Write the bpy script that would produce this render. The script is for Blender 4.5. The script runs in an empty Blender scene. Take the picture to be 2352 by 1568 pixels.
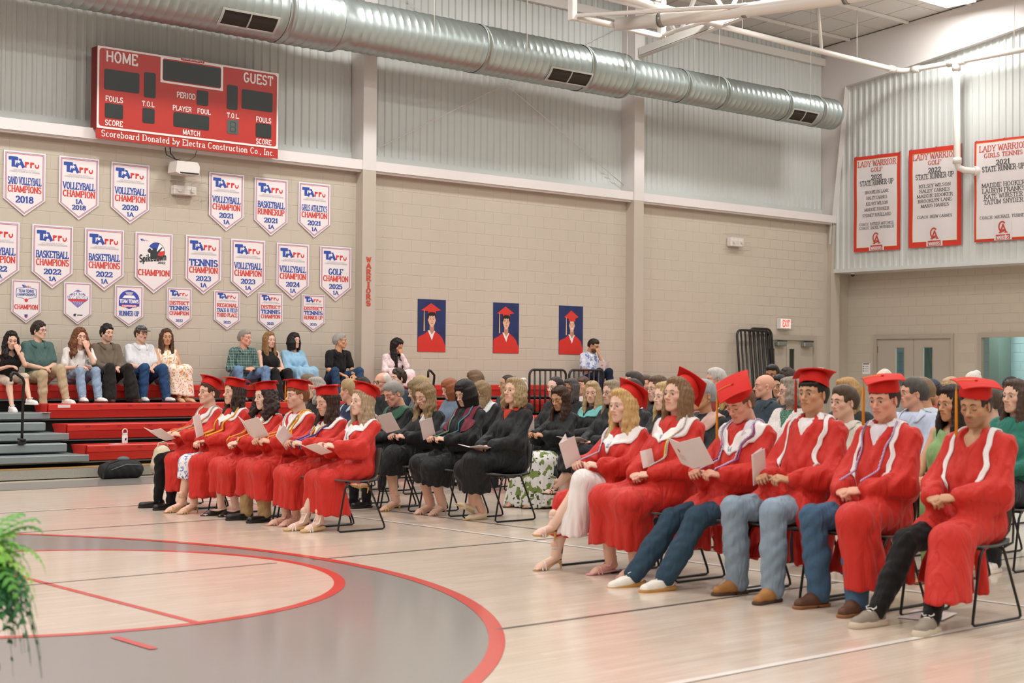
import bpy, math, random
import numpy as np
from mathutils import Matrix, Vector

SC = bpy.context.scene
COL = SC.collection
rng = random.Random(7)

# ------------------------------------------------------------------ camera
cam_d = bpy.data.cameras.new('camera')
cam = bpy.data.objects.new('camera', cam_d)
COL.objects.link(cam)
cam.matrix_world = Matrix(((0.75574792, -0.01876702, -0.65459368, 0.0),
                           (-0.65481951, -0.01018423, -0.75571667, 0.0),
                           (0.00751602, 0.99977201, -0.01998572, 1.40),
                           (0, 0, 0, 1)))
cam_d.sensor_width = 36.0
cam_d.lens = 53.39
cam_d.clip_end = 200
cam_d.dof.use_dof = True
cam_d.dof.focus_distance = 20.0
cam_d.dof.aperture_fstop = 3.8
SC.camera = cam

# ------------------------------------------------------------------ view, world
SC.view_settings.view_transform = 'Standard'
SC.view_settings.look = 'None'
SC.view_settings.gamma = 1.0
SC.view_settings.use_curve_mapping = False
SC.view_settings.exposure = 0.2
world = bpy.data.worlds.new('world')
SC.world = world
world.use_nodes = True
world.node_tree.nodes['Background'].inputs[0].default_value = (0.9, 0.95, 1.0, 1)
world.node_tree.nodes['Background'].inputs[1].default_value = 0.4

CEIL_Z = lambda y: 8.68 + 0.085 * (20.98 - y)
LAMP_W = 150.0
LAMP_COL = (1.0, 0.995, 0.98)
LAMPS = [(x, y) for x in (-5.0, 1.2, 7.4, 13.6, 19.8, 26.0) for y in (-2.0, 4.4, 10.8, 17.05)]

# ------------------------------------------------------------------ helpers
def lin(c):
    if isinstance(c, str):
        c = c.lstrip('#')
        c = [int(c[i:i + 2], 16) / 255 for i in (0, 2, 4)]
    return tuple(x / 12.92 if x <= 0.04045 else ((x + 0.055) / 1.055) ** 2.4 for x in c)

MATS = {}
def mat(name, color, rough=0.6, metal=0.0, var=0.06, nscale=14.0, bump=0.0, bscale=120.0, coat=0.0,
        coat_rough=0.1, sheen=0.0, stretch=None, spec=0.5, sub=0.0, emit=0.0, alpha=1.0, trans=0.0, fold=0.0):
    if name in MATS:
        return MATS[name]
    m = bpy.data.materials.new(name)
    m.use_nodes = True
    nt = m.node_tree
    b = nt.nodes['Principled BSDF']
    c = lin(color)
    L = nt.links.new
    tc = nt.nodes.new('ShaderNodeTexCoord')
    src = tc.outputs['Object']
    if stretch:
        mp = nt.nodes.new('ShaderNodeMapping')
        mp.inputs['Scale'].default_value = stretch
        L(src, mp.inputs[0]); src = mp.outputs[0]
    if var > 0:
        n = nt.nodes.new('ShaderNodeTexNoise')
        n.inputs['Scale'].default_value = nscale
        n.inputs['Detail'].default_value = 3
        L(src, n.inputs['Vector'])
        mx = nt.nodes.new('ShaderNodeMix'); mx.data_type = 'RGBA'
        mx.inputs[6].default_value = tuple(x * (1 - var) for x in c) + (1,)
        mx.inputs[7].default_value = tuple(min(1, x * (1 + var)) for x in c) + (1,)
        L(n.outputs['Fac'], mx.inputs[0])
        L(mx.outputs[2], b.inputs['Base Color'])
    else:
        b.inputs['Base Color'].default_value = c + (1,)
    if bump > 0:
        n2 = nt.nodes.new('ShaderNodeTexNoise')
        n2.inputs['Scale'].default_value = bscale
        n2.inputs['Detail'].default_value = 2
        L(src, n2.inputs['Vector'])
        bp = nt.nodes.new('ShaderNodeBump')
        bp.inputs['Strength'].default_value = bump
        bp.inputs['Distance'].default_value = 0.01
        L(n2.outputs['Fac'], bp.inputs['Height'])
        L(bp.outputs[0], b.inputs['Normal'])
        if fold > 0:
            mp = nt.nodes.new('ShaderNodeMapping'); mp.inputs['Scale'].default_value = (1, 1, .32)
            L(tc.outputs['Object'], mp.inputs[0])
            n3 = nt.nodes.new('ShaderNodeTexNoise'); n3.inputs['Scale'].default_value = 13; n3.inputs['Detail'].default_value = 1.5; n3.inputs['Distortion'].default_value = 1.2
            L(mp.outputs[0], n3.inputs['Vector'])
            b3 = nt.nodes.new('ShaderNodeBump'); b3.inputs['Strength'].default_value = fold; b3.inputs['Distance'].default_value = .05
            L(n3.outputs['Fac'], b3.inputs['Height']); L(b3.outputs[0], bp.inputs['Normal'])
    b.inputs['Roughness'].default_value = rough
    b.inputs['Metallic'].default_value = metal
    b.inputs['Specular IOR Level'].default_value = spec
    if coat:
        b.inputs['Coat Weight'].default_value = coat
        b.inputs['Coat Roughness'].default_value = coat_rough
    if sheen:
        b.inputs['Sheen Weight'].default_value = sheen
    if sub:
        b.inputs['Subsurface Weight'].default_value = sub
        b.inputs['Subsurface Radius'].default_value = (0.012, 0.005, 0.003)
        b.inputs['Subsurface Scale'].default_value = 0.6
    if trans:
        b.inputs['Transmission Weight'].default_value = trans
    if emit:
        b.inputs['Emission Color'].default_value = c + (1,)
        b.inputs['Emission Strength'].default_value = emit
    MATS[name] = m
    return m

def tag(o, label=None, cat=None, group=None, kind=None):
    if label: o['label'] = label
    if cat: o['category'] = cat
    if group: o['group'] = group
    if kind: o['kind'] = kind
    return o

def empty(name, loc=(0, 0, 0), rz=0.0, label=None, cat=None, group=None, kind=None):
    o = bpy.data.objects.new(name, None)
    o.empty_display_size = 0.1
    COL.objects.link(o)
    o.location = loc
    o.rotation_euler = (0, 0, rz)
    return tag(o, label, cat, group, kind)

def obj(name, me, m=None, parent=None):
    o = bpy.data.objects.new(name, me)
    COL.objects.link(o)
    if m is not None and not me.materials:
        me.materials.append(m)
    if parent is not None:
        o.parent = parent
    return o

def dup(root, loc=None, rz=None, label=None, group=None):
    r = root.copy(); COL.objects.link(r)
    if loc is not None: r.location = loc
    if rz is not None: r.rotation_euler = (0, 0, rz)
    if label: r['label'] = label
    if group: r['group'] = group
    for ch in list(root.children):
        c = ch.copy(); COL.objects.link(c); c.parent = r
        for g in list(ch.children):
            d = g.copy(); COL.objects.link(d); d.parent = c
    return r

class MB:
    """collects polygons; build() links them as one mesh object"""
    def __init__(s, off=(0, 0, 0)):
        s.v = []; s.f = []; s.sm = []; s.o = off
    def add(s, vs, fs, smooth=False):
        n = len(s.v)
        s.v.extend([(p[0] - s.o[0], p[1] - s.o[1], p[2] - s.o[2]) for p in vs])
        s.f.extend([tuple(i + n for i in f) for f in fs])
        s.sm.extend([smooth] * len(fs))
        return s
    def box(s, a, b, bev=0.0):
        x0, y0, z0 = a; x1, y1, z1 = b
        if x0 > x1: x0, x1 = x1, x0
        if y0 > y1: y0, y1 = y1, y0
        if z0 > z1: z0, z1 = z1, z0
        if bev <= 0:
            vs = [(x0, y0, z0), (x1, y0, z0), (x1, y1, z0), (x0, y1, z0), (x0, y0, z1), (x1, y0, z1), (x1, y1, z1), (x0, y1, z1)]
            fs = [(0, 3, 2, 1), (4, 5, 6, 7), (0, 1, 5, 4), (1, 2, 6, 5), (2, 3, 7, 6), (3, 0, 4, 7)]
            return s.add(vs, fs)
        # chamfered box: three nested slabs hull built explicitly
        e = bev
        vs = []
        for sx, X in ((-1, (x0, x0 + e)), (1, (x1, x1 - e))):
            for sy, Y in ((-1, (y0, y0 + e)), (1, (y1, y1 - e))):
                for sz, Z in ((-1, (z0, z0 + e)), (1, (z1, z1 - e))):
                    vs += [(X[0], Y[1], Z[1]), (X[1], Y[0], Z[1]), (X[1], Y[1], Z[0])]
        def vi(ix, iy, iz, k): return ((ix * 2 + iy) * 2 + iz) * 3 + k
        fs = []
        for ix in (0, 1):
            q = [vi(ix, 0, 0, 0), vi(ix, 1, 0, 0), vi(ix, 1, 1, 0), vi(ix, 0, 1, 0)]
            fs.append(tuple(q if ix else q[::-1]))
        for iy in (0, 1):
            q = [vi(0, iy, 0, 1), vi(1, iy, 0, 1), vi(1, iy, 1, 1), vi(0, iy, 1, 1)]
            fs.append(tuple(q[::-1] if iy else q))
        for iz in (0, 1):
            q = [vi(0, 0, iz, 2), vi(1, 0, iz, 2), vi(1, 1, iz, 2), vi(0, 1, iz, 2)]
            fs.append(tuple(q if iz else q[::-1]))
        for ix in (0, 1):
            for iy in (0, 1):
                q = [vi(ix, iy, 0, 0), vi(ix, iy, 0, 1), vi(ix, iy, 1, 1), vi(ix, iy, 1, 0)]
                fs.append(tuple(q if ix != iy else q[::-1]))
        for ix in (0, 1):
            for iz in (0, 1):
                q = [vi(ix, 0, iz, 0), vi(ix, 0, iz, 2), vi(ix, 1, iz, 2), vi(ix, 1, iz, 0)]
                fs.append(tuple(q if ix == iz else q[::-1]))
        for iy in (0, 1):
            for iz in (0, 1):
                q = [vi(0, iy, iz, 1), vi(0, iy, iz, 2), vi(1, iy, iz, 2), vi(1, iy, iz, 1)]
                fs.append(tuple(q if iy != iz else q[::-1]))
        for ix in (0, 1):
            for iy in (0, 1):
                for iz in (0, 1):
                    q = [vi(ix, iy, iz, 0), vi(ix, iy, iz, 1), vi(ix, iy, iz, 2)]
                    fs.append(tuple(q if (ix + iy + iz) % 2 else q[::-1]))
        return s.add(vs, fs)
    def tube(s, pts, r, n=8, closed=False, caps=True):
        P = [Vector(p) for p in pts]
        m = len(P)
        rr = r if hasattr(r, '__len__') else [r] * m
        vs = []; prev = None
        for i in range(m):
            if closed:
                t = (P[(i + 1) % m] - P[i - 1]).normalized()
            else:
                t = (P[min(i + 1, m - 1)] - P[max(i - 1, 0)]).normalized()
            if prev is None:
                a = Vector((0, 0, 1)) if abs(t.z) < 0.9 else Vector((1, 0, 0))
                u = t.cross(a).normalized()
            else:
                u = (prev - t * prev.dot(t)).normalized()
            prev = u
            w = t.cross(u)
            for k in range(n):
                a = 2 * math.pi * k / n
                vs.append(P[i] + (u * math.cos(a) + w * math.sin(a)) * rr[i])
        fs = []
        for i in range(m if closed else m - 1):
            j = (i + 1) % m
            for k in range(n):
                l = (k + 1) % n
                fs.append((i * n + k, i * n + l, j * n + l, j * n + k))
        s.add(vs, fs, True)
        if caps and not closed:
            b = len(s.v) - len(vs)
            s.f.append(tuple(b + k for k in range(n))[::-1]); s.sm.append(False)
            s.f.append(tuple(b + (m - 1) * n + k for k in range(n))); s.sm.append(False)
        return s
    def prism(s, poly, fn, th):
        """poly in (u,v); fn(u,v,d)->xyz"""
        n = len(poly)
        vs = [fn(u, v, 0) for u, v in poly] + [fn(u, v, th) for u, v in poly]
        fs = [tuple(range(n))[::-1], tuple(range(n, 2 * n))]
        fs += [(i, (i + 1) % n, n + (i + 1) % n, n + i) for i in range(n)]
        return s.add(vs, fs)
    def lathe(s, prof, c=(0, 0, 0), n=16):
        vs = []; fs = []
        for (r, z) in prof:
            for k in range(n):
                a = 2 * math.pi * k / n
                vs.append((c[0] + r * math.cos(a), c[1] + r * math.sin(a), c[2] + z))
        for i in range(len(prof) - 1):
            for k in range(n):
                l = (k + 1) % n
                fs.append((i * n + k, i * n + l, (i + 1) * n + l, (i + 1) * n + k))
        return s.add(vs, fs, True)
    def mesh(s, name='mesh'):
        me = bpy.data.meshes.new(name)
        me.from_pydata([tuple(v) for v in s.v], [], s.f)
        me.polygons.foreach_set('use_smooth', s.sm)
        me.update()
        return me
    def build(s, name, m, parent=None):
        return obj(name, s.mesh(name), m, parent)

def part(name, m, parent, fn):
    b = MB(parent.location if parent is not None else (0, 0, 0))
    fn(b)
    return b.build(name, m, parent)

def arc2(cx, cy, r, a0, a1, n=6):
    return [(cx + r * math.cos(math.radians(a0 + (a1 - a0) * i / n)), cy + r * math.sin(math.radians(a0 + (a1 - a0) * i / n))) for i in range(n + 1)]

def rrect(x0, y0, x1, y1, r, n=4):
    return arc2(x1 - r, y0 + r, r, -90, 0, n) + arc2(x1 - r, y1 - r, r, 0, 90, n) + arc2(x0 + r, y1 - r, r, 90, 180, n) + arc2(x0 + r, y0 + r, r, 180, 270, n)

# ------------------------------------------------------------------ lettering (own stroke alphabet)
def Ea(cx, cy, rx, ry, a0, a1, n=9):
    return [(cx + rx * math.cos(math.radians(a0 + (a1 - a0) * i / n)), cy + ry * math.sin(math.radians(a0 + (a1 - a0) * i / n))) for i in range(n + 1)]
GL = {
 'A': (.74, [[(.02, 0), (.37, 1), (.72, 0)], [(.15, .33), (.59, .33)]]),
 'B': (.68, [[(.1, 0), (.1, 1)], [(.1, 1), (.36, 1)] + Ea(.36, .765, .22, .235, 90, -90) + [(.1, .53)], [(.1, .53), (.38, .53)] + Ea(.38, .265, .24, .265, 90, -90) + [(.1, 0)]]),
 'C': (.70, [Ea(.38, .5, .3, .5, 48, 312, 16)]),
 'D': (.74, [[(.1, 0), (.1, 1)], [(.1, 1), (.34, 1)] + Ea(.34, .5, .32, .5, 90, -90, 12) + [(.1, 0)]]),
 'E': (.64, [[(.1, 0), (.1, 1)], [(.1, 1), (.58, 1), (.58, .84)], [(.1, .52), (.44, .52)], [(.1, 0), (.6, 0), (.6, .17)]]),
 'F': (.62, [[(.1, 0), (.1, 1)], [(.1, 1), (.58, 1), (.58, .82)], [(.1, .5), (.44, .5)]]),
 'G': (.74, [Ea(.38, .5, .3, .5, 48, 340, 16) + [(.66, .42), (.44, .42)]]),
 'H': (.76, [[(.1, 0), (.1, 1)], [(.66, 0), (.66, 1)], [(.1, .52), (.66, .52)]]),
 'I': (.30, [[(.15, 0), (.15, 1)]]),
 'J': (.52, [[(.4, 1), (.4, .22)] + Ea(.22, .22, .18, .22, 0, -150)]),
 'K': (.74, [[(.1, 0), (.1, 1)], [(.62, 1), (.1, .42)], [(.26, .58), (.68, 0)]]),
 'L': (.60, [[(.1, 0), (.1, 1)], [(.1, 0), (.56, 0), (.56, .2)]]),
 'M': (.92, [[(.1, 0), (.1, 1), (.46, .1), (.82, 1), (.82, 0)]]),
 'N': (.78, [[(.1, 0), (.1, 1), (.68, 0), (.68, 1)]]),
 'O': (.76, [Ea(.38, .5, .3, .5, 0, 360, 20)]),
 'P': (.66, [[(.1, 0), (.1, 1)], [(.1, 1), (.36, 1)] + Ea(.36, .74, .24, .26, 90, -90) + [(.1, .48)]]),
 'R': (.72, [[(.1, 0), (.1, 1)], [(.1, 1), (.36, 1)] + Ea(.36, .75, .23, .25, 90, -90) + [(.1, .5)], [(.36, .5), (.66, 0)]]),
 'S': (.62, [Ea(.31, .745, .23, .255, 25, 270, 10) + Ea(.31, .245, .24, .245, 90, -155, 10)]),
 'T': (.68, [[(.34, 0), (.34, 1)], [(.05, .8), (.05, 1), (.63, 1), (.63, .8)]]),
 'U': (.74, [[(.1, 1), (.1, .3)] + Ea(.37, .3, .27, .3, 180, 360) + [(.64, 1)]]),
 'V': (.72, [[(.02, 1), (.36, 0), (.70, 1)]]),
 'W': (1.0, [[(.02, 1), (.26, 0), (.5, .9), (.74, 0), (.98, 1)]]),
 'X': (.70, [[(.05, 0), (.65, 1)], [(.05, 1), (.65, 0)]]),
 'Y': (.70, [[(.02, 1), (.35, .48), (.68, 1)], [(.35, .48), (.35, 0)]]),
 'Z': (.64, [[(.06, .84), (.06, 1), (.58, 1), (.06, 0), (.6, 0), (.6, .17)]]),
 '0': (.62, [Ea(.31, .5, .23, .5, 0, 360, 20)]),
 '1': (.46, [[(.08, .8), (.24, 1), (.24, 0)]]),
 '2': (.60, [Ea(.3, .72, .22, .28, 165, -35, 9) + [(.06, 0), (.54, 0), (.54, .14)]]),
 '3': (.60, [Ea(.28, .75, .22, .25, 155, -90, 9), Ea(.28, .26, .25, .26, 90, -155, 9)]),
 '4': (.62, [[(.44, 0), (.44, 1), (.04, .3), (.6, .3)]]),
 '5': (.60, [[(.52, 1), (.12, 1), (.1, .56)] + Ea(.28, .31, .25, .31, 105, -155, 10)]),
 '8': (.60, [Ea(.3, .76, .2, .24, 0, 360, 14), Ea(.3, .26, .24, .26, 0, 360, 14)]),
 '-': (.40, [[(.06, .42), (.34, .42)]]), ':': (.26, [[(.1, .12), (.16, .12)], [(.1, .6), (.16, .6)]]),
 '.': (.22, [[(.07, .04), (.15, .04)]]), ',': (.22, [[(.12, .06), (.07, -.12)]]), ' ': (.32, []),
 '&': (.74, [[(.68, 0), (.2, .7)] + Ea(.34, .8, .15, .2, 200, -60, 8) + [(.16, .4)] + Ea(.28, .22, .2, .22, 140, 330, 8) + [(.64, .5)]]),
 'a': (.52, [Ea(.24, .46, .17, .18, 150, 0, 6) + [(.41, .06), (.48, 0)], Ea(.23, .17, .17, .16, 60, 330, 10)]),
 'b': (.56, [[(.1, 1), (.1, 0)], Ea(.28, .31, .2, .31, 0, 360, 14)]),
 'c': (.50, [Ea(.28, .31, .2, .31, 50, 312, 12)]),
 'd': (.56, [[(.45, 1), (.45, 0)], Ea(.27, .31, .2, .31, 0, 360, 14)]),
 'e': (.52, [[(.08, .33), (.46, .33)] + Ea(.27, .31, .19, .31, 5, 312, 14)]),
 'i': (.26, [[(.13, 0), (.13, .62)], [(.1, .86), (.16, .86)]]),
 'k': (.56, [[(.1, 0), (.1, 1)], [(.46, .6), (.1, .26)], [(.22, .36), (.5, 0)]]),
 'l': (.26, [[(.13, 0), (.13, 1)]]),
 'n': (.58, [[(.1, 0), (.1, .6)], [(.1, .42)] + Ea(.28, .4, .18, .22, 160, 0, 8) + [(.46, 0)]]),
 'o': (.54, [Ea(.27, .31, .2, .31, 0, 360, 16)]),
 'p': (.56, [[(.1, .6), (.1, -.3)], Ea(.28, .31, .2, .31, 0, 360, 14)]),
 'r': (.42, [[(.1, 0), (.1, .6)], [(.1, .38)] + Ea(.27, .4, .17, .2, 160, 50, 6)]),
 's': (.44, [Ea(.22, .46, .15, .15, 30, 270, 8) + Ea(.22, .155, .16, .155, 90, -150, 8)]),
 't': (.38, [[(.17, .9), (.17, .16)] + Ea(.28, .14, .11, .14, 180, 300, 5), [(.03, .6), (.34, .6)]]),
 'u': (.58, [[(.1, .62), (.1, .2)] + Ea(.27, .2, .17, .2, 180, 360, 8) + [(.46, .62)], [(.46, .3), (.46, 0)]]),
 'w': (.76, [[(.02, .62), (.2, 0), (.38, .56), (.56, 0), (.74, .62)]]),
 'y': (.54, [[(.03, .62), (.27, 0)], [(.52, .62), (.27, 0), (.16, -.28), (.05, -.28)]]),
}
def text_w(t, track=.1):
    return sum(GL[c][0] + track for c in t) - track
def text(mb, t, fn, u0, v0, h, width=None, align='c', thick=.17, thin=.09, serif=True, track=.1, d=0.0, warp=None):
    """letters as flat strokes; fn(u,v,d)->xyz; (u0,v0)=anchor on baseline; width = squeeze to width"""
    W = text_w(t, track)
    sx = h if width is None else width / W
    x = u0 - {'c': W * sx / 2, 'l': 0, 'r': W * sx}[align]
    def put(q):
        P = []
        for (a, b) in q:
            if warp: b = b + warp(a)
            P.append(fn(a, b, d + .00022 * (nq[0] % 9)))
        nq[0] += 1
        mb.add(P, [tuple(range(len(P)))])
    asp = sx / h
    nq = [0]
    for ch in t:
        w, strokes = GL[ch]
        low = ch.islower()
        for pl in strokes:
            Q = [(x + p[0] * sx, v0 + (.05 + .90 * p[1]) * h) for p in pl]
            for i in range(len(Q) - 1):
                ax, ay = Q[i]; bx, by = Q[i + 1]
                dx, dy = bx - ax, by - ay
                ln = math.hypot(dx, dy)
                if ln < 1e-9: continue
                kx = abs(dy) / ln
                # stroke half extents; vertical strokes use squeezed width
                tk = (thin + (thick - thin) * kx) * h * (asp * kx + (1 - kx)) / 2
                nx, ny = -dy / ln * tk, dx / ln * tk
                ex, ey = dx / ln * tk * .5, dy / ln * tk * .5
                put([(ax - ex + nx, ay - ey + ny), (ax - ex - nx, ay - ey - ny), (bx + ex - nx, by + ey - ny), (bx + ex + nx, by + ey + ny)])
            if serif:
                for i, (p, q) in enumerate(((pl[0], pl[1]), (pl[-1], pl[-2]))):
                    if abs(p[0] - q[0]) > abs(p[1] - q[1]) * 1.2: continue
                    tops = (0.0, .6, .62) if low else (0.0, 1.0)
                    if not any(abs(p[1] - tt) < .015 for tt in tops + ((1.0,) if low else ())): continue
                    sw = (.12 if low else .17) * sx
                    cy = v0 + (.05 + .90 * p[1]) * h
                    cx = x + p[0] * sx
                    if low and p[1] > .3: put([(cx - sw, cy - .045 * h), (cx, cy - .045 * h), (cx, cy + .045 * h), (cx - sw, cy + .02 * h)])
                    else: put([(cx - sw, cy - .05 * h), (cx + sw, cy - .05 * h), (cx + sw, cy + .05 * h), (cx - sw, cy + .05 * h)])
        x += (w + track) * sx
# ================================================================== STRUCTURE
YB = 20.81      # face of the block wall
YS = 20.98      # plane of the siding above it
XR = 28.0       # block wall on the right
XU = 27.35      # siding plane on the right
M_cmu = mat('painted_block', '#bfb5a6', .8, var=.03, nscale=3, bump=.12, bscale=160)
M_mort = mat('painted_joint', '#bbb1a2', .85, var=.04)
M_sid = mat('siding_paint', '#ccd0ce', .42, var=.03, nscale=2)
M_trim = mat('white_trim_paint', '#e0dad8', .45, var=.02)
M_colb = mat('column_beige', '#bbb1a3', .6, var=.02)
M_colw = mat('column_white', '#d9d4d1', .45, var=.02)
M_steel = mat('white_steel', '#dcd8d2', .45, var=.02)
M_ceil = mat('ceiling_vinyl', '#d0cdc8', .6, var=.03)
M_ceil_dark = mat('ceiling_gap', '#4c4942', .9, var=.1)
M_black = mat('black_steel', '#1d1a18', .45, var=.1)
M_dark = mat('gap_shade', '#0c0c0c', .9, var=0)  # near-black colour standing in for shade under the bleacher decks

# ---- floor with wood strips
def wood_floor():
    m = bpy.data.materials.new('maple_floor'); m.use_nodes = True
    nt = m.node_tree; L = nt.links.new; b = nt.nodes['Principled BSDF']
    tc = nt.nodes.new('ShaderNodeTexCoord')
    mp = nt.nodes.new('ShaderNodeMapping'); mp.inputs['Scale'].default_value = (1, 1, 1)
    L(tc.outputs['Object'], mp.inputs[0])
    br = nt.nodes.new('ShaderNodeTexBrick')
    br.inputs['Scale'].default_value = 1.0
    br.inputs['Brick Width'].default_value = 0.9
    br.inputs['Row Height'].default_value = 0.057
    br.inputs['Mortar Size'].default_value = 0.0008
    br.inputs['Bias'].default_value = 0.0
    br.offset = 0.37
    br.inputs['Color1'].default_value = lin('#d6c3b0') + (1,)
    br.inputs['Color2'].default_value = lin('#e0d0c0') + (1,)
    br.inputs['Mortar'].default_value = lin('#c0ab95') + (1,)
    L(mp.outputs[0], br.inputs['Vector'])
    mp2 = nt.nodes.new('ShaderNodeMapping'); mp2.inputs['Scale'].default_value = (1.2, 22, 1)
    L(tc.outputs['Object'], mp2.inputs[0])
    n = nt.nodes.new('ShaderNodeTexNoise'); n.inputs['Scale'].default_value = 2.2; n.inputs['Detail'].default_value = 5
    L(mp2.outputs[0], n.inputs['Vector'])
    mx = nt.nodes.new('ShaderNodeMix'); mx.data_type = 'RGBA'; mx.blend_type = 'MULTIPLY'
    cr = nt.nodes.new('ShaderNodeMapRange'); cr.inputs[1].default_value = .3; cr.inputs[2].default_value = .7; cr.inputs[3].default_value = .86; cr.inputs[4].default_value = 1.05
    L(n.outputs['Fac'], cr.inputs[0])
    mx.inputs[0].default_value = 1.0
    L(br.outputs['Color'], mx.inputs[6])
    cc = nt.nodes.new('ShaderNodeCombineColor')
    for i in range(3): L(cr.outputs[0], cc.inputs[i])
    L(cc.outputs[0], mx.inputs[7])
    L(mx.outputs[2], b.inputs['Base Color'])
    b.inputs['Roughness'].default_value = .32
    b.inputs['Coat Weight'].default_value = .55
    b.inputs['Coat Roughness'].default_value = .13
    return m
M_floor = wood_floor()
floor = part('floor', M_floor, None, lambda b: b.box((-9, -6, -.12), (XR + 4, 21.1, 0)))
tag(floor, kind='structure')
M_fred = mat('court_red', '#d23425', .35, var=.05, coat=.5, coat_rough=.12)
M_fgrey = mat('court_grey', '#8b8782', .35, var=.07, nscale=5, stretch=(1, 14, 1), coat=.5, coat_rough=.12)
M_fwhite = mat('court_white', '#efe7df', .35, var=.02, coat=.5, coat_rough=.12)
M_fdark = mat('court_dark', '#6d655c', .35, var=.05, coat=.5, coat_rough=.12)
def disc(b, cx, cy, r0, r1, z, n=160):
    vs = []; fs = []
    for i in range(n):
        a = 2 * math.pi * i / n
        vs += [(cx + r0 * math.cos(a), cy + r0 * math.sin(a), z), (cx + r1 * math.cos(a), cy + r1 * math.sin(a), z)]
    for i in range(n):
        j = (i + 1) % n
        fs.append((2 * i, 2 * i + 1, 2 * j + 1, 2 * j))
    b.add(vs, fs)
BC, BR_, IC, IR = (1.30, 9.31), 5.09, (4.12, 9.42), 1.98
part('court_ring_field', M_fgrey, floor, lambda b: disc(b, *BC, .001, BR_ - .02, .0010))
part('court_inner_field', M_floor, floor, lambda b: disc(b, *IC, .001, IR - .02, .0020))
part('court_outer_ring', M_fred, floor, lambda b: disc(b, *BC, BR_ - .085, BR_, .0032))
part('court_inner_ring', M_fred, floor, lambda b: disc(b, *IC, IR - .075, IR, .0028))
def line(name, m, x0, y0, x1, y1, z=.0036):
    part(name, m, floor, lambda b: b.add([(x0, y0, z), (x1, y0, z), (x1, y1, z), (x0, y1, z)], [(0, 1, 2, 3)]))
line('court_center_line', M_fred, 4.18, IC[1] - IR, 4.23, IC[1] + IR)
line('court_tick', M_fred, 3.62, 6.92, 3.67, 7.36, .0044)
line('court_line', M_fdark, 3.0, 9.443, 5.95, 9.468)
line('court_line', M_fdark, 6.25, 9.443, 12.0, 9.468)
line('court_line', M_fdark, 3.0, 12.5, 9.5, 12.525)
line('court_line', M_fdark, 5.36, 6.29, 12.0, 6.315)
line('court_line', M_fwhite, 8.39, 2.0, 8.44, 16.0, .0040)
line('court_line', M_fdark, 9.04, 7.0, 9.065, 14.0)
line('court_line', M_fwhite, 2.0, 4.685, 8.39, 4.735)
line('court_line', M_fwhite, 2.0, 14.3, 12.0, 14.35, .0044)
line('court_apron', M_fgrey, -9, 16.9, 26.5, 17.98, .0024)

# ---- back wall: recessed joint plane and the blocks standing proud of it
wall_back = part('wall_back', M_mort, None, lambda b: (b.box((-9, YB + .0025, 0), (24.92, YB + .16, 4.9)), b.box((26.84, YB + .004, 0), (XR + .2, YB + .16, 4.9)), b.box((24.92, YB + .004, 2.24), (26.84, YB + .16, 4.9))))
tag(wall_back, kind='structure')
def block_mesh(w, h, n):
    j, c, t = .0035, .003, .003   # half joint, chamfer, depth
    x0, x1, z0, z1 = j, w - j, j, h - j
    vs = [(x0, t, z0), (x1, t, z0), (x1, t, z1), (x0, t, z1), (x0 + c, 0, z0 + c), (x1 - c, 0, z0 + c), (x1 - c, 0, z1 - c), (x0 + c, 0, z1 - c)]
    fs = [(4, 5, 6, 7), (0, 1, 5, 4), (1, 2, 6, 5), (2, 3, 7, 6), (3, 0, 4, 7)]
    return vs, fs
BW, BH = .4064, .2032
bv, bf = block_mesh(BW, BH, 0)
me_block = bpy.data.meshes.new('block'); me_block.from_pydata(bv, [], bf); me_block.materials.append(M_cmu)
cells = []
for i in range(18):
    z = 1.007 + BH * i
    for k in range(49):
        x = 7.60 + BW * k + (BW / 2 if i % 2 else 0)
        if x + BW > 27.25: continue
        if x + BW > 24.92 and x < 26.84 and z < 2.20: continue
        cells.append((x, z))
cells.sort()
for (x, z) in cells[:300]:
    o = obj('block', me_block, None, wall_back); o.location = (x, YB, z)
rest = MB()
for (x, z) in cells[300:]:
    rest.add([(x + p[0], YB + p[1], z + p[2]) for p in bv], bf)
tag(rest.build('block_courses', M_cmu, wall_back), kind='stuff')

# ---- siding above
def siding_mesh(width, height, pitch=.1524):
    n = int(round(width / pitch))
    prof = []
    for i in range(n):
        x = i * pitch
        prof += [(x, 0), (x + .052, 0), (x + .070, -.024), (x + .112, -.024), (x + .130, 0)]
    prof.append((width, 0))
    vs = [(x, y, 0) for x, y in prof] + [(x, y, height) for x, y in prof]
    m = len(prof)
    return vs, [(i, i + 1, m + i + 1, m + i) for i in range(m - 1)]
wall_back_upper = part('wall_back_upper', M_sid, None, lambda b: b.box((-9, YS + .01, 4.9), (XR + .2, YS + .12, 9.0)))
tag(wall_back_upper, kind='structure')
sv, sf = siding_mesh(.9144, 3.62)
me_sid = bpy.data.meshes.new('siding_panel'); me_sid.from_pydata(sv, [], sf); me_sid.materials.append(M_sid)
for k in range(23):
    o = obj('siding_panel', me_sid, None, wall_back_upper); o.location = (6.2 + .9144 * k, YS, 5.04)
part('siding_base_trim', M_sid, wall_back_upper, lambda b: b.box((-9, YS - .02, 4.90), (27.3, YS + .02, 5.05)))
part('eave_beam', M_steel, wall_back_upper, lambda b: b.box((-9, YS - .1, 8.24), (27.3, YS + .02, 8.40)))
M_dust = mat('dusty_sill', '#9d9b93', .8, var=.25, nscale=9)
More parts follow.
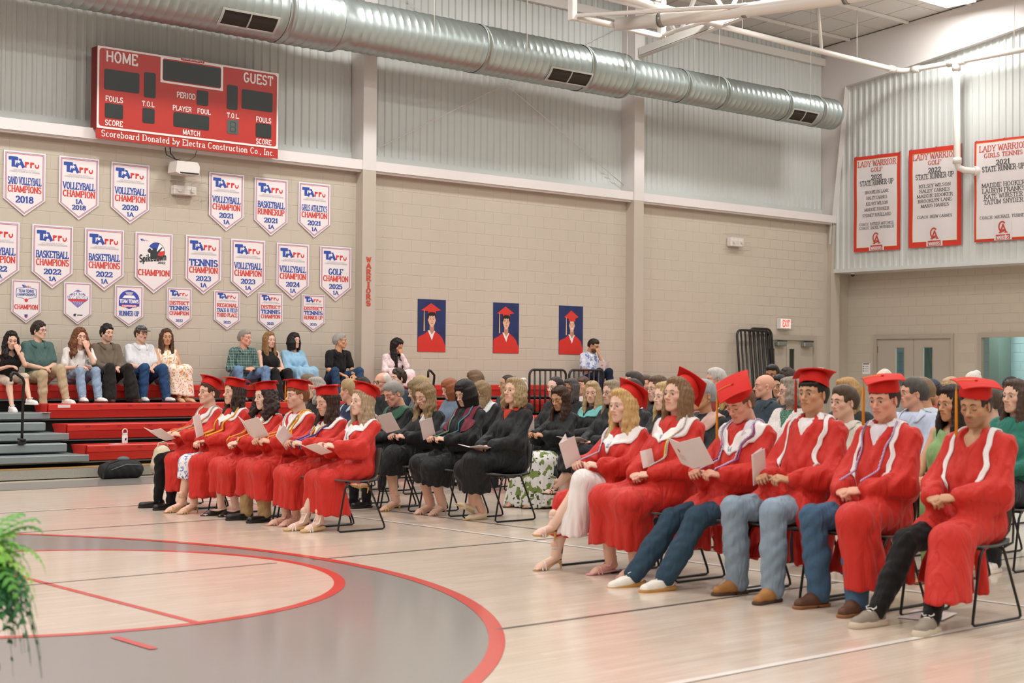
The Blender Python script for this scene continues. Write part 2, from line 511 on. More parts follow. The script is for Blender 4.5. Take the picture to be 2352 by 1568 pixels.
trim_1 = part('trim_1', M_trim, None, lambda b: (b.box((-9, 20.62, 4.735), (14.56, 20.645, 4.895)), b.box((14.82, 20.62, 4.735), (20.93, 20.645, 4.895)), b.box((21.19, 20.62, 4.735), (27.32, 20.645, 4.895)),
     b.box((-9, 20.66, 4.70), (27.2, 20.74, 4.719)), b.box((-9, 20.646, 4.72), (27.2, YB + .001, 4.7345))))
tag(trim_1, kind='structure')
part('sill_top', M_dust, trim_1, lambda b: b.add([(-9, 20.645, 4.89), (27.32, 20.645, 4.89), (27.32, YS - .018, 4.95), (-9, YS - .018, 4.95)], [(0, 1, 2, 3)]))

# ---- columns
def column(n, x0, x1, yf):
    c = empty('column_%d' % n, (x0, YB, 0), kind='structure')
    part('column_foot', M_colb, c, lambda b: (b.box((x0, yf, 0), (x1, YB + .02, 4.735))))
    part('column_head', M_colw, c, lambda b: b.box((x0, yf - .002, 4.735), (x1, YS + .03, 8.6)))
    part('column_flange', M_colw, c, lambda b: b.box((x0 - .004, yf - .014, 4.735), (x1 + .004, yf - .002, 8.6)))
    part('column_flange', M_colb, c, lambda b: b.box((x0 - .004, yf - .012, 0), (x1 + .004, yf, 4.735)))
    return c
col1 = column(1, 14.56, 14.82, 20.62)
col2 = column(2, 20.93, 21.19, 20.60)
b = MB(col1.location)
fw = lambda u, v, d: (u, 20.60 - d, v)
for i, ch in enumerate('WARRIORS'):
    text(b, ch, fw, 14.685, 3.205 - i * .1035, .085, .085 if ch != 'I' else .05, thick=.22, thin=.16)
b.build('column_lettering', mat('letter_red', '#c9402c', .6, var=0), col1)
# corner frame: tapered column and rafter
colc = empty('column_3', (27.3, YB, 0), kind='structure')
def fr(u, v, d): return (27.24 + d, u, v)
part('frame_web', M_colb, colc, lambda b: b.prism([(21.0, 0), (20.72, 0), (20.69, 3.7), (20.66, 4.73), (21.0, 4.73)], fr, .12))
part('frame_web', M_colw, colc, lambda b: b.prism([(21.05, 4.73), (20.66, 4.73), (20.31, 7.72), (18.6, 7.93), (16.06, 8.31), (12.0, 8.95), (6.0, 9.6), (6.0, 9.9), (12.0, 9.42), (20.9, 8.66), (21.05, 8.6)], fr, .10))
part('frame_flange', M_colb, colc, lambda b: b.add([(27.20, 20.71, 0), (27.52, 20.71, 0), (27.52, 20.68, 3.7), (27.20, 20.68, 3.7)], [(0, 1, 2, 3)]))
def flange(b):
    P = [(20.66, 4.73), (20.305, 7.72), (18.6, 7.925), (16.06, 8.305), (12.0, 8.945), (6.0, 9.595)]
    for (a, z0), (c, z1) in zip(P[:-1], P[1:]):
        b.add([(27.18, a, z0), (27.40, a, z0), (27.40, c, z1), (27.18, c, z1), (27.18, a - .012, z0 - .012), (27.40, a - .012, z0 - .012), (27.40, c - .012, z1 - .012), (27.18, c - .012, z1 - .012)], [(0, 1, 2, 3), (7, 6, 5, 4), (0, 3, 7, 4), (1, 5, 6, 2)])
part('frame_flange', M_colw, colc, flange)

# ---- right wall: blocks below, overhanging siding above
D0, D1, DZ = 20.06, 18.14, 2.23          # double door opening
W0, W1, WZ = 17.47, 15.2, 2.24           # window opening
wall_right = part('wall_right', M_mort, None, lambda b: (b.box((XR + .0025, 21.1, 0), (XR + .16, D0, 3.9)), b.box((XR + .004, D0, DZ), (XR + .16, D1, 3.9)), b.box((XR + .004, D1, 0), (XR + .16, W0, 3.9)),
     b.box((XR + .004, W0, WZ), (XR + .16, W1, 3.9)), b.box((XR + .004, W0, 0), (XR + .16, W1, .35)), b.box((XR + .004, W1, 0), (XR + .16, -6, 3.9))))
tag(wall_right, kind='structure')
rb = [(p[1], -p[0], p[2]) for p in bv]
me_blockr = bpy.data.meshes.new('block'); me_blockr.from_pydata(rb, [], bf); me_blockr.materials.append(M_cmu)
for i in range(14):
    z = .848 + BH * i
    for k in range(16):
        y = 21.05 - BW * k - (BW / 2 if i % 2 else 0)
        if z > DZ - .03 or not (y > D1 - .02 and y - BW < D0):
            if z > WZ - .03 or not (y > W1 and y - BW < W0 - .05):
                if y - BW < 14.2: continue
                o = obj('block', me_blockr, None, wall_right); o.location = (XR, y, z)
wall_right_upper = part('wall_right_upper', M_sid, None, lambda b: b.box((XU + .03, -6, 3.66), (XR + .16, 21.1, 11.4)))
tag(wall_right_upper, kind='structure')
sv, sf = siding_mesh(.9144, 5.2)
me_sidr = bpy.data.meshes.new('siding_panel'); me_sidr.from_pydata([(p[1], -p[0], p[2]) for p in sv], [], sf); me_sidr.materials.append(M_sid)
for k in range(9):
    o = obj('siding_panel', me_sidr, None, wall_right_upper); o.location = (XU, 20.72 - .9144 * k, 3.71)
part('soffit_trim', M_sid, wall_right_upper, lambda b: (b.box((XU + .001, -6, 3.635), (XR + .02, 20.72, 3.659)), b.box((XU - .05, -6, 3.635), (XU, 20.72, 3.715))))
part('corner_flashing', M_sid, wall_right_upper, lambda b: b.prism([(20.74, 4.27), (20.70, 4.27), (20.66, 4.9), (20.70, 4.9)], lambda u, v, d: (27.22 - d, u, v), .02))
M_frame = mat('door_frame_paint', '#ada396', .5, var=.02)
M_door = mat('door_paint', '#b2a89b', .5, var=.02)
M_gl = mat('window_glass', '#b9d2d4', .03, var=0, trans=.0, spec=.6)
def glassmat(name, col, mixf):
    m = bpy.data.materials.new(name); m.use_nodes = True
    nt = m.node_tree; nt.nodes.clear()
    o = nt.nodes.new('ShaderNodeOutputMaterial'); t = nt.nodes.new('ShaderNodeBsdfTransparent'); g = nt.nodes.new('ShaderNodeBsdfGlossy'); x = nt.nodes.new('ShaderNodeMixShader')
    t.inputs[0].default_value = col + (1,); g.inputs['Roughness'].default_value = .03; x.inputs[0].default_value = mixf
    nt.links.new(t.outputs[0], x.inputs[1]); nt.links.new(g.outputs[0], x.inputs[2]); nt.links.new(x.outputs[0], o.inputs[0])
    return m
M_pane = glassmat('clear_pane', (.86, .95, .94), .07)
M_steelg = mat('brushed_grey', '#8e8f8a', .35, metal=.8, var=.05)
# right double door
d2 = empty('door_1', (XR, 19.1, 0), kind='structure')
part('door_frame', M_frame, d2, lambda b: (b.box((XR - .03, 20.10, 0), (XR + .1, 20.03, 2.28)), b.box((XR - .03, 18.16, 0), (XR + .1, 18.09, 2.28)), b.box((XR - .03, 20.03, 2.18), (XR + .1, 18.16, 2.28))))
for (ya, yb, wa, wb) in ((20.03, 19.105, 19.56, 19.34), (19.095, 18.16, 18.86, 18.63)):
    lf = part('door_leaf', M_door, d2, lambda b: (b.box((XR + .02, ya, 0), (XR + .06, wa, 2.175)), b.box((XR + .02, wb, 0), (XR + .06, yb, 2.175)), b.box((XR + .02, wa, 1.99), (XR + .06, wb, 2.175)), b.box((XR + .02, wa, 0), (XR + .06, wb, 1.15))))
    o = part('door_pane', M_pane, d2, lambda b: b.box((XR + .035, wa, 1.15), (XR + .045, wb, 1.99)))
    part('pane_bead', M_frame, d2, lambda b: (b.box((XR + .01, wa + .012, 1.14), (XR + .02, wa, 2.0)), b.box((XR + .01, wb, 1.14), (XR + .02, wb - .012, 2.0)), b.box((XR + .01, wa, 1.99), (XR + .02, wb, 2.003))))
    part('hinge', M_steelg, d2, lambda b: b.box((XR + .0, (ya if ya > 19.5 else yb) - .012, 1.88), (XR + .02, (ya if ya > 19.5 else yb) + .012, 2.02)))
    part('push_bar', M_steelg, d2, lambda b: b.box((XR - .05, ya - .12, .98), (XR + .0, yb + .12, 1.04), .01))
# right window onto the corridor
w1 = empty('window_1', (XR, 16.3, 0), kind='structure')
part('window_frame', M_frame, w1, lambda b: (b.box((XR - .03, W0 + .04, .3), (XR + .1, W0 - .04, 2.29)), b.box((XR - .03, W1 + .04, .3), (XR + .1, W1 - .04, 2.29)), b.box((XR - .03, W0 - .04, 2.185), (XR + .1, W1 + .04, 2.29)), b.box((XR - .03, W0 - .04, .3), (XR + .1, W1 + .04, .4))))
part('pane', M_pane, w1, lambda b: b.box((XR + .05, W0, .4), (XR + .06, W1, 2.185)))
# corridor behind
M_corr = mat('corridor_block', '#a9bfc2', .7, var=.03, bump=.1, bscale=40)
M_corrj = mat('corridor_joint', '#90a6a9', .8, var=.02)
wall_corridor = part('wall_corridor', M_corrj, None, lambda b: (b.box((31.004, 8, 0), (31.2, 23, 3.2)), b.box((XR + .16, 22.9, 0), (31.2, 23, 3.2)), b.box((XR + .16, 8, 0), (31.2, 8.1, 3.2))))
tag(wall_corridor, kind='structure')
me_blockc = bpy.data.meshes.new('block'); me_blockc.from_pydata([(p[0] * 1.0, p[1], p[2]) for p in rb], [], bf); me_blockc.materials.append(M_corr)
for i in range(10):
    for k in range(14):
        o = obj('block', me_blockc, None, wall_corridor); o.location = (31.0, 22.6 - BW * k - (BW / 2 if i % 2 else 0), .9 + BH * i)
part('corridor_pillar', mat('corridor_pillar', '#64766f', .6), wall_corridor, lambda b: b.box((30.2, 18.62, 0), (30.7, 18.38, 3.2)))
part('corridor_pillar', MATS['corridor_pillar'], wall_corridor, lambda b: b.box((30.2, 20.3, 0), (30.7, 20.06, 3.2)))
part('corridor_ceiling', M_ceil, wall_corridor, lambda b: b.box((XR + .16, 8, 3.2), (31.2, 23, 3.3)))
# back double door
d1 = empty('door_2', (25.88, YB, 0), kind='structure')
part('door_frame', M_frame, d1, lambda b: (b.box((24.92, YB - .03, 0), (25.02, YB + .1, 2.24)), b.box((26.75, YB - .03, 0), (26.84, YB + .1, 2.24)), b.box((25.02, YB - .03, 2.13), (26.75, YB + .1, 2.24))))
M_night = mat('dark_door_glass', '#1d2420', .08, var=.7, nscale=16, spec=.8)
for (xa, xb, wa, wb) in ((25.02, 25.86, 25.28, 25.46), (25.87, 26.75, 25.96, 26.13)):
    part('door_leaf', M_door, d1, lambda b: (b.box((xa, YB + .02, 0), (wa, YB + .07, 2.125)), b.box((wb, YB + .02, 0), (xb, YB + .07, 2.125)), b.box((wa, YB + .02, 1.94), (wb, YB + .07, 2.125)), b.box((wa, YB + .02, 0), (wb, YB + .07, 1.0))))
    part('door_pane', M_night, d1, lambda b: b.box((wa, YB + .04, 1.0), (wb, YB + .05, 1.94)))
    cx = xb - .38
    cl = part('door_closer', mat('closer_metal', '#8d918c', .4, metal=.5), d1, lambda b: b.box((cx - .04, YB - .10, 1.99), (cx + .26, YB + .02, 2.08), .02))
    part('closer_arm', M_black, d1, lambda b: b.box((cx - .02, YB - .08, 2.095), (cx + .28, YB - .06, 2.11)))
# remaining room shell
M_shell = mat('far_wall_paint', '#cbc6c0', .8, var=.03)
wl = part('wall_left', M_shell, None, lambda b: b.box((-9.15, -6, 0), (-9, 21.1, 11.2))); tag(wl, kind='structure')
wf = part('wall_front', M_shell, None, lambda b: b.box((-9, -6.15, 0), (XR + .2, -6, 11.4))); tag(wf, kind='structure')

# ---- ceiling
def cz(y, d=0): return CEIL_Z(y) + d
ceiling = part('ceiling', M_ceil_dark, None, lambda b: b.add([(-9.15, 21.15, cz(21.15, .03)), (XR + .2, 21.15, cz(21.15, .03)), (XR + .2, -6.15, cz(-6.15, .03)), (-9.15, -6.15, cz(-6.15, .03)),
     (-9.15, 21.15, cz(21.15, .15)), (XR + .2, 21.15, cz(21.15, .15)), (XR + .2, -6.15, cz(-6.15, .15)), (-9.15, -6.15, cz(-6.15, .15))], [(0, 1, 2, 3), (7, 6, 5, 4), (0, 4, 5, 1), (1, 5, 6, 2), (2, 6, 7, 3), (3, 7, 4, 0)]))
tag(ceiling, kind='structure')
cv = [(.012, 0, 0), (.888, 0, 0), (.888, -1.48, .085 * 1.48), (.012, -1.48, .085 * 1.48), (.012, 0, .03), (.888, 0, .03), (.888, -1.48, .085 * 1.48 + .03), (.012, -1.48, .085 * 1.48 + .03)]
me_cp = bpy.data.meshes.new('ceiling_panel'); me_cp.from_pydata(cv, [], [(3, 2, 1, 0), (0, 1, 5, 4), (1, 2, 6, 5), (2, 3, 7, 6), (3, 0, 4, 7)]); me_cp.materials.append(M_ceil)
for i in range(11):
    for j in range(6):
        y = 20.95 - 1.5 * j
        o = obj('ceiling_panel', me_cp, None, ceiling); o.location = (17.4 + .9 * i, y, cz(y))
crest = MB()
for i in range(-29, 12):
    for j in range(18):
        if 0 <= i < 11 and j < 6: continue
        y = 20.95 - 1.5 * j; x = 17.4 + .9 * i
        if x > 27.2: continue
        crest.add([(x + p[0], y + p[1], cz(y) + p[2]) for p in cv[:4]], [(3, 2, 1, 0)])
tag(crest.build('ceiling_panels', M_ceil, ceiling), kind='stuff')
for j in range(8):
    y = 20.2 - 1.5 * j
    part('purlin', M_steel, ceiling, lambda b: b.box((6, y - .02, cz(y) - .07), (27.2, y + .02, cz(y) - .005)))

# ---- lamps
M_lens = mat('lamp_lens', '#fff8ee', .4, var=0, emit=9.0)
M_guard = mat('lamp_guard', '#e6e4e0', .4, var=0)
def lamp(x, y, first):
    z = cz(y) - .16
    w, d = .62, .34
    near = 'nearest the right siding wall' if (x > 25 and y > 16) else None
    r = empty('ceiling_light', (x, y, z), label=('glowing wire guarded lamp at the top right, over the siding wall' if near else 'white gym ceiling lamp hanging from the roof beyond the frame'), cat='ceiling light', group='gym ceiling lights')
    part('housing', M_guard, r, lambda b: b.box((x - w, y - d, z + .03), (x + w, y + d, z + .10), .01))
    part('lens', M_lens, r, lambda b: b.box((x - w + .03, y - d + .03, z + .012), (x + w - .03, y + d - .03, z + .03)))
    for hx in (x - .5, x + .5): part('hanger', M_guard, r, lambda b: b.tube([(hx, y, z + .09), (hx, y, cz(y) + .02)], .008, 6))
    def g(b):
        for k in range(25):
            xx = x - w + 2 * w * k / 24
            b.box((xx - .003, y - d, z - .035), (xx + .003, y + d, z - .029))
        for k in range(11):
            yy = y - d + 2 * d * k / 10
            b.box((x - w, yy - .003, z - .035), (x + w, yy + .003, z - .029))
        for sx in (-w, w):
            b.box((x + sx - .004, y - d, z - .035), (x + sx + .004, y + d, z + .03))
        for sy in (-d, d):
            b.box((x - w, y + sy - .004, z - .035), (x + w, y + sy + .004, z - .027))
    if near: part('wire_guard', M_guard, r, g)
    ld = bpy.data.lights.new('lamp_light', 'AREA'); ld.shape = 'RECTANGLE'; ld.size = 1.1; ld.size_y = .6
    ld.energy = LAMP_W * (1.45 if y > 16 else .9) * (.45 if x > 25 else 1.0); ld.color = LAMP_COL
    lo = bpy.data.objects.new('lamp_light', ld); COL.objects.link(lo); lo.location = (x, y, z - .05)
for i, (x, y) in enumerate(LAMPS): lamp(x, y, i == 0)
# unseen corridor lamp that lights the space behind the window
r = empty('corridor_light', (29.6, 17.6, 3.1), label='flat corridor ceiling light out of view above the side window', cat='ceiling light')
part('lens', M_lens, r, lambda b: b.box((29.3, 16.9, 3.12), (29.9, 18.3, 3.198)))
ld = bpy.data.lights.new('corridor_lamp', 'AREA'); ld.shape = 'RECTANGLE'; ld.size = .6; ld.size_y = 1.4; ld.energy = 60; ld.color = (.92, .98, 1)
lo = bpy.data.objects.new('corridor_lamp', ld); COL.objects.link(lo); lo.location = (29.6, 17.6, 3.05)

# ================================================================== OVERHEAD STEEL AND DUCT
M_galv = mat('galvanised_duct', '#a5afad', .36, metal=.75, var=.10, nscale=2.5, stretch=(1, 1, 1))
M_grill = mat('grille_dark', '#2b211b', .7, var=.2)
M_gframe = mat('grille_frame', '#b9bab4', .45, metal=.4, var=.03)
duct = empty('air_duct', (13, 19.7, 6.84), label='long galvanised spiral air duct running along the wall under the roof', cat='duct')
def duct_sec(b, x0, x1, rad, zc, n=40):
    xs = []; x = x0
    prof = []
    while x < x1 - 1e-6:
        prof += [(x, rad), (x + .135, rad), (x + .1415, rad + .007), (x + .148, rad)]
        x += .15
    prof.append((x1, rad))
    vs = []; fs = []
    for (px, pr) in prof:
        for k in range(n):
            a = 2 * math.pi * k / n
            vs.append((px, 19.7 + pr * math.cos(a), zc + pr * math.sin(a)))
    for i in range(len(prof) - 1):
        for k in range(n):
            l = (k + 1) % n
            fs.append((i * n + k, (i + 1) * n + k, (i + 1) * n + l, i * n + l))
    b.add(vs, fs, True)
def duct_cone(b, x0, r0, z0, x1, r1, z1, n=40):
    vs = []
    for (px, pr, zc) in ((x0, r0, z0), (x0 + .05, r0, z0), (x1 - .05, r1, z1), (x1, r1, z1)):
        for k in range(n):
            a = 2 * math.pi * k / n
            vs.append((px, 19.7 + pr * math.cos(a), zc + pr * math.sin(a)))
    b.add(vs, [(i * n + k, (i + 1) * n + k, (i + 1) * n + (k + 1) % n, i * n + (k + 1) % n) for i in range(3) for k in range(n)], True)
part('duct_section', M_galv, duct, lambda b: duct_sec(b, 1.0, 13.25, .468, 6.84))
part('duct_reducer', M_galv, duct, lambda b: duct_cone(b, 13.25, .474, 6.84, 13.5, .410, 6.84))
part('duct_section', M_galv, duct, lambda b: duct_sec(b, 13.5, 19.62, .405, 6.84))
part('duct_reducer', M_galv, duct, lambda b: duct_cone(b, 19.62, .411, 6.84, 19.86, .320, 6.86))
part('duct_section', M_galv, duct, lambda b: duct_sec(b, 19.86, 25.86, .315, 6.86))
def endcap(b):
    n = 40; prof = [(0, .319), (.06, .319), (.075, .30), (.08, .02)]
    vs = [(25.86 + px, 19.7 + pr * math.cos(2 * math.pi * k / n), 6.86 + pr * math.sin(2 * math.pi * k / n)) for px, pr in prof for k in range(n)]
    b.add(vs, [(i * n + k, (i + 1) * n + k, (i + 1) * n + (k + 1) % n, i * n + (k + 1) % n) for i in range(3) for k in range(n)], True)
part('duct_end_cap', M_galv, duct, endcap)
for jx, jr, jz in ((5.6, .468, 6.84), (12.3, .468, 6.84), (16.2, .405, 6.84), (18.6, .405, 6.84), (21.2, .315, 6.86), (22.3, .315, 6.86), (24.2, .315, 6.86), (25.3, .315, 6.86)):
    part('duct_band', M_galv, duct, lambda b: duct_cone(b, jx - .05, jr + .012, jz, jx + .05, jr + .012, jz))
for gx0, gx1, rad, zc in ((11.15, 12.05, .468, 6.84), (17.62, 18.55, .405, 6.84), (24.28, 25.05, .315, 6.86)):
    th = math.radians(222)
    gw = .125
    def gp(x, t, d, rad=rad, zc=zc):     # t along the arc, d outwards
        a = th + t / rad * .9
        rr = rad + .012 + d
        return (x, 19.7 + rr * math.cos(a), zc + rr * math.sin(a))
    g = part('duct_grille', M_grill, duct, lambda b: [b.add([gp(gx0, t0, .004), gp(gx1, t0, .004), gp(gx1, t0 + gw * 2 / 6, .004), gp(gx0, t0 + gw * 2 / 6, .004)], [(0, 1, 2, 3)]) for t0 in [-gw + gw * 2 / 6 * i for i in range(6)]])
    def gf(b):
        def bar(xa, xb, ta, tb):
            n = 5
            for i in range(n):
                t0 = ta + (tb - ta) * i / n; t1 = ta + (tb - ta) * (i + 1) / n
                P = [gp(xa, t0, .02), gp(xb, t0, .02), gp(xb, t1, .02), gp(xa, t1, .02), gp(xa, t0, -.006), gp(xb, t0, -.006), gp(xb, t1, -.006), gp(xa, t1, -.006)]
                b.add(P, [(0, 1, 2, 3), (0, 4, 5, 1), (1, 5, 6, 2), (2, 6, 7, 3), (3, 7, 4, 0)])
        bar(gx0 - .03, gx1 + .03, -gw - .03, -gw); bar(gx0 - .03, gx1 + .03, gw, gw + .03)
        bar(gx0 - .03, gx0, -gw, gw); bar(gx1, gx1 + .03, -gw, gw)
        xm = (gx0 + gx1) / 2; bar(xm - .008, xm + .008, -gw, gw)
    gframe = part('grille_frame', M_gframe, duct, gf)
    gframe.parent = g; gframe.location = (0, 0, 0)
    def gs(b):
        n = 46
        for i in range(n):
            x = gx0 + (gx1 - gx0) * (i + .5) / n
            P = [gp(x - .004, -gw, .012), gp(x + .004, -gw, .006), gp(x + .004, gw, .006), gp(x - .004, gw, .012)]
            b.add(P, [(0, 1, 2, 3)])
    s_ = part('grille_slats', mat('grille_slat', '#6a5a4c', .5, metal=.3, var=.05), duct, gs); s_.parent = g
    tag(s_, kind='stuff')
for hx, rr_ in ((9.0, .47), (11.0, .47), (15.0, .41), (17.0, .41), (19.4, .41), (22.0, .32), (24.8, .32)):
    part('duct_hanger', M_steel, duct, lambda b: (b.tube([(hx, 19.7 - rr_, 6.84), (hx, 19.7 - rr_, cz(19.2) - .01)], .006, 5), b.tube([(hx, 19.7 + rr_, 6.84), (hx, 19.7 + rr_, cz(20.2) - .01)], .006, 5)))

# open web roof truss at the second column
tr = empty('roof_truss', (21.06, 20.6, 7.6), label='white open web roof truss rising from the middle column', cat='truss')
def tl(y): return 7.60 + (20.6 - y) * .152
def tu(y): return cz(y) - .12
def bar3(b, p, q, w=.05, h=.05):
    p = Vector(p); q = Vector(q); t = (q - p).normalized(); s = t.cross(Vector((1, 0, 0)))
    s = s.normalized() * h / 2; u = Vector((w / 2, 0, 0))
    P = [p - s - u, p - s + u, p + s + u, p + s - u, q - s - u, q - s + u, q + s + u, q + s - u]
    b.add(P, [(3, 2, 1, 0), (4, 5, 6, 7), (0, 1, 5, 4), (1, 2, 6, 5), (2, 3, 7, 6), (3, 0, 4, 7)])
part('lower_chord', M_steel, tr, lambda b: (bar3(b, (21.0, 20.55, tl(20.55)), (21.0, 12.0, tl(12.0) - .25), .02, .16), bar3(b, (21.06, 20.55, tl(20.55) - .08), (21.06, 12.0, tl(12) - .33), .14, .02)))
part('upper_chord', M_steel, tr, lambda b: bar3(b, (21.06, 20.7, tu(20.7)), (21.06, 6.0, tu(6.0)), .14, .12))
for i in range(7):
    y0 = 20.2 - i * .62
    if i % 2 == 0: a, c = (21.06, y0, tu(y0)), (21.06, y0 - .62, tl(y0 - .62))
    else: a, c = (21.06, y0, tl(y0)), (21.06, y0 - .62, tu(y0 - .62))
    part('web_member', M_steel, tr, lambda b: bar3(b, a, c, .06, .06))
for xx, nm in ((14.69, 'first'), (8.3, 'left')):
    rt = empty('roof_rafter', (xx, 20.5, 8.4), label='white steel roof rafter above the %s' % ('first wall column' if nm == 'first' else 'scoreboard bay'), cat='rafter')
    part('rafter_beam', M_steel, rt, lambda b: bar3(b, (xx, 20.7, cz(20.7) - .16), (xx, 0, cz(0) - .16), .2, .3))

# sprinkler pipe with drop to the right wall
M_pipe = mat('white_pipe', '#e0dbd4', .4, var=.02)
pp = empty('sprinkler_pipe', (27.0, 18.7, 7.75), label='white sprinkler pipe turning the corner below the ceiling with a drop pipe', cat='pipe')
part('main_pipe', M_pipe, pp, lambda b: b.tube([(17.0, 18.72, 7.90), (26.75, 18.72, 7.78), (26.93, 18.66, 7.775), (27.0, 18.5, 7.77), (27.0, 10.0, 7.85)], .055, 10))
part('pipe_coupling', M_pipe, pp, lambda b: b.tube([(26.55, 18.72, 7.785), (26.75, 18.72, 7.78)], .075, 10))
part('pipe_coupling', M_pipe, pp, lambda b: b.tube([(27.0, 18.46, 7.77), (27.0, 18.28, 7.77)], .075, 10))
part('pipe_tee', M_pipe, pp, lambda b: (b.tube([(27.0, 17.6, 7.775), (27.0, 17.2, 7.775)], .078, 10), b.tube([(27.0, 17.4, 7.76), (27.0, 17.4, 7.6)], .085, 10)))
part('drop_pipe', M_pipe, pp, lambda b: b.tube([(27.0, 17.4, 7.7), (27.0, 17.38, 5.72), (27.02, 17.36, 5.62), (27.1, 17.28, 5.57), (27.22, 17.16, 5.55), (27.36, 17.06, 5.55)], .068, 12))
part('pipe_coupling', M_pipe, pp, lambda b: b.tube([(27.0, 17.38, 5.82), (27.0, 17.38, 5.70)], .088, 12))
part('wall_collar', M_pipe, pp, lambda b: b.tube([(27.24, 17.14, 5.55), (27.34, 17.07, 5.55)], .10, 12))
part('pipe_hanger', M_pipe, pp, lambda b: b.tube([(24.3, 18.72, 7.8), (24.15, 18.72, cz(18.72) - .03)], .035, 8))
part('pipe_hanger', M_pipe, pp, lambda b: (b.tube([(25.45, 18.72, 7.85), (25.45, 18.72, cz(18.72) - .02)], .008, 5), b.tube([(21.9, 18.72, 7.86), (21.9, 18.72, cz(18.72) - .02)], .008, 5), b.tube([(27.0, 16.1, 7.85), (27.0, 16.1, cz(16.1) - .02)], .008, 5)))

# folded basketball backstop
bs = empty('folded_backstop', (18.6, 17.6, 7.4), label='white folded basketball backstop frame of welded pipes under the roof', cat='backstop')
Z0 = 7.40
part('cross_pipe', M_pipe, bs, lambda b: b.tube([(17.47, 18.68, Z0), (18.5, 18.62, Z0), (19.66, 18.70, Z0)], .055, 10))
part('mast_pipe', M_pipe, bs, lambda b: b.tube([(18.42, 18.56, Z0 + .0), (19.12, 16.75, Z0 + .0), (19.62, 15.1, Z0 + .0), (19.9, 13.6, Z0)], .115, 14))
part('strut_pipe', M_pipe, bs, lambda b: b.tube([(17.47, 18.68, Z0 + .02), (19.15, 16.4, Z0 + .06), (19.6, 15.5, Z0 + .1)], .038, 8))
part('strut_pipe', M_pipe, bs, lambda b: b.tube([(19.66, 18.70, Z0 + .02), (19.45, 17.1, Z0 + .06), (19.5, 16.0, Z0 + .1)], .038, 8))
part('hanger_bracket', M_pipe, bs, lambda b: b.box((17.40, 18.6, Z0 - .06), (17.52, 18.72, 8.2), .01))
part('hanger_bracket', M_pipe, bs, lambda b: b.box((19.60, 18.62, Z0 - .02), (19.72, 18.74, 8.2), .01))
part('upper_pipe', M_pipe, bs, lambda b: b.tube([(16.5, 18.66, 7.98), (20.9, 18.66, 7.88)], .062, 10))
part('upper_pipe', M_pipe, bs, lambda b: b.tube([(17.2, 18.0, 7.74), (20.45, 18.0, 7.62)], .07, 10))
part('hanger_tube', M_pipe, bs, lambda b: b.tube([(18.75, 17.9, 7.75), (18.75, 17.9, cz(17.9))], .045, 8))
part('hanger_tube', M_pipe, bs, lambda b: b.tube([(19.5, 15.3, 7.45), (19.5, 15.3, cz(15.3))], .045, 8))
part('winch_box', M_black, bs, lambda b: b.box((18.0, 18.35, 7.94), (19.3, 18.55, 8.08), .01))
for cx_, cy_ in ((18.72, 17.8), (19.25, 16.4), (19.7, 14.7)):
    part('pipe_clamp', M_steelg, bs, lambda b: b.tube([(cx_ - .012, cy_ + .04, Z0), (cx_ + .012, cy_ - .04, Z0)], .128, 14))
# cross bracing rods on the wall
br = empty('brace_rods', (18.0, 20.9, 6.0), label='thin crossed steel bracing rods between the two columns', cat='brace rods')
part('brace_rod', M_trim, br, lambda b: b.tube([(14.8, 20.88, 5.04), (21.0, 20.88, 8.22)], .008, 6))
part('brace_rod', M_trim, br, lambda b: b.tube([(20.95, 20.88, 5.04), (14.8, 20.88, 8.22)], .008, 6))

# ================================================================== BLEACHERS
M_bred = mat('bleacher_red', '#c02c23', .42, var=.05, bump=.06, bscale=300)
M_bgrey = mat('bleacher_galv', '#8c9698', .42, metal=.35, var=.12, nscale=5)
M_bplate = mat('bleacher_plate', '#9a9a92', .55, metal=.2, var=.16, nscale=60)
bl = empty('bleachers', (8.7, 18.3, 0), label='red bench bleachers with grey aisle steps along the block wall', cat='bleachers')
SEAT_Y = [18.5, 19.1, 19.7, 20.3]; SEAT_Z = [.406, .66, .918, 1.172]
XE = 23.6
def seat_row(b, x0, x1, y, z, dep):
    P = [(y, z), (y + dep, z), (y + dep, z - .05), (y + .06, z - .195), (y + .015, z - .195), (y, z - .09), (y - .012, z - .085), (y - .012, z - .012)]
    for x, flip in ((x0, True), (x1, False)):
        pass
    n = len(P)
    vs = [(x0, p[0], p[1]) for p in P] + [(x1, p[0], p[1]) for p in P]
    b.add(vs, [tuple(range(n)), tuple(range(n, 2 * n))[::-1]] + [(i, n + i, n + (i + 1) % n, (i + 1) % n) for i in range(n)])
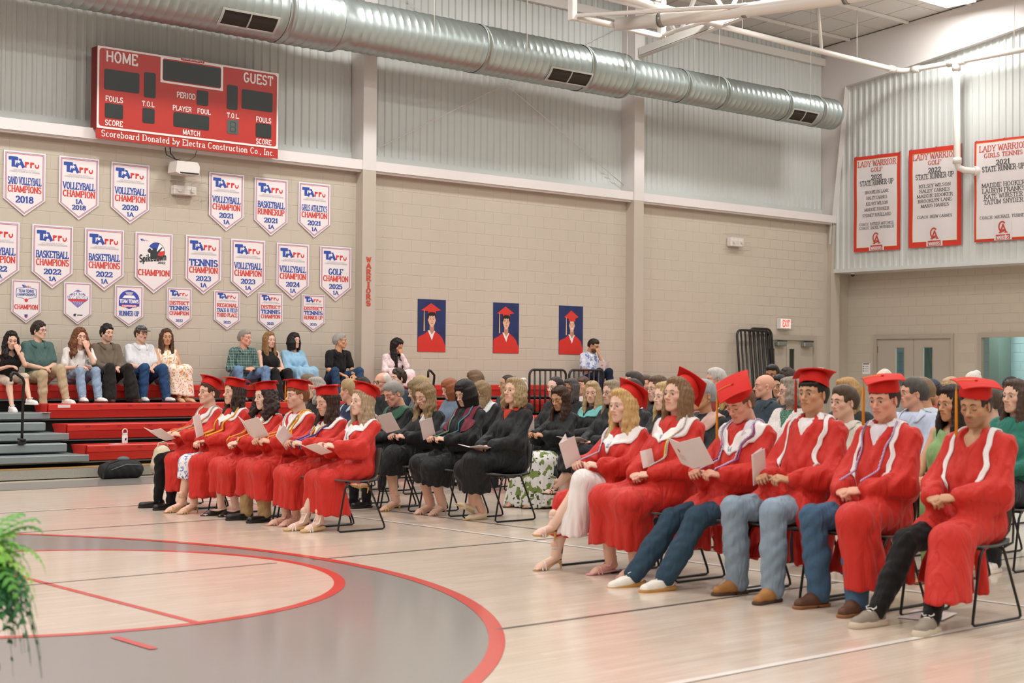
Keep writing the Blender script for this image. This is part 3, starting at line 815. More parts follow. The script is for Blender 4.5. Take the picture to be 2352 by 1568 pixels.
for k in range(4):
    y, z = SEAT_Y[k], SEAT_Z[k]
    x0 = 8.75 if k < 3 else -6.0
    s_ = part('bench_seat', M_bred, bl, lambda b: seat_row(b, x0, XE, y, z, .42 if k < 3 else .285))
    if k < 3:
        def endc(b):
            b.prism([(y + .0, z - .002), (y + .40, z - .002), (y + .30, z - .15), (y + .03, z - .15)], lambda u, v, d: (8.74 - d, u, v), .025)
        part('seat_end_cap', M_bred, bl, endc)
        part('seat_row_left', M_bred, bl, lambda b: seat_row(b, -6, 6.7, y, z, .42))
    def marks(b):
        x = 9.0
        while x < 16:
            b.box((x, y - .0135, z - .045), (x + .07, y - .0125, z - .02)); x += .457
    if k < 3: tag(part('seat_recess_shade', mat('bleacher_red_shade', '#9b1f1a', .5, var=0), bl, marks), kind='stuff')  # flat plates, shade of the seat recesses painted as darker red
    # closed deck and near-black sheet with the gap's shade in its colour
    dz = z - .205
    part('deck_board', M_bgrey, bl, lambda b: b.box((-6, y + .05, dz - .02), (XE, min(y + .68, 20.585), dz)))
    part('deck_shade', M_dark, bl, lambda b: b.box((-6, y + .09, max(0, dz - .26)), (XE, y + .10, dz - .02)))
for k in range(3):
    y, z = SEAT_Y[k], SEAT_Z[k] - .115
    def nose(b):
        b.box((6.75, y - .10, z - .085), (8.735, y + .55, z), .006)
    part('aisle_deck', M_bgrey, bl, nose)
    if k < 2:
        part('aisle_step', M_bgrey, bl, lambda b: b.box((6.85, y + .26, z + .025), (8.60 - .03 * k, y + .5, z + .135), .012))
part('front_plate', M_bplate, bl, lambda b: (b.box((-6, 18.27, 0.012), (XE, 18.29, .13)), b.box((-6, 18.29, .10), (XE, 18.6, .125))))
part('plate_edge', mat('varnished_board', '#b58a55', .5), bl, lambda b: b.box((-6, 18.32, .13), (XE, 18.5, .142)))
st = part('notice_sticker', mat('sticker_white', '#d9d3d0', .5, var=.05, nscale=60), bl, lambda b: b.box((8.88, 19.685, .865), (9.06, 19.689, .905)))
def rail(nm, x, y0, ztop, zbot, label):
    r = empty('handrail', (x, y0, zbot), label=label, cat='handrail', group='black bleacher handrails')
    part('rail_post', M_black, r, lambda b: b.tube([(x, y0, zbot), (x + .01, y0, ztop - .16), (x + .01, y0 - .02, ztop - .05), (x - .03, y0 - .07, ztop + .0), (x - .14, y0 - .12, ztop + .065), (x - .19, y0 - .14, ztop + .075), (x - .215, y0 - .15, ztop + .05), (x - .215, y0 - .15, ztop - .04)], .019, 8))
    part('rail_foot', M_black, r, lambda b: (b.box((x - .05, y0 - .03, zbot - .002), (x + .05, y0 + .03, zbot + .04), .008), b.tube([(x - .06, y0 - .02, zbot + .07), (x + .04, y0 - .02, zbot + .05)], .018, 6)))
    return r
rail('a', 7.98, 18.75, 1.27, .43, 'black tube handrail on the grey aisle steps at the left')
rail('b', 15.12, 19.4, 1.34, .55, 'black tube handrail top behind the seated staff near the first column')
rail('c', 21.85, 19.4, 1.33, .55, 'black tube handrail top behind the audience near the middle column')
for gx0, gx1, lb in ((17.40, 18.26, 'black barred bleacher gate standing left of its twin in front of the portraits'), (18.34, 19.18, 'black barred bleacher gate in front of the man in the pale shirt')):
    r = empty('bleacher_gate', (gx0, 19.62, .5), label=lb, cat='gate', group='barred bleacher gates')
    part('gate_frame', M_black, r, lambda b: b.tube([(gx0, 19.62, .5)] + [(p[0], 19.62, p[1]) for p in arc2(gx0 + .1, 1.34, .1, 180, 90, 5)] + [(p[0], 19.62, p[1]) for p in arc2(gx1 - .1, 1.34, .1, 90, 0, 5)] + [(gx1, 19.62, .5)], .021, 8))
    for i in range(6):
        x = gx0 + (gx1 - gx0) * (i + 1) / 7
        part('gate_bar', M_black, r, lambda b: b.tube([(x, 19.62, .52), (x, 19.62, 1.44)], .017, 6))
for k, (gx0, gx1, dy, dzz, lb) in enumerate(((24.05, 25.10, 0, 0, 'black barred gate panel leaning on the wall, in front of its twin'), (24.52, 25.22, .05, .045, 'black barred gate panel leaning on the wall by the exit door, half behind another'))):
    r = empty('leaning_gate', (gx0, 20.35, .0), label=lb, cat='gate', group='leaning gate panels')
    def lp(x, z): return (x - .14 + .12 * z / 2.3, 20.34 + dy + .32 * z / 2.3, z)
    top = 2.30 + dzz
    part('gate_frame', M_black, r, lambda b: b.tube([lp(gx0, .02)] + [lp(p[0], p[1]) for p in arc2(gx0 + .13, top - .13, .13, 180, 90, 5)] + [lp(p[0], p[1]) for p in arc2(gx1 - .13, top - .13, .13, 90, 0, 5)] + [lp(gx1, .02)], .025, 8))
    nb = 7 if k == 0 else 4
    for i in range(nb):
        x = gx0 + (gx1 - gx0) * (i + 1) / (nb + 1)
        part('gate_bar', M_black, r, lambda b: b.tube([lp(x, .04), lp(x, top - .01)], .021, 6))
# ================================================================== SURFACE ENGINE (signed fields -> one continuous mesh)
def smin(a, b, k):
    if k <= 0: return np.minimum(a, b)
    h = np.maximum(k - np.abs(a - b), 0) / k
    return np.minimum(a, b) - h * h * k * .25
class Field:
    def __init__(s, lo, hi, h):
        s.h = h
        s.lo = np.array(lo, float)
        n = np.ceil((np.array(hi) - s.lo) / h).astype(int) + 1
        s.n = n
        s.ax = [s.lo[i] + h * np.arange(n[i]) for i in range(3)]
        s.F = np.full(n, .12, np.float32)
    def _sl(s, lo, hi):
        a = np.clip(np.floor((np.array(lo) - s.lo) / s.h).astype(int), 0, s.n)
        b = np.clip(np.ceil((np.array(hi) - s.lo) / s.h).astype(int) + 1, 0, s.n)
        if np.any(b <= a): return None
        sl = tuple(slice(a[i], b[i]) for i in range(3))
        X = s.ax[0][sl[0]][:, None, None].astype(np.float32); Y = s.ax[1][sl[1]][None, :, None].astype(np.float32); Z = s.ax[2][sl[2]][None, None, :].astype(np.float32)
        return sl, X, Y, Z
    def _put(s, sl, d, k, sub):
        if sub: s.F[sl] = -smin(-s.F[sl], d, k)
        else: s.F[sl] = smin(s.F[sl], d, k)
    def cap(s, a, b, ra, rb=None, k=.02, sub=False, sc=(1, 1, 1)):
        rb = ra if rb is None else rb
        a = np.array(a, float); b = np.array(b, float); sc_ = np.array(sc, float)
        m = max(ra, rb) / min(sc) + k + 2 * s.h + .03
        q = s._sl(np.minimum(a, b) - m, np.maximum(a, b) + m)
        if q is None: return s
        sl, X, Y, Z = q
        a2, b2 = a * sc_, b * sc_
        ba = b2 - a2; L = max(float(ba @ ba), 1e-12)
        px, py, pz = X * sc[0] - a2[0], Y * sc[1] - a2[1], Z * sc[2] - a2[2]
        t = np.clip((px * ba[0] + py * ba[1] + pz * ba[2]) / L, 0, 1)
        d = np.sqrt((px - t * ba[0]) ** 2 + (py - t * ba[1]) ** 2 + (pz - t * ba[2]) ** 2) - (ra + (rb - ra) * t)
        s._put(sl, d, k, sub); return s
    def chain(s, pts, r, k=.01, sub=False, sc=(1, 1, 1)):
        r = r if hasattr(r, '__len__') else [r] * len(pts)
        for i in range(len(pts) - 1): s.cap(pts[i], pts[i + 1], r[i], r[i + 1], k, sub, sc)
        return s
    def ell(s, c, r, k=.02, sub=False, rot=None):
        c = np.array(c, float); r = np.array(r, float)
        m = (max(r) if rot is not None else r) + k + 2 * s.h + .03
        q = s._sl(c - m, c + m)
        if q is None: return s
        sl, X, Y, Z = q
        px, py, pz = X - c[0], Y - c[1], Z - c[2]
        if rot is not None:
            R = np.array(rot.to_3x3().transposed())
            px, py, pz = R[0, 0] * px + R[0, 1] * py + R[0, 2] * pz, R[1, 0] * px + R[1, 1] * py + R[1, 2] * pz, R[2, 0] * px + R[2, 1] * py + R[2, 2] * pz
        k0 = np.sqrt((px / r[0]) ** 2 + (py / r[1]) ** 2 + (pz / r[2]) ** 2)
        k1 = np.sqrt((px / r[0] ** 2) ** 2 + (py / r[1] ** 2) ** 2 + (pz / r[2] ** 2) ** 2) + 1e-9
        s._put(sl, k0 * (k0 - 1) / k1, k, sub); return s
    def half(s, fn):
        """keep where fn(X,Y,Z) < 0"""
        X = s.ax[0][:, None, None]; Y = s.ax[1][None, :, None]; Z = s.ax[2][None, None, :]
        s.F = np.maximum(s.F, fn(X, Y, Z).astype(np.float32)); return s
    def disp(s, fn):
        X = s.ax[0][:, None, None]; Y = s.ax[1][None, :, None]; Z = s.ax[2][None, None, :]
        s.F = s.F + fn(X, Y, Z).astype(np.float32); return s
    def mesh(s):
        F = s.F.copy(); F[0] = F[-1] = .1; F[:, 0] = F[:, -1] = .1; F[:, :, 0] = F[:, :, -1] = .1
        S = F < 0
        nx, ny, nz = F.shape
        c = S[:-1, :-1, :-1].astype(np.int8).copy()
        cs = [(0, 0, 0), (1, 0, 0), (0, 1, 0), (1, 1, 0), (0, 0, 1), (1, 0, 1), (0, 1, 1), (1, 1, 1)]
        tot = np.zeros((nx - 1, ny - 1, nz - 1), np.int8)
        for (i, j, k) in cs: tot += S[i:nx - 1 + i, j:ny - 1 + j, k:nz - 1 + k]
        I, J, K = np.nonzero((tot > 0) & (tot < 8))
        if len(I) == 0: return np.zeros((0, 3)), np.zeros((0, 4), int)
        P = np.zeros((len(I), 3)); C = np.zeros(len(I))
        base = np.stack([I, J, K], 1)
        for p in range(8):
            for ax in range(3):
                if cs[p][ax]: continue
                q = list(cs[p]); q[ax] = 1
                fa = F[I + cs[p][0], J + cs[p][1], K + cs[p][2]]; fb = F[I + q[0], J + q[1], K + q[2]]
                m = (fa < 0) != (fb < 0)
                t = fa[m] / (fa[m] - fb[m])
                pos = np.tile(np.array(cs[p], float), (m.sum(), 1)); pos[:, ax] += t
                P[m] += pos; C[m] += 1
        P = P / C[:, None] + base
        V = s.lo + P * s.h
        idx = np.full((nx - 1, ny - 1, nz - 1), -1, np.int64); idx[I, J, K] = np.arange(len(I))
        Q = []
        for ax in range(3):
            sl0 = [slice(None)] * 3; sl1 = [slice(None)] * 3
            sl0[ax] = slice(0, -1); sl1[ax] = slice(1, None)
            A = S[tuple(sl0)]; B = S[tuple(sl1)]
            e = np.array(np.nonzero(A != B)).T
            u, v = (ax + 1) % 3, (ax + 2) % 3
            ok = (e[:, u] > 0) & (e[:, v] > 0) & (e[:, u] < F.shape[u] - 1) & (e[:, v] < F.shape[v] - 1)
            e = e[ok]
            inside = S[e[:, 0], e[:, 1], e[:, 2]]
            def g(du, dv):
                w = e.copy(); w[:, u] += du; w[:, v] += dv
                return idx[w[:, 0], w[:, 1], w[:, 2]]
            q = np.stack([g(-1, -1), g(0, -1), g(0, 0), g(-1, 0)], 1)
            q[~inside] = q[~inside][:, ::-1]
            Q.append(q)
        Q = np.concatenate(Q)
        Q = Q[(Q >= 0).all(1)]
        return V, Q
    def samp(s, P):
        g = (np.asarray(P) - s.lo) / s.h
        g = np.clip(g, 0, s.n - 1.001)
        i = g.astype(int); t = g - i
        F = s.F; r = 0
        for a in (0, 1):
            for b in (0, 1):
                for c in (0, 1):
                    w = (t[:, 0] if a else 1 - t[:, 0]) * (t[:, 1] if b else 1 - t[:, 1]) * (t[:, 2] if c else 1 - t[:, 2])
                    r = r + w * F[i[:, 0] + a, i[:, 1] + b, i[:, 2] + c]
        return r
    def front(s, P, off):
        """move points along y onto the front of the cloth"""
        P = np.array(P, float); ys = np.arange(.34, -.12, -.006)
        G = np.stack([s.samp(np.stack([P[:, 0], np.full(len(P), y), P[:, 2]], 1)) for y in ys], 1) - off
        hit = G < 0; k = np.argmax(hit, 1); ok = hit.any(1)
        y = np.where(ok, ys[k], P[:, 1])
        y = np.convolve(np.r_[y[0], y[0], y, y[-1], y[-1]], np.ones(5) / 5, 'valid')
        P[:, 1] = y
        return P
    def project(s, P, off, it=6):
        P = np.array(P, float)
        e = s.h
        for _ in range(it):
            f = s.samp(P) - off
            G = np.stack([s.samp(P + d) - s.samp(P - d) for d in np.eye(3) * e], 1)
            G /= (np.linalg.norm(G, axis=1, keepdims=True) + 1e-9)
            P = P - np.clip(f, -.03, .03)[:, None] * G
        return P

def np_mesh(name, V, Q, cols=None, smooth=True):
    me = bpy.data.meshes.new(name)
    n, m = len(V), len(Q)
    me.vertices.add(n); me.vertices.foreach_set('co', np.asarray(V, np.float32).ravel())
    w = Q.shape[1]
    me.loops.add(m * w); me.loops.foreach_set('vertex_index', Q.astype(np.int32).ravel())
    me.polygons.add(m); me.polygons.foreach_set('loop_start', np.arange(0, m * w, w, dtype=np.int32))
    me.polygons.foreach_set('use_smooth', np.full(m, smooth))
    me.update(calc_edges=True)
    if cols is not None:
        a = me.color_attributes.new('Col', 'FLOAT_COLOR', 'POINT')
        a.data.foreach_set('color', np.concatenate([cols, np.ones((n, 1))], 1).astype(np.float32).ravel())
    return me
class Parts:
    """gathers arrays of several islands into one mesh with a colour layer"""
    def __init__(s): s.V = []; s.Q = []; s.C = []; s.n = 0
    def add(s, V, Q, C):
        V = np.asarray(V, float)
        C = np.asarray(C, float)
        if C.ndim == 1: C = np.tile(C, (len(V), 1))
        s.V.append(V); s.Q.append(np.asarray(Q) + s.n); s.C.append(C); s.n += len(V)
    def mesh(s, name): return np_mesh(name, np.concatenate(s.V), np.concatenate(s.Q), np.concatenate(s.C))

def tubeV(pts, r, n=6):
    P = np.array(pts, float); m = len(P)
    rr = np.array(r if hasattr(r, '__len__') else [r] * m, float)
    T = np.gradient(P, axis=0); T /= np.linalg.norm(T, axis=1, keepdims=True) + 1e-9
    ref = np.array([0, 0, 1.0]) if abs(T[0, 2]) < .9 else np.array([1.0, 0, 0])
    V = []
    u = np.cross(T[0], ref); u /= np.linalg.norm(u)
    for i in range(m):
        u = u - T[i] * (u @ T[i]); u /= np.linalg.norm(u) + 1e-9
        w = np.cross(T[i], u)
        for k in range(n):
            a = 2 * math.pi * k / n
            V.append(P[i] + (u * math.cos(a) + w * math.sin(a)) * rr[i])
    Q = [(i * n + k, i * n + (k + 1) % n, (i + 1) * n + (k + 1) % n, (i + 1) * n + k) for i in range(m - 1) for k in range(n)]
    if n == 4 or n == 6:
        for b in (0, (m - 1) * n):
            Q.append((b, b + 1, b + 2, b + 3))
            if n == 6: Q.append((b, b + 3, b + 4, b + 5))
    return np.array(V), np.array(Q)
def ballV(c, r, nu=12, nv=8):
    V = []; c = np.array(c); r = np.array(r if hasattr(r, '__len__') else (r, r, r))
    for j in range(nv + 1):
        p = math.pi * j / nv
        for i in range(nu):
            t = 2 * math.pi * i / nu
            V.append(c + r * np.array([math.sin(p) * math.cos(t), math.cos(p), math.sin(p) * math.sin(t)]))
    Q = [(j * nu + i, (j + 1) * nu + i, (j + 1) * nu + (i + 1) % nu, j * nu + (i + 1) % nu) for j in range(nv) for i in range(nu)]
    return np.array(V), np.array(Q)

# ------------------------------------------------------------------ skin / hair / cloth materials
def attr_mat(name, rough, sub=0.0, bump=0.0, bscale=400.0, spec=.4, sheen=0.0, stretch=None):
    m = bpy.data.materials.new(name); m.use_nodes = True
    nt = m.node_tree; b = nt.nodes['Principled BSDF']; L = nt.links.new
    a = nt.nodes.new('ShaderNodeAttribute'); a.attribute_name = 'Col'
    n = nt.nodes.new('ShaderNodeTexNoise'); n.inputs['Scale'].default_value = bscale; n.inputs['Detail'].default_value = 2
    tc = nt.nodes.new('ShaderNodeTexCoord'); L(tc.outputs['Object'], n.inputs['Vector'])
    mx = nt.nodes.new('ShaderNodeMix'); mx.data_type = 'RGBA'; mx.blend_type = 'MULTIPLY'; mx.inputs[0].default_value = .12
    L(a.outputs['Color'], mx.inputs[6]); L(n.outputs['Color'], mx.inputs[7])
    L(mx.outputs[2], b.inputs['Base Color'])
    b.inputs['Roughness'].default_value = rough; b.inputs['Specular IOR Level'].default_value = spec
    if sub:
        b.inputs['Subsurface Weight'].default_value = sub; b.inputs['Subsurface Radius'].default_value = (.012, .004, .002); b.inputs['Subsurface Scale'].default_value = .5
    if bump:
        bp = nt.nodes.new('ShaderNodeBump'); bp.inputs['Strength'].default_value = bump; bp.inputs['Distance'].default_value = .004
        L(n.outputs['Fac'], bp.inputs['Height']); L(bp.outputs[0], b.inputs['Normal'])
    return m
M_skin = attr_mat('skin', .5, sub=.12)
def hair_mat(col):
    nm = 'hair_' + col.lstrip('#')
    if nm in MATS: return MATS[nm]
    m = bpy.data.materials.new(nm); m.use_nodes = True
    nt = m.node_tree; b = nt.nodes['Principled BSDF']; L = nt.links.new
    tc = nt.nodes.new('ShaderNodeTexCoord'); mp = nt.nodes.new('ShaderNodeMapping'); mp.inputs['Scale'].default_value = (1, 1, .12)
    L(tc.outputs['Object'], mp.inputs[0])
    n = nt.nodes.new('ShaderNodeTexNoise'); n.inputs['Scale'].default_value = 160; n.inputs['Detail'].default_value = 3
    L(mp.outputs[0], n.inputs['Vector'])
    c = lin(col)
    cr = nt.nodes.new('ShaderNodeMix'); cr.data_type = 'RGBA'
    cr.inputs[6].default_value = tuple(x * .5 for x in c) + (1,); cr.inputs[7].default_value = tuple(min(1, x * 1.5) for x in c) + (1,)
    L(n.outputs['Fac'], cr.inputs[0]); L(cr.outputs[2], b.inputs['Base Color'])
    bp = nt.nodes.new('ShaderNodeBump'); bp.inputs['Strength'].default_value = .5; bp.inputs['Distance'].default_value = .006
    L(n.outputs['Fac'], bp.inputs['Height']); L(bp.outputs[0], b.inputs['Normal'])
    b.inputs['Roughness'].default_value = .48; b.inputs['Specular IOR Level'].default_value = .35
    MATS[nm] = m
    return m
def cloth(col, rough=.75, **kw):
    return mat('cloth_' + col.lstrip('#') + ('_%d' % (rough * 100)), col, rough, var=kw.pop('var', .05), nscale=kw.pop('nscale', 9), bump=kw.pop('bump', .10), bscale=kw.pop('bscale', 420), sheen=kw.pop('sheen', .08), spec=.25, fold=kw.pop('fold', .45), **kw)
def jeans(col):
    return mat('denim_' + col.lstrip('#'), col, .85, var=.22, nscale=11, bump=.2, bscale=500, spec=.2, fold=.5)
def pattern_mat(name, base, spots, scale=30, thr=.62):
    if name in MATS: return MATS[name]
    m = bpy.data.materials.new(name); m.use_nodes = True
    nt = m.node_tree; b = nt.nodes['Principled BSDF']; L = nt.links.new
    tc = nt.nodes.new('ShaderNodeTexCoord')
    prev = lin(base) + (1,); out = None
    for i, (c, s_, t_) in enumerate(spots):
        n = nt.nodes.new('ShaderNodeTexNoise'); n.inputs['Scale'].default_value = s_; n.inputs['Detail'].default_value = 1.5
        mp = nt.nodes.new('ShaderNodeMapping'); mp.inputs['Location'].default_value = (i * 7.3, i * 3.1, i); L(tc.outputs['Object'], mp.inputs[0]); L(mp.outputs[0], n.inputs['Vector'])
        r = nt.nodes.new('ShaderNodeMath'); r.operation = 'GREATER_THAN'; r.inputs[1].default_value = t_; L(n.outputs['Fac'], r.inputs[0])
        mx = nt.nodes.new('ShaderNodeMix'); mx.data_type = 'RGBA'; mx.inputs[7].default_value = lin(c) + (1,)
        if out is None: mx.inputs[6].default_value = prev
        else: L(out, mx.inputs[6])
        L(r.outputs[0], mx.inputs[0]); out = mx.outputs[2]
    L(out, b.inputs['Base Color']); b.inputs['Roughness'].default_value = .8; b.inputs['Specular IOR Level'].default_value = .2
    MATS[name] = m
    return m
def plaid_mat(name, c1, c2, c3, scale=26):
    if name in MATS: return MATS[name]
    m = bpy.data.materials.new(name); m.use_nodes = True
    nt = m.node_tree; b = nt.nodes['Principled BSDF']; L = nt.links.new
    tc = nt.nodes.new('ShaderNodeTexCoord'); sp = nt.nodes.new('ShaderNodeSeparateXYZ'); L(tc.outputs['Object'], sp.inputs[0])
    out = None
    for i, (ax, c, f, th) in enumerate(((0, c2, scale, .45), (2, c2, scale, .45), (0, c3, scale * 1.0, .93), (2, c3, scale * 1.0, .93))):
        ml = nt.nodes.new('ShaderNodeMath'); ml.operation = 'MULTIPLY'; ml.inputs[1].default_value = f; L(sp.outputs[ax], ml.inputs[0])
        fr_ = nt.nodes.new('ShaderNodeMath'); fr_.operation = 'FRACT'; L(ml.outputs[0], fr_.inputs[0])
        gt = nt.nodes.new('ShaderNodeMath'); gt.operation = 'GREATER_THAN'; gt.inputs[1].default_value = th; L(fr_.outputs[0], gt.inputs[0])
        sc_ = nt.nodes.new('ShaderNodeMath'); sc_.operation = 'MULTIPLY'; sc_.inputs[1].default_value = .55 if i < 2 else .8; L(gt.outputs[0], sc_.inputs[0])
        mx = nt.nodes.new('ShaderNodeMix'); mx.data_type = 'RGBA'; mx.inputs[7].default_value = lin(c) + (1,)
        if out is None: mx.inputs[6].default_value = lin(c1) + (1,)
        else: L(out, mx.inputs[6])
        L(sc_.outputs[0], mx.inputs[0]); out = mx.outputs[2]
    L(out, b.inputs['Base Color']); b.inputs['Roughness'].default_value = .85; b.inputs['Specular IOR Level'].default_value = .2
    MATS[name] = m
    return m

# ------------------------------------------------------------------ head template (origin between the eyes' level and the ears, +y = face)
HEADS = {}
def head_template(sex, h):
    key = (sex, h)
    if key in HEADS: return HEADS[key]
    f = Field((-.10, -.135, -.20), (.10, .135, .135), h)
    male = sex == 'm'
    jw = .054 if male else .047
    f.ell((0, -.018, .030), (.074, .094, .088), .0)
    f.ell((0, .030, .034), (.061, .056, .060), .03)
    f.ell((0, .024, -.035), (.058 if male else .056, .060, .076), .03)
    for s in (-1, 1):
        f.cap((s * jw, -.005, -.052), (s * .022, .060, -.100), .018, .014, .03)
        f.ell((s * .041, .056, -.024), (.020, .019, .017), .025)
    f.ell((0, .068, -.104), (.022 if male else .018, .016, .016), .02)
    br = .0095 if male else .0075
    for s in (-1, 1): f.cap((0, .083, .021), (s * .046, .066, .022), br, br * .9, .02)
    for s in (-1, 1): f.ell((s * .0315, .094, -.001), (.019, .0125, .0115), .012, True)
    f.cap((0, .083, .010), (0, .106, -.031), .0066, .0095, .012)
    f.ell((0, .108, -.034), (.0115, .0115, .0095), .008)
    for s in (-1, 1): f.ell((s * .0125, .094, -.037), (.0078, .010, .0075), .007)
    f.ell((0, .074, -.066), (.030, .019, .026), .02)
    lips = []
    for s in (-1, 1):
        a, b = (0, .0935, -.0605), (s * .021, .083, -.0655)
        f.cap(a, b, .0055, .003, .005); lips.append((a, b))
        a, b = (0, .0905, -.0730), (s * .018, .083, -.069)
        f.cap(a, b, .0060 if not male else .0054, .003, .006); lips.append((a, b))
        f.cap((0, .0995, -.0667), (s * .022, .0885, -.067), .0016, .0012, .003, True)
        E_ = Matrix.Rotation(s * math.radians(-22), 4, 'Z') @ Matrix.Rotation(math.radians(-12), 4, 'X')
        f.ell((s * .078, -.012, -.010), (.008, .019, .031), .006, False, E_)
        f.ell((s * .086, -.006, -.008), (.006, .011, .018), .006, True, E_)
    f.cap((0, -.022, -.07), (0, -.036, -.195), .050 if not male else .057, .052 if not male else .062, .03)
    V, Q = f.mesh()
    # region weights
    def dcap(a, b):
        a = np.array(a); b = np.array(b); ba = b - a
        t = np.clip((V - a) @ ba / (ba @ ba), 0, 1)
        return np.linalg.norm(V - a - t[:, None] * ba, axis=1)
    lip = np.clip((.0085 - np.min([dcap(a, b) for a, b in lips], axis=0)) / .003, 0, 1)
    blush = np.max([np.clip(1 - np.linalg.norm((V - (s * .045, .065, -.03)) / (.03, .03, .026), axis=1), 0, 1) for s in (-1, 1)], axis=0)
    nose = np.clip(1 - np.linalg.norm((V - (0, .11, -.034)) / (.02, .02, .018), axis=1), 0, 1)
    beard = np.clip((V[:, 1] - .0) / .03, 0, 1) * np.clip((-.045 - V[:, 2]) / .012, 0, 1) * np.clip((V[:, 2] + .135) / .02, 0, 1) * (1 - lip)
    must = np.clip(1 - np.linalg.norm((V - (0, .092, -.051)) / (.030, .02, .0085), axis=1), 0, 1)
    orb = np.max([np.clip(1 - np.linalg.norm((V - (s * .0315, .084, .0)) / (.024, .02, .017), axis=1), 0, 1) for s in (-1, 1)], axis=0)
    HEADS[key] = (V, Q, lip, np.maximum(blush, nose * .8), beard, must, orb)
    return HEADS[key]

def head_arrays(P, M, sex, h, skin, brow, lipc=None, beard=0.0, beardc=(.05, .03, .02), mustache=0.0, eyes='open', iris=(.06, .035, .02), wid=1.0, glasses=False):
    V, Q, lip, blush, bd, mu, orb = head_template(sex, h)
    skin = np.array(skin)
    lipc = np.array(lipc) if lipc is not None else skin * np.array([.72, .42, .42])
    C = np.tile(skin, (len(V), 1))
    C = C * (1 - .30 * blush[:, None] * np.array([.0, .55, .55]))
    C = C * (1 - .18 * orb[:, None] * np.array([.6, 1, 1]))
    C = C * (1 - lip[:, None]) + lipc * lip[:, None]
    if beard: w = (bd * beard)[:, None]; C = C * (1 - w) + np.array(beardc) * w
    if mustache: w = np.clip(mu * 2.2, 0, 1)[:, None] * mustache; C = C * (1 - w) + np.array(beardc) * w
    S = np.array([wid, 1, 1])
    def X(v): return (np.asarray(v) * S) @ M[:3, :3].T + M[:3, 3]
    P.add(X(V), Q, C)
    for s in (-1, 1):
        c = np.array((s * .0315, .0755, -.001))
        v, q = ballV((0, 0, 0), .0118, 14, 10)
        cc = np.tile(np.array((.72, .69, .66)), (len(v), 1))
        dirv = v / .0118
        if eyes == 'open':
            look = np.array((0, 1, -.05)); look /= np.linalg.norm(look)
            d = dirv @ look
            cc[d > .82] = iris; cc[d > .95] = (.01, .01, .01)
            lidz = .62
        else:
            cc[:] = skin * .93; lidz = -.2
        up = dirv[:, 2] > lidz; cc[up] = skin * .9
        cc[dirv[:, 2] < -.72] = skin * .9
        P.add(X(v + c), q, cc)
        # lash line and brow
        zl = .0058 if eyes == 'open' else -.0035
        L_ = [c + np.array((s * (-.0135 + .027 * t), .0095 + .0022 * math.sin(math.pi * t) - .0035 * t, zl + (.0022 if eyes == 'open' else -.003) * math.sin(math.pi * t) - .0035)) for t in np.linspace(0, 1, 6)]
        v, q = tubeV(L_, [.0008, .0014, .0017, .0018, .0017, .0009], 4)
        P.add(X(v), q, (.03, .02, .015))
        B_ = [np.array((s * (.012 + .036 * t), (.0945 if sex == 'm' else .0925) - .021 * t * t, .0185 + .0075 * math.sin(math.pi * min(1, t * 1.15)) - .002 * t)) for t in np.linspace(0, 1, 7)]
        bw = .0034 if sex == 'm' else .0024
        v, q = tubeV(B_, [bw * .7, bw, bw * 1.05, bw, bw * .85, bw * .65, bw * .3], 6)
        P.add(X(v), q, brow)

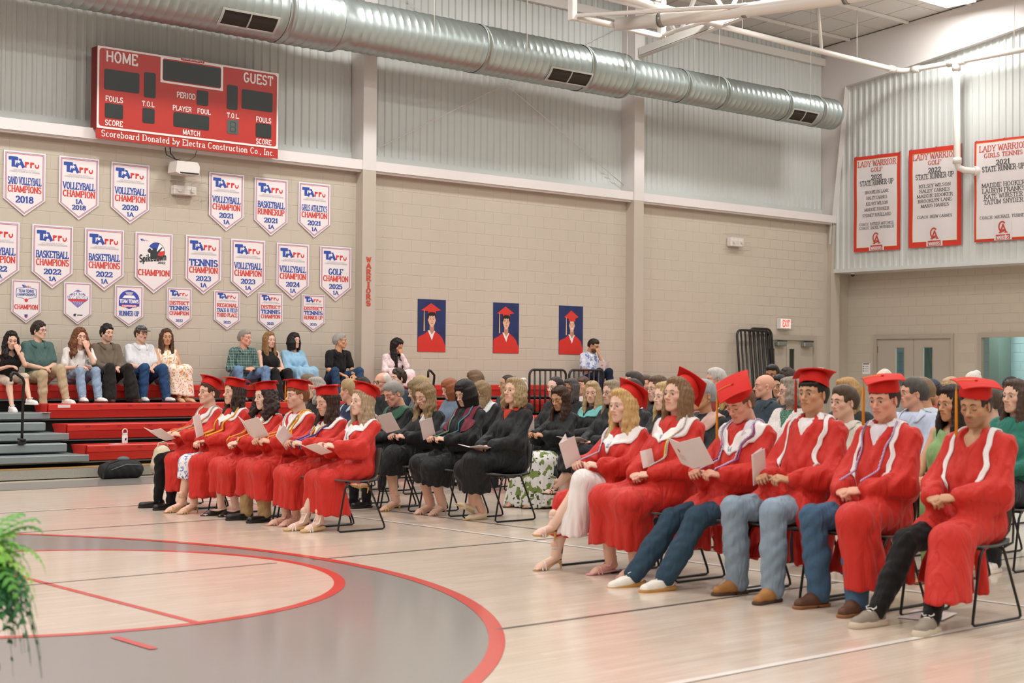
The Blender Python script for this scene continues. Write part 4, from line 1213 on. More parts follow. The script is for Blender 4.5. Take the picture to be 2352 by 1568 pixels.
# ------------------------------------------------------------------ hair templates in head space
HAIR = {}
def hair_template(style, h=.007, seed=0):
    key = (style, h, seed)
    if key in HAIR: return HAIR[key]
    r = random.Random(seed * 31 + hash(style) % 1000 if False else seed * 31 + sum(map(ord, style)))
    st = style.split(':'); base = st[0]
    L = float(st[1]) if len(st) > 1 else .3
    f = Field((-.19, -.22, -.52 if base in ('long', 'wavy', 'curlylong') else -.24), (.19, .16, .20), h)
    def shell(t=.010, hair_front=.055, low=-.05, side=.0):
        f.ell((0, -.020, .034), (.074 + t, .094 + t, .086 + t), 0)
        f.cap((0, -.06, .0), (0, -.055, low), .066 + t * .7, .058 + t * .5, .03)
    def face_cut(z_top=.068, wide=.066, y0=.02, low=-.3):
        # opens the face: everything in front of the ears below the hair line
        f.ell((0, .115, z_top - .105), (wide, .085, .105), .012, True)
        f.cap((0, .07, -.03), (0, .07, low), wide * .86, wide * .9, .01, True)
    if base in ('short', 'buzz', 'crop'):
        t = {'short': .012, 'buzz': .004, 'crop': .008}[base]
        shell(t, low=-.045)
        f.ell((0, .020, .086), (.060, .066, .030 + t), .03)
        face_cut(.066 + t * .5, .067)
        for s in (-1, 1): f.ell((s * .085, .012, -.025), (.02, .036, .05), .01, True)
        f.half(lambda X, Y, Z: (-.055 - Z) * .7 + .0 * X + .0 * Y)
        f.disp(lambda X, Y, Z: .0022 * np.sin(90 * X + 20 * Y) * np.cos(70 * Y + 30 * Z))
    elif base == 'fringe':       # short sides, loose front curls under a cap
        shell(.010, low=-.045)
        face_cut(.052, .066)
        for i in range(9):
            a = -.055 + .0138 * i
            f.chain([(a, .055 - a * a * 6, .085), (a + r.uniform(-.008, .008), .082 - a * a * 8, .062), (a + r.uniform(-.012, .012), .083 - a * a * 8, .042)], [.013, .012, .006], .006)
        for s in (-1, 1): f.ell((s * .085, .012, -.025), (.02, .036, .05), .01, True)
        f.half(lambda X, Y, Z: (-.06 - Z) + .0 * X + .0 * Y)
    elif base == 'curls':        # thick curly top, short sides
        shell(.014, low=-.05)
        for i in range(46):
            a = r.uniform(0, 2 * math.pi); p = r.uniform(.0, 1.25)
            c = np.array((0, -.012, .035)) + np.array((math.sin(p) * math.cos(a) * .080, math.sin(p) * math.sin(a) * .098, math.cos(p) * .094))
            f.ell(c, (.020, .020, .018), .008)
        face_cut(.060, .066)
        for s in (-1, 1): f.ell((s * .088, .014, -.03), (.02, .034, .045), .01, True)
        f.half(lambda X, Y, Z: (-.06 - Z) + .0 * X + .0 * Y)
        f.disp(lambda X, Y, Z: .003 * np.sin(160 * X) * np.sin(150 * Y) * np.sin(140 * Z))
    elif base == 'thinning':
        shell(.006, low=-.05)
        face_cut(.078, .07)
        f.ell((0, .05, .11), (.055, .09, .05), .02, True)
        for s in (-1, 1): f.ell((s * .085, .014, -.025), (.02, .036, .05), .01, True)
        f.half(lambda X, Y, Z: (-.06 - Z) + .0 * X + .0 * Y)
    elif base in ('long', 'wavy', 'curlylong'):
        shell(.014 if base != 'curlylong' else .022, low=-.10)
        f.ell((0, .012, .10), (.058, .072, .026), .03)
        face_cut(.084, .064, low=-.5); f.ell((.004, .03, .128), (.005, .085, .020), .014, True)
        amp = {'long': .004, 'wavy': .014, 'curlylong': .016}[base]
        wid = {'long': .0, 'wavy': .012, 'curlylong': .075}[base]
        nst = 15
        for s in (-1, 1):
            for i in range(nst):
                u = i / (nst - 1)
                a = math.radians(58 + 122 * u)          # from beside the face to the back
                x0, y0 = s * math.sin(a) * .080, math.cos(a) * .075 - .015
                ph = r.uniform(0, 6.28); ln = L * r.uniform(.86, 1.04)
                front = max(0, 1 - u * 2.6)
                pts = []; n = 9
                for j in range(n):
                    v = j / (n - 1)
                    g = min(1, v * 2.2)
                    px = x0 * (1 + (.22 + wid * 6) * g - .25 * front * g) + amp * math.sin(ph + v * 13) * g
                    py = y0 + .045 * front * v + (.03 * (1 - front) * v) + amp * math.cos(ph + v * 12) * g
                    pts.append((px, py, .035 - v * ln))
                rr = [.020 + (.008 if base == 'curlylong' else 0)] * (n - 2) + [.014, .006]
                f.chain(pts, rr, .010)
        if base == 'curlylong':
            f.disp(lambda X, Y, Z: .007 * np.sin(95 * X + 3 * np.sin(40 * Z)) * np.sin(90 * Y + 2) * np.sin(80 * Z))
        else:
            f.disp(lambda X, Y, Z: .0035 * np.sin(24 * np.arctan2(X, Y + .02) + 4 * np.sin(14 * Z + 9 * X)) + .0025 * np.sin(41 * np.arctan2(X, Y + .02) + 7 * np.sin(9 * Z + 1)))
        f.ell((0, .12, -.04), (.056, .078, .090), .008, True); f.cap((0, .10, -.10), (0, .13, -.5), .062, .045, .012, True)
    elif base == 'bob':
        shell(.016, low=-.09)
        f.ell((0, .012, .10), (.058, .072, .026), .03)
        face_cut(.064, .064, low=-.3)
        for s in (-1, 1):
            for i in range(12):
                a = math.radians(22 + 158 * i / 11)
                x0, y0 = s * math.sin(a) * .084, math.cos(a) * .082 - .018
                f.chain([(x0, y0, .04), (x0 * 1.16, y0 * 1.08, -.04), (x0 * 1.12, y0 * 1.02 + .004, -.04 - L)], [.02, .022, .012], .012)
        for i in range(7):
            a = -.045 + .015 * i
            f.chain([(a * .8, .04, .105), (a, .083 - a * a * 8, .07), (a * 1.05, .084 - a * a * 10, .052)], [.014, .011, .004], .008)
        f.disp(lambda X, Y, Z: .0025 * np.sin(30 * np.arctan2(X, Y + .02) + 4 * np.sin(20 * Z)))
    elif base in ('pony', 'bun', 'updo'):
        shell(.010, low=-.03)
        face_cut(.068, .062)
        for s in (-1, 1): f.ell((s * .088, .014, -.025), (.02, .034, .045), .01, True)
        if base == 'pony': f.chain([(0, -.105, .045), (0, -.150, .02), (0, -.155, -.06), (.01, -.140, -.18)], [.018, .028, .028, .008], .012)
        elif base == 'bun': f.ell((0, -.115, .065), (.045, .04, .04), .012)
        else:
            for i in range(12):
                a = r.uniform(0, 6.28); f.ell((.045 * math.cos(a), -.085 + .02 * r.random(), .07 + .045 * math.sin(a)), (.026, .03, .024), .01)
        f.half(lambda X, Y, Z: np.where(Y > -.10, -.065 - Z, -1) + .0 * X)
        f.disp(lambda X, Y, Z: .0018 * np.sin(34 * np.arctan2(X, Z - .03)))
    HAIR[key] = f.mesh()
    return HAIR[key]

# ------------------------------------------------------------------ hands
HANDS = {}
def hand_template(kind, h=.0042):
    if (kind, h) in HANDS: return HANDS[(kind, h)]
    f = Field((-.085, -.05, -.10), (.065, .20, .045), h)
    cu = {'flat': (8, 14, 10), 'relax': (22, 34, 22), 'grip': (44, 62, 40), 'clasp': (38, 70, 30)}[kind]
    f.cap((0, -.035, 0), (0, .01, 0), .024, .027, .01, sc=(1, 1, 1.35))
    f.ell((-.001, .048, 0), (.041, .050, .0155), .012)
    for i, (x, ln) in enumerate(((-.028, .066), (-.009, .075), (.011, .070), (.029, .055))):
        p = np.array((x, .083 - abs(x + .005) * .25, .0)); a = 0; sp = x * 1.6
        pts = [p - (0, .02, 0), p.copy()]
        for j, c in enumerate(cu):
            a += math.radians(c)
            p = p + ln * (.45, .32, .23)[j] * np.array((math.sin(sp) * .6, math.cos(a), -math.sin(a)))
            pts.append(p.copy())
        f.chain(pts, [.0095, .0092, .0086, .0078, .0064], .0035)
    tb = math.radians({'flat': 5, 'relax': 18, 'grip': 40, 'clasp': 40}[kind])
    q0 = np.array((-.028, .016, -.004)); q1 = q0 + .040 * np.array((-.62, .74, -math.sin(tb) * .6)); q2 = q1 + .032 * np.array((-.25, .9, -math.sin(tb))); q3 = q2 + .024 * np.array((.05, .95, -math.sin(tb)))
    f.chain([q0, q1, q2, q3], [.0150, .0115, .0098, .0076], .006)
    HANDS[(kind, h)] = f.mesh()
    return HANDS[(kind, h)]

def frame_m(o, y, z):
    y = np.array(y, float); y /= np.linalg.norm(y)
    z = np.array(z, float); z = z - y * (z @ y); z /= np.linalg.norm(z)
    M = np.eye(4); M[:3, 0] = np.cross(y, z); M[:3, 1] = y; M[:3, 2] = z; M[:3, 3] = o
    return M
def xf(V, M): return np.asarray(V) @ M[:3, :3].T + M[:3, 3]
def ik(a, b, l1, l2, hint):
    a = np.array(a, float); b = np.array(b, float); d = b - a; D = np.linalg.norm(d)
    if D > (l1 + l2) * .995: b = a + d / D * (l1 + l2) * .995; d = b - a; D = np.linalg.norm(d)
    u = d / D; x = (l1 * l1 - l2 * l2 + D * D) / (2 * D); y = math.sqrt(max(0, l1 * l1 - x * x))
    h = np.array(hint, float); h = h - u * (h @ u); h /= np.linalg.norm(h) + 1e-9
    return a + u * x + h * y, b

SKINS = {'fair': lin('#e3b9a2'), 'pale': lin('#eac6b2'), 'tan': lin('#cf9c78'), 'olive': lin('#c79a78'), 'brown': lin('#a97350'), 'pink': lin('#dfa890')}
# ================================================================== PERSON BUILDER (local space: +y forward, +x to the person's right, z up from the feet's floor)
def SA(u): return np.sqrt(np.sin(u) ** 2 + .05)
def A3(*v): return np.array(v, float)
def skeleton(q):
    J = {}
    seat = q.get('seat', .45)
    s = (q['eye'] - seat - .165) / .59
    J['s'] = s; J['seat'] = seat
    lean = math.radians(q.get('lean', 10))
    J['hip'] = A3(0, 0, seat + .09 * s)
    up = A3(q.get('side', 0.0), -math.sin(lean), math.cos(lean)); up /= np.linalg.norm(up)
    J['up'] = up
    J['neck'] = J['hip'] + up * .50 * s
    sw = q.get('shw', .172 if q['sex'] == 'm' else .155) * (0.85 + .15 * s)
    for i, sg in ((0, 1), (1, -1)):      # 0 = right, 1 = left
        J['sh', i] = J['neck'] + A3(sg * sw, -.008, -.052 * s)
        J['hp', i] = J['hip'] + A3(sg * .088, 0, 0)
    feet = q.get('feet', ((.11, .40), (-.11, .40)))
    lift = q.get('lift', (0, 0))
    for i, sg in ((0, 1), (1, -1)):
        an = A3(feet[i][0], feet[i][1], .085 + lift[i])
        J['kn', i], J['an', i] = ik(J['hp', i], an, .43 * s, .42 * s, A3(sg * q.get('spread', .10), 1, .9))
    hd = q.get('hands', 'lap')
    z = seat
    std = {'lap': (((.075, .29, z + .235), (-.72, .68, -.10), (0, .15, 1), 'relax'), ((-.06, .27, z + .250), (.78, .6, -.12), (0, .15, 1), 'relax')),
           'clasp': (((.085, .28, z + .245), (-.85, .5, -.05), (.35, .3, .9), 'clasp'), ((-.075, .27, z + .255), (.86, .5, -.05), (-.35, .3, .9), 'clasp')),
           'prog': (((.105, .29, z + .285), (-.45, .85, .25), (.55, -.2, .75), 'grip'), ((-.105, .29, z + .285), (.45, .85, .25), (-.55, -.2, .75), 'grip')),
           'knees': (((.13, .38, z + .225), (-.1, 1, -.15), (0, .1, 1), 'flat'), ((-.13, .38, z + .225), (.1, 1, -.15), (0, .1, 1), 'flat')),
           'chin': (((.09, .27, z + .25), (-.7, .7, 0), (0, .1, 1), 'relax'), None),
           'chinR': (None, ((-.08, .27, z + .25), (.7, .7, 0), (0, .1, 1), 'relax'))}
    H = list(std.get(hd, std['lap'])) if isinstance(hd, str) else list(hd)
    for i in (0, 1):
        if H[i] is None:     # hand supporting the chin
            sg = 1 if i == 0 else -1
            H[i] = (J['neck'] + A3(sg * .045, .17, .0), (-sg * .25, -.15, 1), (0, .9, .2), 'relax')
    for i, sg in ((0, 1), (1, -1)):
        w = A3(*H[i][0])
        J['el', i], J['wr', i] = ik(J['sh', i], w, .285 * s, .255 * s, A3(sg * q.get('elbow', .55), -.35, -.7))
        J['hd', i] = H[i]
    yw, pt, rl = (math.radians(a) for a in q.get('head', (0, 0, 0)))
    R = Matrix.Rotation(-yw, 3, 'Z') @ Matrix.Rotation(pt, 3, 'X') @ Matrix.Rotation(rl, 3, 'Y')
    R = np.array(R)
    hs = q.get('hs', 1.0)
    piv = J['neck'] + A3(0, .012, .05)
    M = np.eye(4); M[:3, :3] = R * hs; M[:3, 3] = piv + R @ (A3(0, .022, .115) * hs)
    J['HM'] = M
    return J

def body_field(J, q, h):
    s = J['s']; f = Field((-.50, -.36, -.02), (.50, .80, J['neck'][2] + .12), h)
    f.cap(J['hip'] + A3(0, -.01, .0), J['hip'] + J['up'] * .24 * s, .118 * s, .110 * s, .05, sc=(.85, 1.1, 1))
    f.cap(J['hip'] + J['up'] * .24 * s, J['neck'] - J['up'] * .10, .110 * s, .105 * s, .05, sc=(.82, 1.1, 1))
    for i, sg in ((0, 1), (1, -1)):
        c_ = .74 if (('gown' in q) and q['gown'].get('sleeve', 'bell') != 'none') else 1.0
        f.cap(J['neck'] + A3(sg * .04, -.01, -.05), J['sh', i] + A3(-sg * .02, 0, -.012) * (c_ < 1), .050 * c_, .052 * c_, .04)
        f.cap(J['sh', i] + A3(-sg * .02, 0, -.02) * (c_ < 1), J['el', i], .048 * s * c_, .040 * s, .02)
        f.cap(J['el', i], J['wr', i], .040 * s, .027 * s, .012)
        f.cap(J['hp', i], J['kn', i], (.070 if ('gown' in q or 'legs' in q) else .088) * s, .056 * s, .03)
        kn, an = J['kn', i], J['an', i]
        mid = kn * .68 + an * .32 + A3(0, -.018, 0)
        c2 = .72 if ('legs' in q and q['legs'][0] != 'short') else 1.0
        f.cap(kn, mid, .058 * s * c2, .057 * s * c2, .02); f.cap(mid, an, .057 * s * c2, .036 * s * c2, .015)
    f.cap(J['neck'] + A3(0, -.02, -.06), J['neck'] + A3(0, .005, .07), .062 if q['sex'] == 'm' else .055, .054 if q['sex'] == 'm' else .048, .03)
    return f

FEET = {}
def foot_template(kind):
    if kind in FEET: return FEET[kind]
    h = .0065
    f = Field((-.07, -.10, -.02), (.07, .25, .26), h)
    out = {}
    if kind in ('heel', 'sandal', 'wedge', 'flat', 'bare'):
        rise = {'heel': .065, 'sandal': .028, 'wedge': .055, 'flat': .012, 'bare': .0}[kind]
        f.cap((0, -.02, .075 + rise), (0, .0, .13 + rise), .034, .034, .02)
        f.cap((0, -.035, .035 + rise), (0, .12, .026 + .15 * rise), .030, .034, .02, sc=(1, 1, 1.1))
        f.ell((0, .125, .022 + .1 * rise), (.040, .05, .018), .02)
        for i, x in enumerate((-.028, -.012, .004, .018, .030)):
            f.cap((x, .15, .020), (x * 1.05, .188 - abs(i - 1) * .009, .014), .0095, .0085, .004)
        out['foot'] = f.mesh()
        g = Field((-.07, -.10, -.03), (.07, .25, .16), h)
        if kind == 'heel':
            g.chain([(0, -.045, .060), (0, .02, .045), (0, .09, .012), (0, .17, .006)], [.020, .022, .032, .030], .012, sc=(1, 1, 3.0))
            g.cap((0, -.055, .055), (0, -.058, .0), .012, .006, .01)
        elif kind == 'wedge':
            g.chain([(0, -.05, .03), (0, .07, .022), (0, .18, .014)], [.034, .040, .036], .01, sc=(1, 1, 1.7))
            g.half(lambda X, Y, Z: -Z + 0 * X + 0 * Y)
        else:
            g.chain([(0, -.05, .008 + rise * .6), (0, .07, .008 + rise * .35), (0, .19, .006)], [.030, .036, .034], .01, sc=(1, 1, 3.4))
        out['sole'] = g.mesh()
        st = Field((-.08, -.10, -.02), (.08, .25, .22), h)
        if kind == 'flat':
            st.cap((0, -.035, .035 + rise), (0, .12, .028), .033, .037, .02, sc=(1, 1, 1.1)); st.ell((0, .13, .022), (.043, .062, .022), .02)
            st.ell((0, .045, .075), (.034, .075, .045), .01, True)
        else:
            for y, z, w, r in ((.135, .026, .043, .009), (.105, .034 + .2 * rise, .042, .009)):
                st.chain([(-w, y, .006), (-w * .7, y, z + .012), (0, y + .005, z + .022), (w * .7, y, z + .012), (w, y, .006)], r * .8, .004)
            zz = .10 + rise
            st.chain([(.036 * math.cos(a), -.012 + .036 * math.sin(a), zz) for a in np.linspace(0, 6.283, 13)], .0055, .003)
            if kind != 'heel': st.chain([(.034, -.01, zz), (.04, .03, .05 + rise * .5), (.0, .10, .055)], .007, .003); st.chain([(-.034, -.01, zz), (-.04, .03, .05 + rise * .5), (.0, .10, .055)], .007, .003)
        out['strap'] = st.mesh()
    else:
        hi = {'dress': .06, 'sneaker': .075, 'boot': .20, 'chunky': .085, 'loafer': .05}[kind]
        f.cap((0, -.03, .045), (0, .06, .048), .040, .042, .03)
        f.cap((0, .06, .042), (0, .165, .028), .041, .037 if kind != 'boot' else .032, .03)
        f.cap((0, -.012, .06), (0, -.008, hi + .03), .040, .042 if kind == 'boot' else .040, .02)
        f.half(lambda X, Y, Z: np.maximum(.018 - Z, Z - (hi + .02 * (Y < 0))) + 0 * X)
        if kind != 'boot': f.cap((0, -.01, hi - .02), (0, -.005, hi + .10), .031, .033, .004, True)
        out['upper'] = f.mesh()
        g = Field((-.08, -.11, -.01), (.08, .25, .08), h)
        e = .006 if kind in ('sneaker', 'chunky') else .002
        th = {'dress': .020, 'sneaker': .028, 'boot': .020, 'chunky': .040, 'loafer': .018}[kind]
        g.chain([(0, -.035, .01), (0, .06, .01), (0, .168, .01)], [.042 + e, .043 + e, .037 + e], .01)
        if kind in ('dress', 'boot'): g.cap((-.0, .045, -.004), (0, .055, -.004), .016, .016, .006, True, sc=(.25, 1, 1))
        g.half(lambda X, Y, Z: np.maximum(-Z, Z - th - (.010 * np.clip((Y - .12) * 8, 0, 1) if kind in ('sneaker', 'chunky') else 0)) + 0 * X)
        out['sole'] = g.mesh()
        if kind in ('sneaker', 'chunky'):
            l = []
            for j in range(5):
                y = .035 + .022 * j; z = .088 - .0085 * j + (.008 if kind == 'chunky' else 0)
                l.append(tubeV([(-.026, y, z - .014), (-.012, y + .004, z), (.012, y - .004, z), (.026, y, z - .014)], .0038, 4))
            for s_ in (-1, 1): l.append(tubeV([(0, .03, .098), (s_ * .022, .018, .112), (s_ * .034, .038, .104), (s_ * .02, .052, .096), (0, .036, .1)], .0034, 4))
            n = 0; V = []; Q = []
            for v, q_ in l: V.append(v); Q.append(q_ + n); n += len(v)
            out['laces'] = (np.concatenate(V), np.concatenate(Q))
    FEET[kind] = out
    return out

GOWN_FOLD = random.Random(3)
def gown_field(J, q, g, h):
    s = J['s']; seat = J['seat']
    f = Field((-.52, -.40, max(-.0, g.get('hem', .28) - .05)), (.52, .74, J['neck'][2] + .12), h)
    p = lambda i: J[i]
    t = g.get('thick', 1.0)
    f.cap(J['hip'] + A3(0, -.02, .0), J['hip'] + J['up'] * .22 * s, .150 * s * t, .140 * s * t, .05, sc=(.86, 1.0, 1))
    f.cap(J['hip'] + J['up'] * .22 * s, J['neck'] - J['up'] * .09, .140 * s * t, .120 * s, .05, sc=(.84, 1.02, 1))
    if q['sex'] == 'f':
        for sg in (-1, 1): f.ell(J['hip'] + J['up'] * .31 * s + A3(sg * .07, .095, 0), (.075, .06, .075), .05)
    slv = g.get('sleeve', 'bell')
    for i, sg in ((0, 1), (1, -1)):
        sh, el, wr = J['sh', i], J['el', i], J['wr', i]
        f.cap(J['neck'] + A3(sg * .05, -.015, -.045), sh + A3(-sg * .012, 0, -.012), .060, .058, .045)
        if slv == 'none': continue
        if slv == 'short':
            f.cap(sh, sh + (el - sh) * .72, .066 * s, .064 * s, .04); continue
        if slv == 'long':
            f.cap(sh, el, .066 * s, .055 * s, .035); f.cap(el, el + (wr - el) * .96, .055 * s, .040 * s, .02); continue
        f.cap(sh + A3(-sg * .012, 0, -.02), el, .060 * s, .070 * s, .04)
        we = el + (wr - el) * .88
        f.cap(el, we, .070 * s, .058, .02)
        f.cap(el + A3(sg * .005, -.015, -.055), we + A3(0, -.045, -.075), .062 * s, .040, .05)
    if g.get('skirt', True):
        opn = g.get('open', (False, False)); hem = g.get('hem', .28)
        for i, sg in ((0, 1), (1, -1)):
            hp, kn, an = J['hp', i], J['kn', i], J['an', i]
            if not opn[i]:
                f.cap(hp, kn, .112 * s, .088 * s, .05)
                hz = A3(an[0] + sg * .03, an[1] * .5 + kn[1] * .5 - .02 + g.get('fall', 0), hem - .03)
                f.cap(kn, hz, .088 * s, .105, .04)
                f.cap(kn + A3(sg * .03, -.08, -.03), hz + A3(sg * .02, -.11, 0), .070, .085, .05)
            else:
                f.cap(hp, hp + (kn - hp) * .52, .112 * s, .098 * s, .05)
                k2 = hp + (kn - hp) * .60
                f.cap(k2 + A3(sg * .075, -.02, .02), k2 + A3(sg * .12, .02, -.06), .035, .038, .04)
                f.cap(k2 + A3(sg * .12, .02, -.06), A3(k2[0] + sg * .15, k2[1] - .02, hem - .03), .040, .050, .03)
                f.cap(hp + A3(sg * .07, -.02, .0), A3(k2[0] + sg * .13, k2[1] - .16, hem - .03), .06, .055, .05)
        if not any(opn):
            for u in (.25, .6, .95): f.cap(J['hp', 0] * (1 - u) + J['kn', 0] * u, J['hp', 1] * (1 - u) + J['kn', 1] * u, .085 * s, .085 * s, .05)
            m0 = (J['kn', 0] + J['kn', 1]) / 2
            f.cap(m0 + A3(0, -.03, -.03), A3(m0[0], m0[1] - .05, hem - .03), .075, .10, .06)
        if any(opn) or g.get('back', False):
            k2 = (J['hp', 0] + J['hp', 1]) / 2
            for x in (-.14, -.05, .05, .14):
                f.cap(A3(x, .14, seat + .0), A3(x * 1.15, .13, hem), .032, .034, .04)
        f.half(lambda X, Y, Z: hem - Z + .018 * np.sin(9 * X + g.get('ph', 0)) + .10 * np.clip(Y - .30, -.2, .2) * g.get('hemtilt', 0) + 0 * Y)
    else:
        wz = g.get('waist', seat + .06)
        f.half(lambda X, Y, Z: wz - Z + 0 * X + 0 * Y)
    # neck opening
    nk = J['neck']
    f.cap(nk + A3(0, .0, -.03), nk + A3(0, .02, .12), g.get('nr', .060), g.get('nr', .060) + .016, .012, True)
    if g.get('vneck', 0):
        d = g['vneck']
        for u in np.linspace(-.6, 1, 6): f.ell(nk + A3(0, .105 - .005 * u, -.015 - d * u), (.050 * (1 - max(u, 0)) + .012, .075, .028), .012, True)
    # folds
    ph = [GOWN_FOLD.uniform(0, 6.28) for _ in range(6)]
    a = g.get('fold', 1.0)
    kz = seat + .02
    ax = [(J['el', i], J['wr', i] - J['el', i], J['sh', i] - J['el', i]) for i in (0, 1)]
    def fold(X, Y, Z):
        lower = np.clip((kz - Z) / .16, 0, 1)
        upper = np.clip((Z - seat - .20) / .12, 0, 1)
        w1 = 30 * X + 22 * Y + ph[0] + .9 * np.sin(7 * Z + ph[1]) + .6 * np.sin(17 * X)
        d = -.016 * lower * (SA((w1)) - .62) - .006 * lower * (SA((17 * X - 27 * Y + ph[2])) - .6)
        front = np.clip(Y * 10, 0, 1)
        d = d - .0130 * upper * front * (SA((40 * X + 2.2 * np.sin(4 * Z + ph[3]) + ph[3])) - .6)
        d = d - .0105 * upper * (SA((24 * Z - 30 * np.abs(X) + 17 * Y + ph[4] + .8 * np.sin(15 * Y))) - .6)
        mid = (1 - lower) * (1 - upper)
        d = d - .0150 * mid * (SA((22 * Y - 26 * X + 15 * Z + ph[5] + .9 * np.sin(14 * X))) - .6)
        return a * d
    f.disp(fold)
    return f

def legs_field(J, q, kind, h):
    s = J['s']; f = Field((-.40, -.22, .0), (.40, .92, max(J['hip'][2] + .16, J['kn', 0][2] + .13, J['kn', 1][2] + .13)), h)
    f.cap(J['hip'] + A3(-.05, -.02, .0), J['hip'] + A3(.05, -.02, .0), .125 * s, .125 * s, .03)
    f.cap(J['hip'] + A3(0, -.02, 0), J['hip'] + J['up'] * .13, .115 * s, .115 * s, .04, sc=(.85, 1.1, 1))
    fl = {'slim': (.050, .047), 'jeans': (.060, .062), 'wide': (.085, .105), 'short': (.06, .06)}[kind]
    for i, sg in ((0, 1), (1, -1)):
        hp, kn, an = J['hp', i], J['kn', i], J['an', i]
        f.cap(hp, kn, .096 * s, .070 * s, .04)
        if kind == 'short': continue
        end = kn + (an - kn) * (.98 if kind != 'slim' else 1.0) + A3(0, 0, -.015)
        f.cap(kn, (kn + end) / 2 + A3(0, -.008, 0), .070 * s, (fl[0] + .012) * s, .02)
        f.cap((kn + end) / 2 + A3(0, -.008, 0), end, (fl[0] + .012) * s, fl[1] * s, .02)
    ph = GOWN_FOLD.uniform(0, 6)
    f.disp(lambda X, Y, Z: -.0085 * (SA((26 * Z + 18 * X + 14 * Y + ph + 1.2 * np.sin(14 * X + 9 * Z))) - .6) - .0050 * (SA((41 * Z - 30 * Y + 21 * X + ph)) - .6))
    return f

def strip(path, widths, F, off, side=None, n=24, lateral=(1, 0, 0)):
    """ribbon laid on a garment: resample path, offset sideways, project on the cloth"""
    P = np.array(path, float)
    d = np.r_[0, np.cumsum(np.linalg.norm(np.diff(P, axis=0), axis=1))]
    t = np.linspace(0, d[-1], n)
    C = np.stack([np.interp(t, d, P[:, k]) for k in range(3)], 1)
    W = np.interp(t, np.linspace(0, d[-1], len(widths)), widths)
    T = np.gradient(C, axis=0); T /= np.linalg.norm(T, axis=1, keepdims=True)
    C = F.project(C, off)
    G = np.stack([F.samp(C + e) - F.samp(C - e) for e in np.eye(3) * F.h], 1); G /= np.linalg.norm(G, axis=1, keepdims=True) + 1e-9
    S = np.cross(T, G); S /= np.linalg.norm(S, axis=1, keepdims=True) + 1e-9
    m = 5
    V = []
    for j in range(m):
        u = j / (m - 1) - .5
        V.append(C + S * (W * u)[:, None])
    V = np.stack(V, 1).reshape(-1, 3)
    V = F.project(V, off, 4)
    Vb = F.project(V, off - .007, 2)
    Q = [(i * m + j, i * m + j + 1, (i + 1) * m + j + 1, (i + 1) * m + j) for i in range(n - 1) for j in range(m - 1)]
    N = len(V)
    rim = [(i * m, (i + 1) * m, N + (i + 1) * m, N + i * m) for i in range(n - 1)] + [(i * m + m - 1, N + i * m + m - 1, N + (i + 1) * m + m - 1, (i + 1) * m + m - 1) for i in range(n - 1)]
    rim += [(j, N + j, N + j + 1, j + 1) for j in range(m - 1)] + [((n - 1) * m + j, (n - 1) * m + j + 1, N + (n - 1) * m + j + 1, N + (n - 1) * m + j) for j in range(m - 1)]
    return np.concatenate([V, Vb]), np.array(Q + rim)

def cord_path(path, F, off, n=40, nz=None):
    P = np.array(path, float); d = np.r_[0, np.cumsum(np.linalg.norm(np.diff(P, axis=0), axis=1))]
    t = np.linspace(0, d[-1], n)
    C = np.stack([np.interp(t, d, P[:, k]) for k in range(3)], 1)
    A = F.project(C, off)
    if nz is not None:
        B = F.front(C, off); w = np.clip((nz - .07 - C[:, 2]) / .06, 0, 1)[:, None]
        A = A * (1 - w) + B * w
    return A

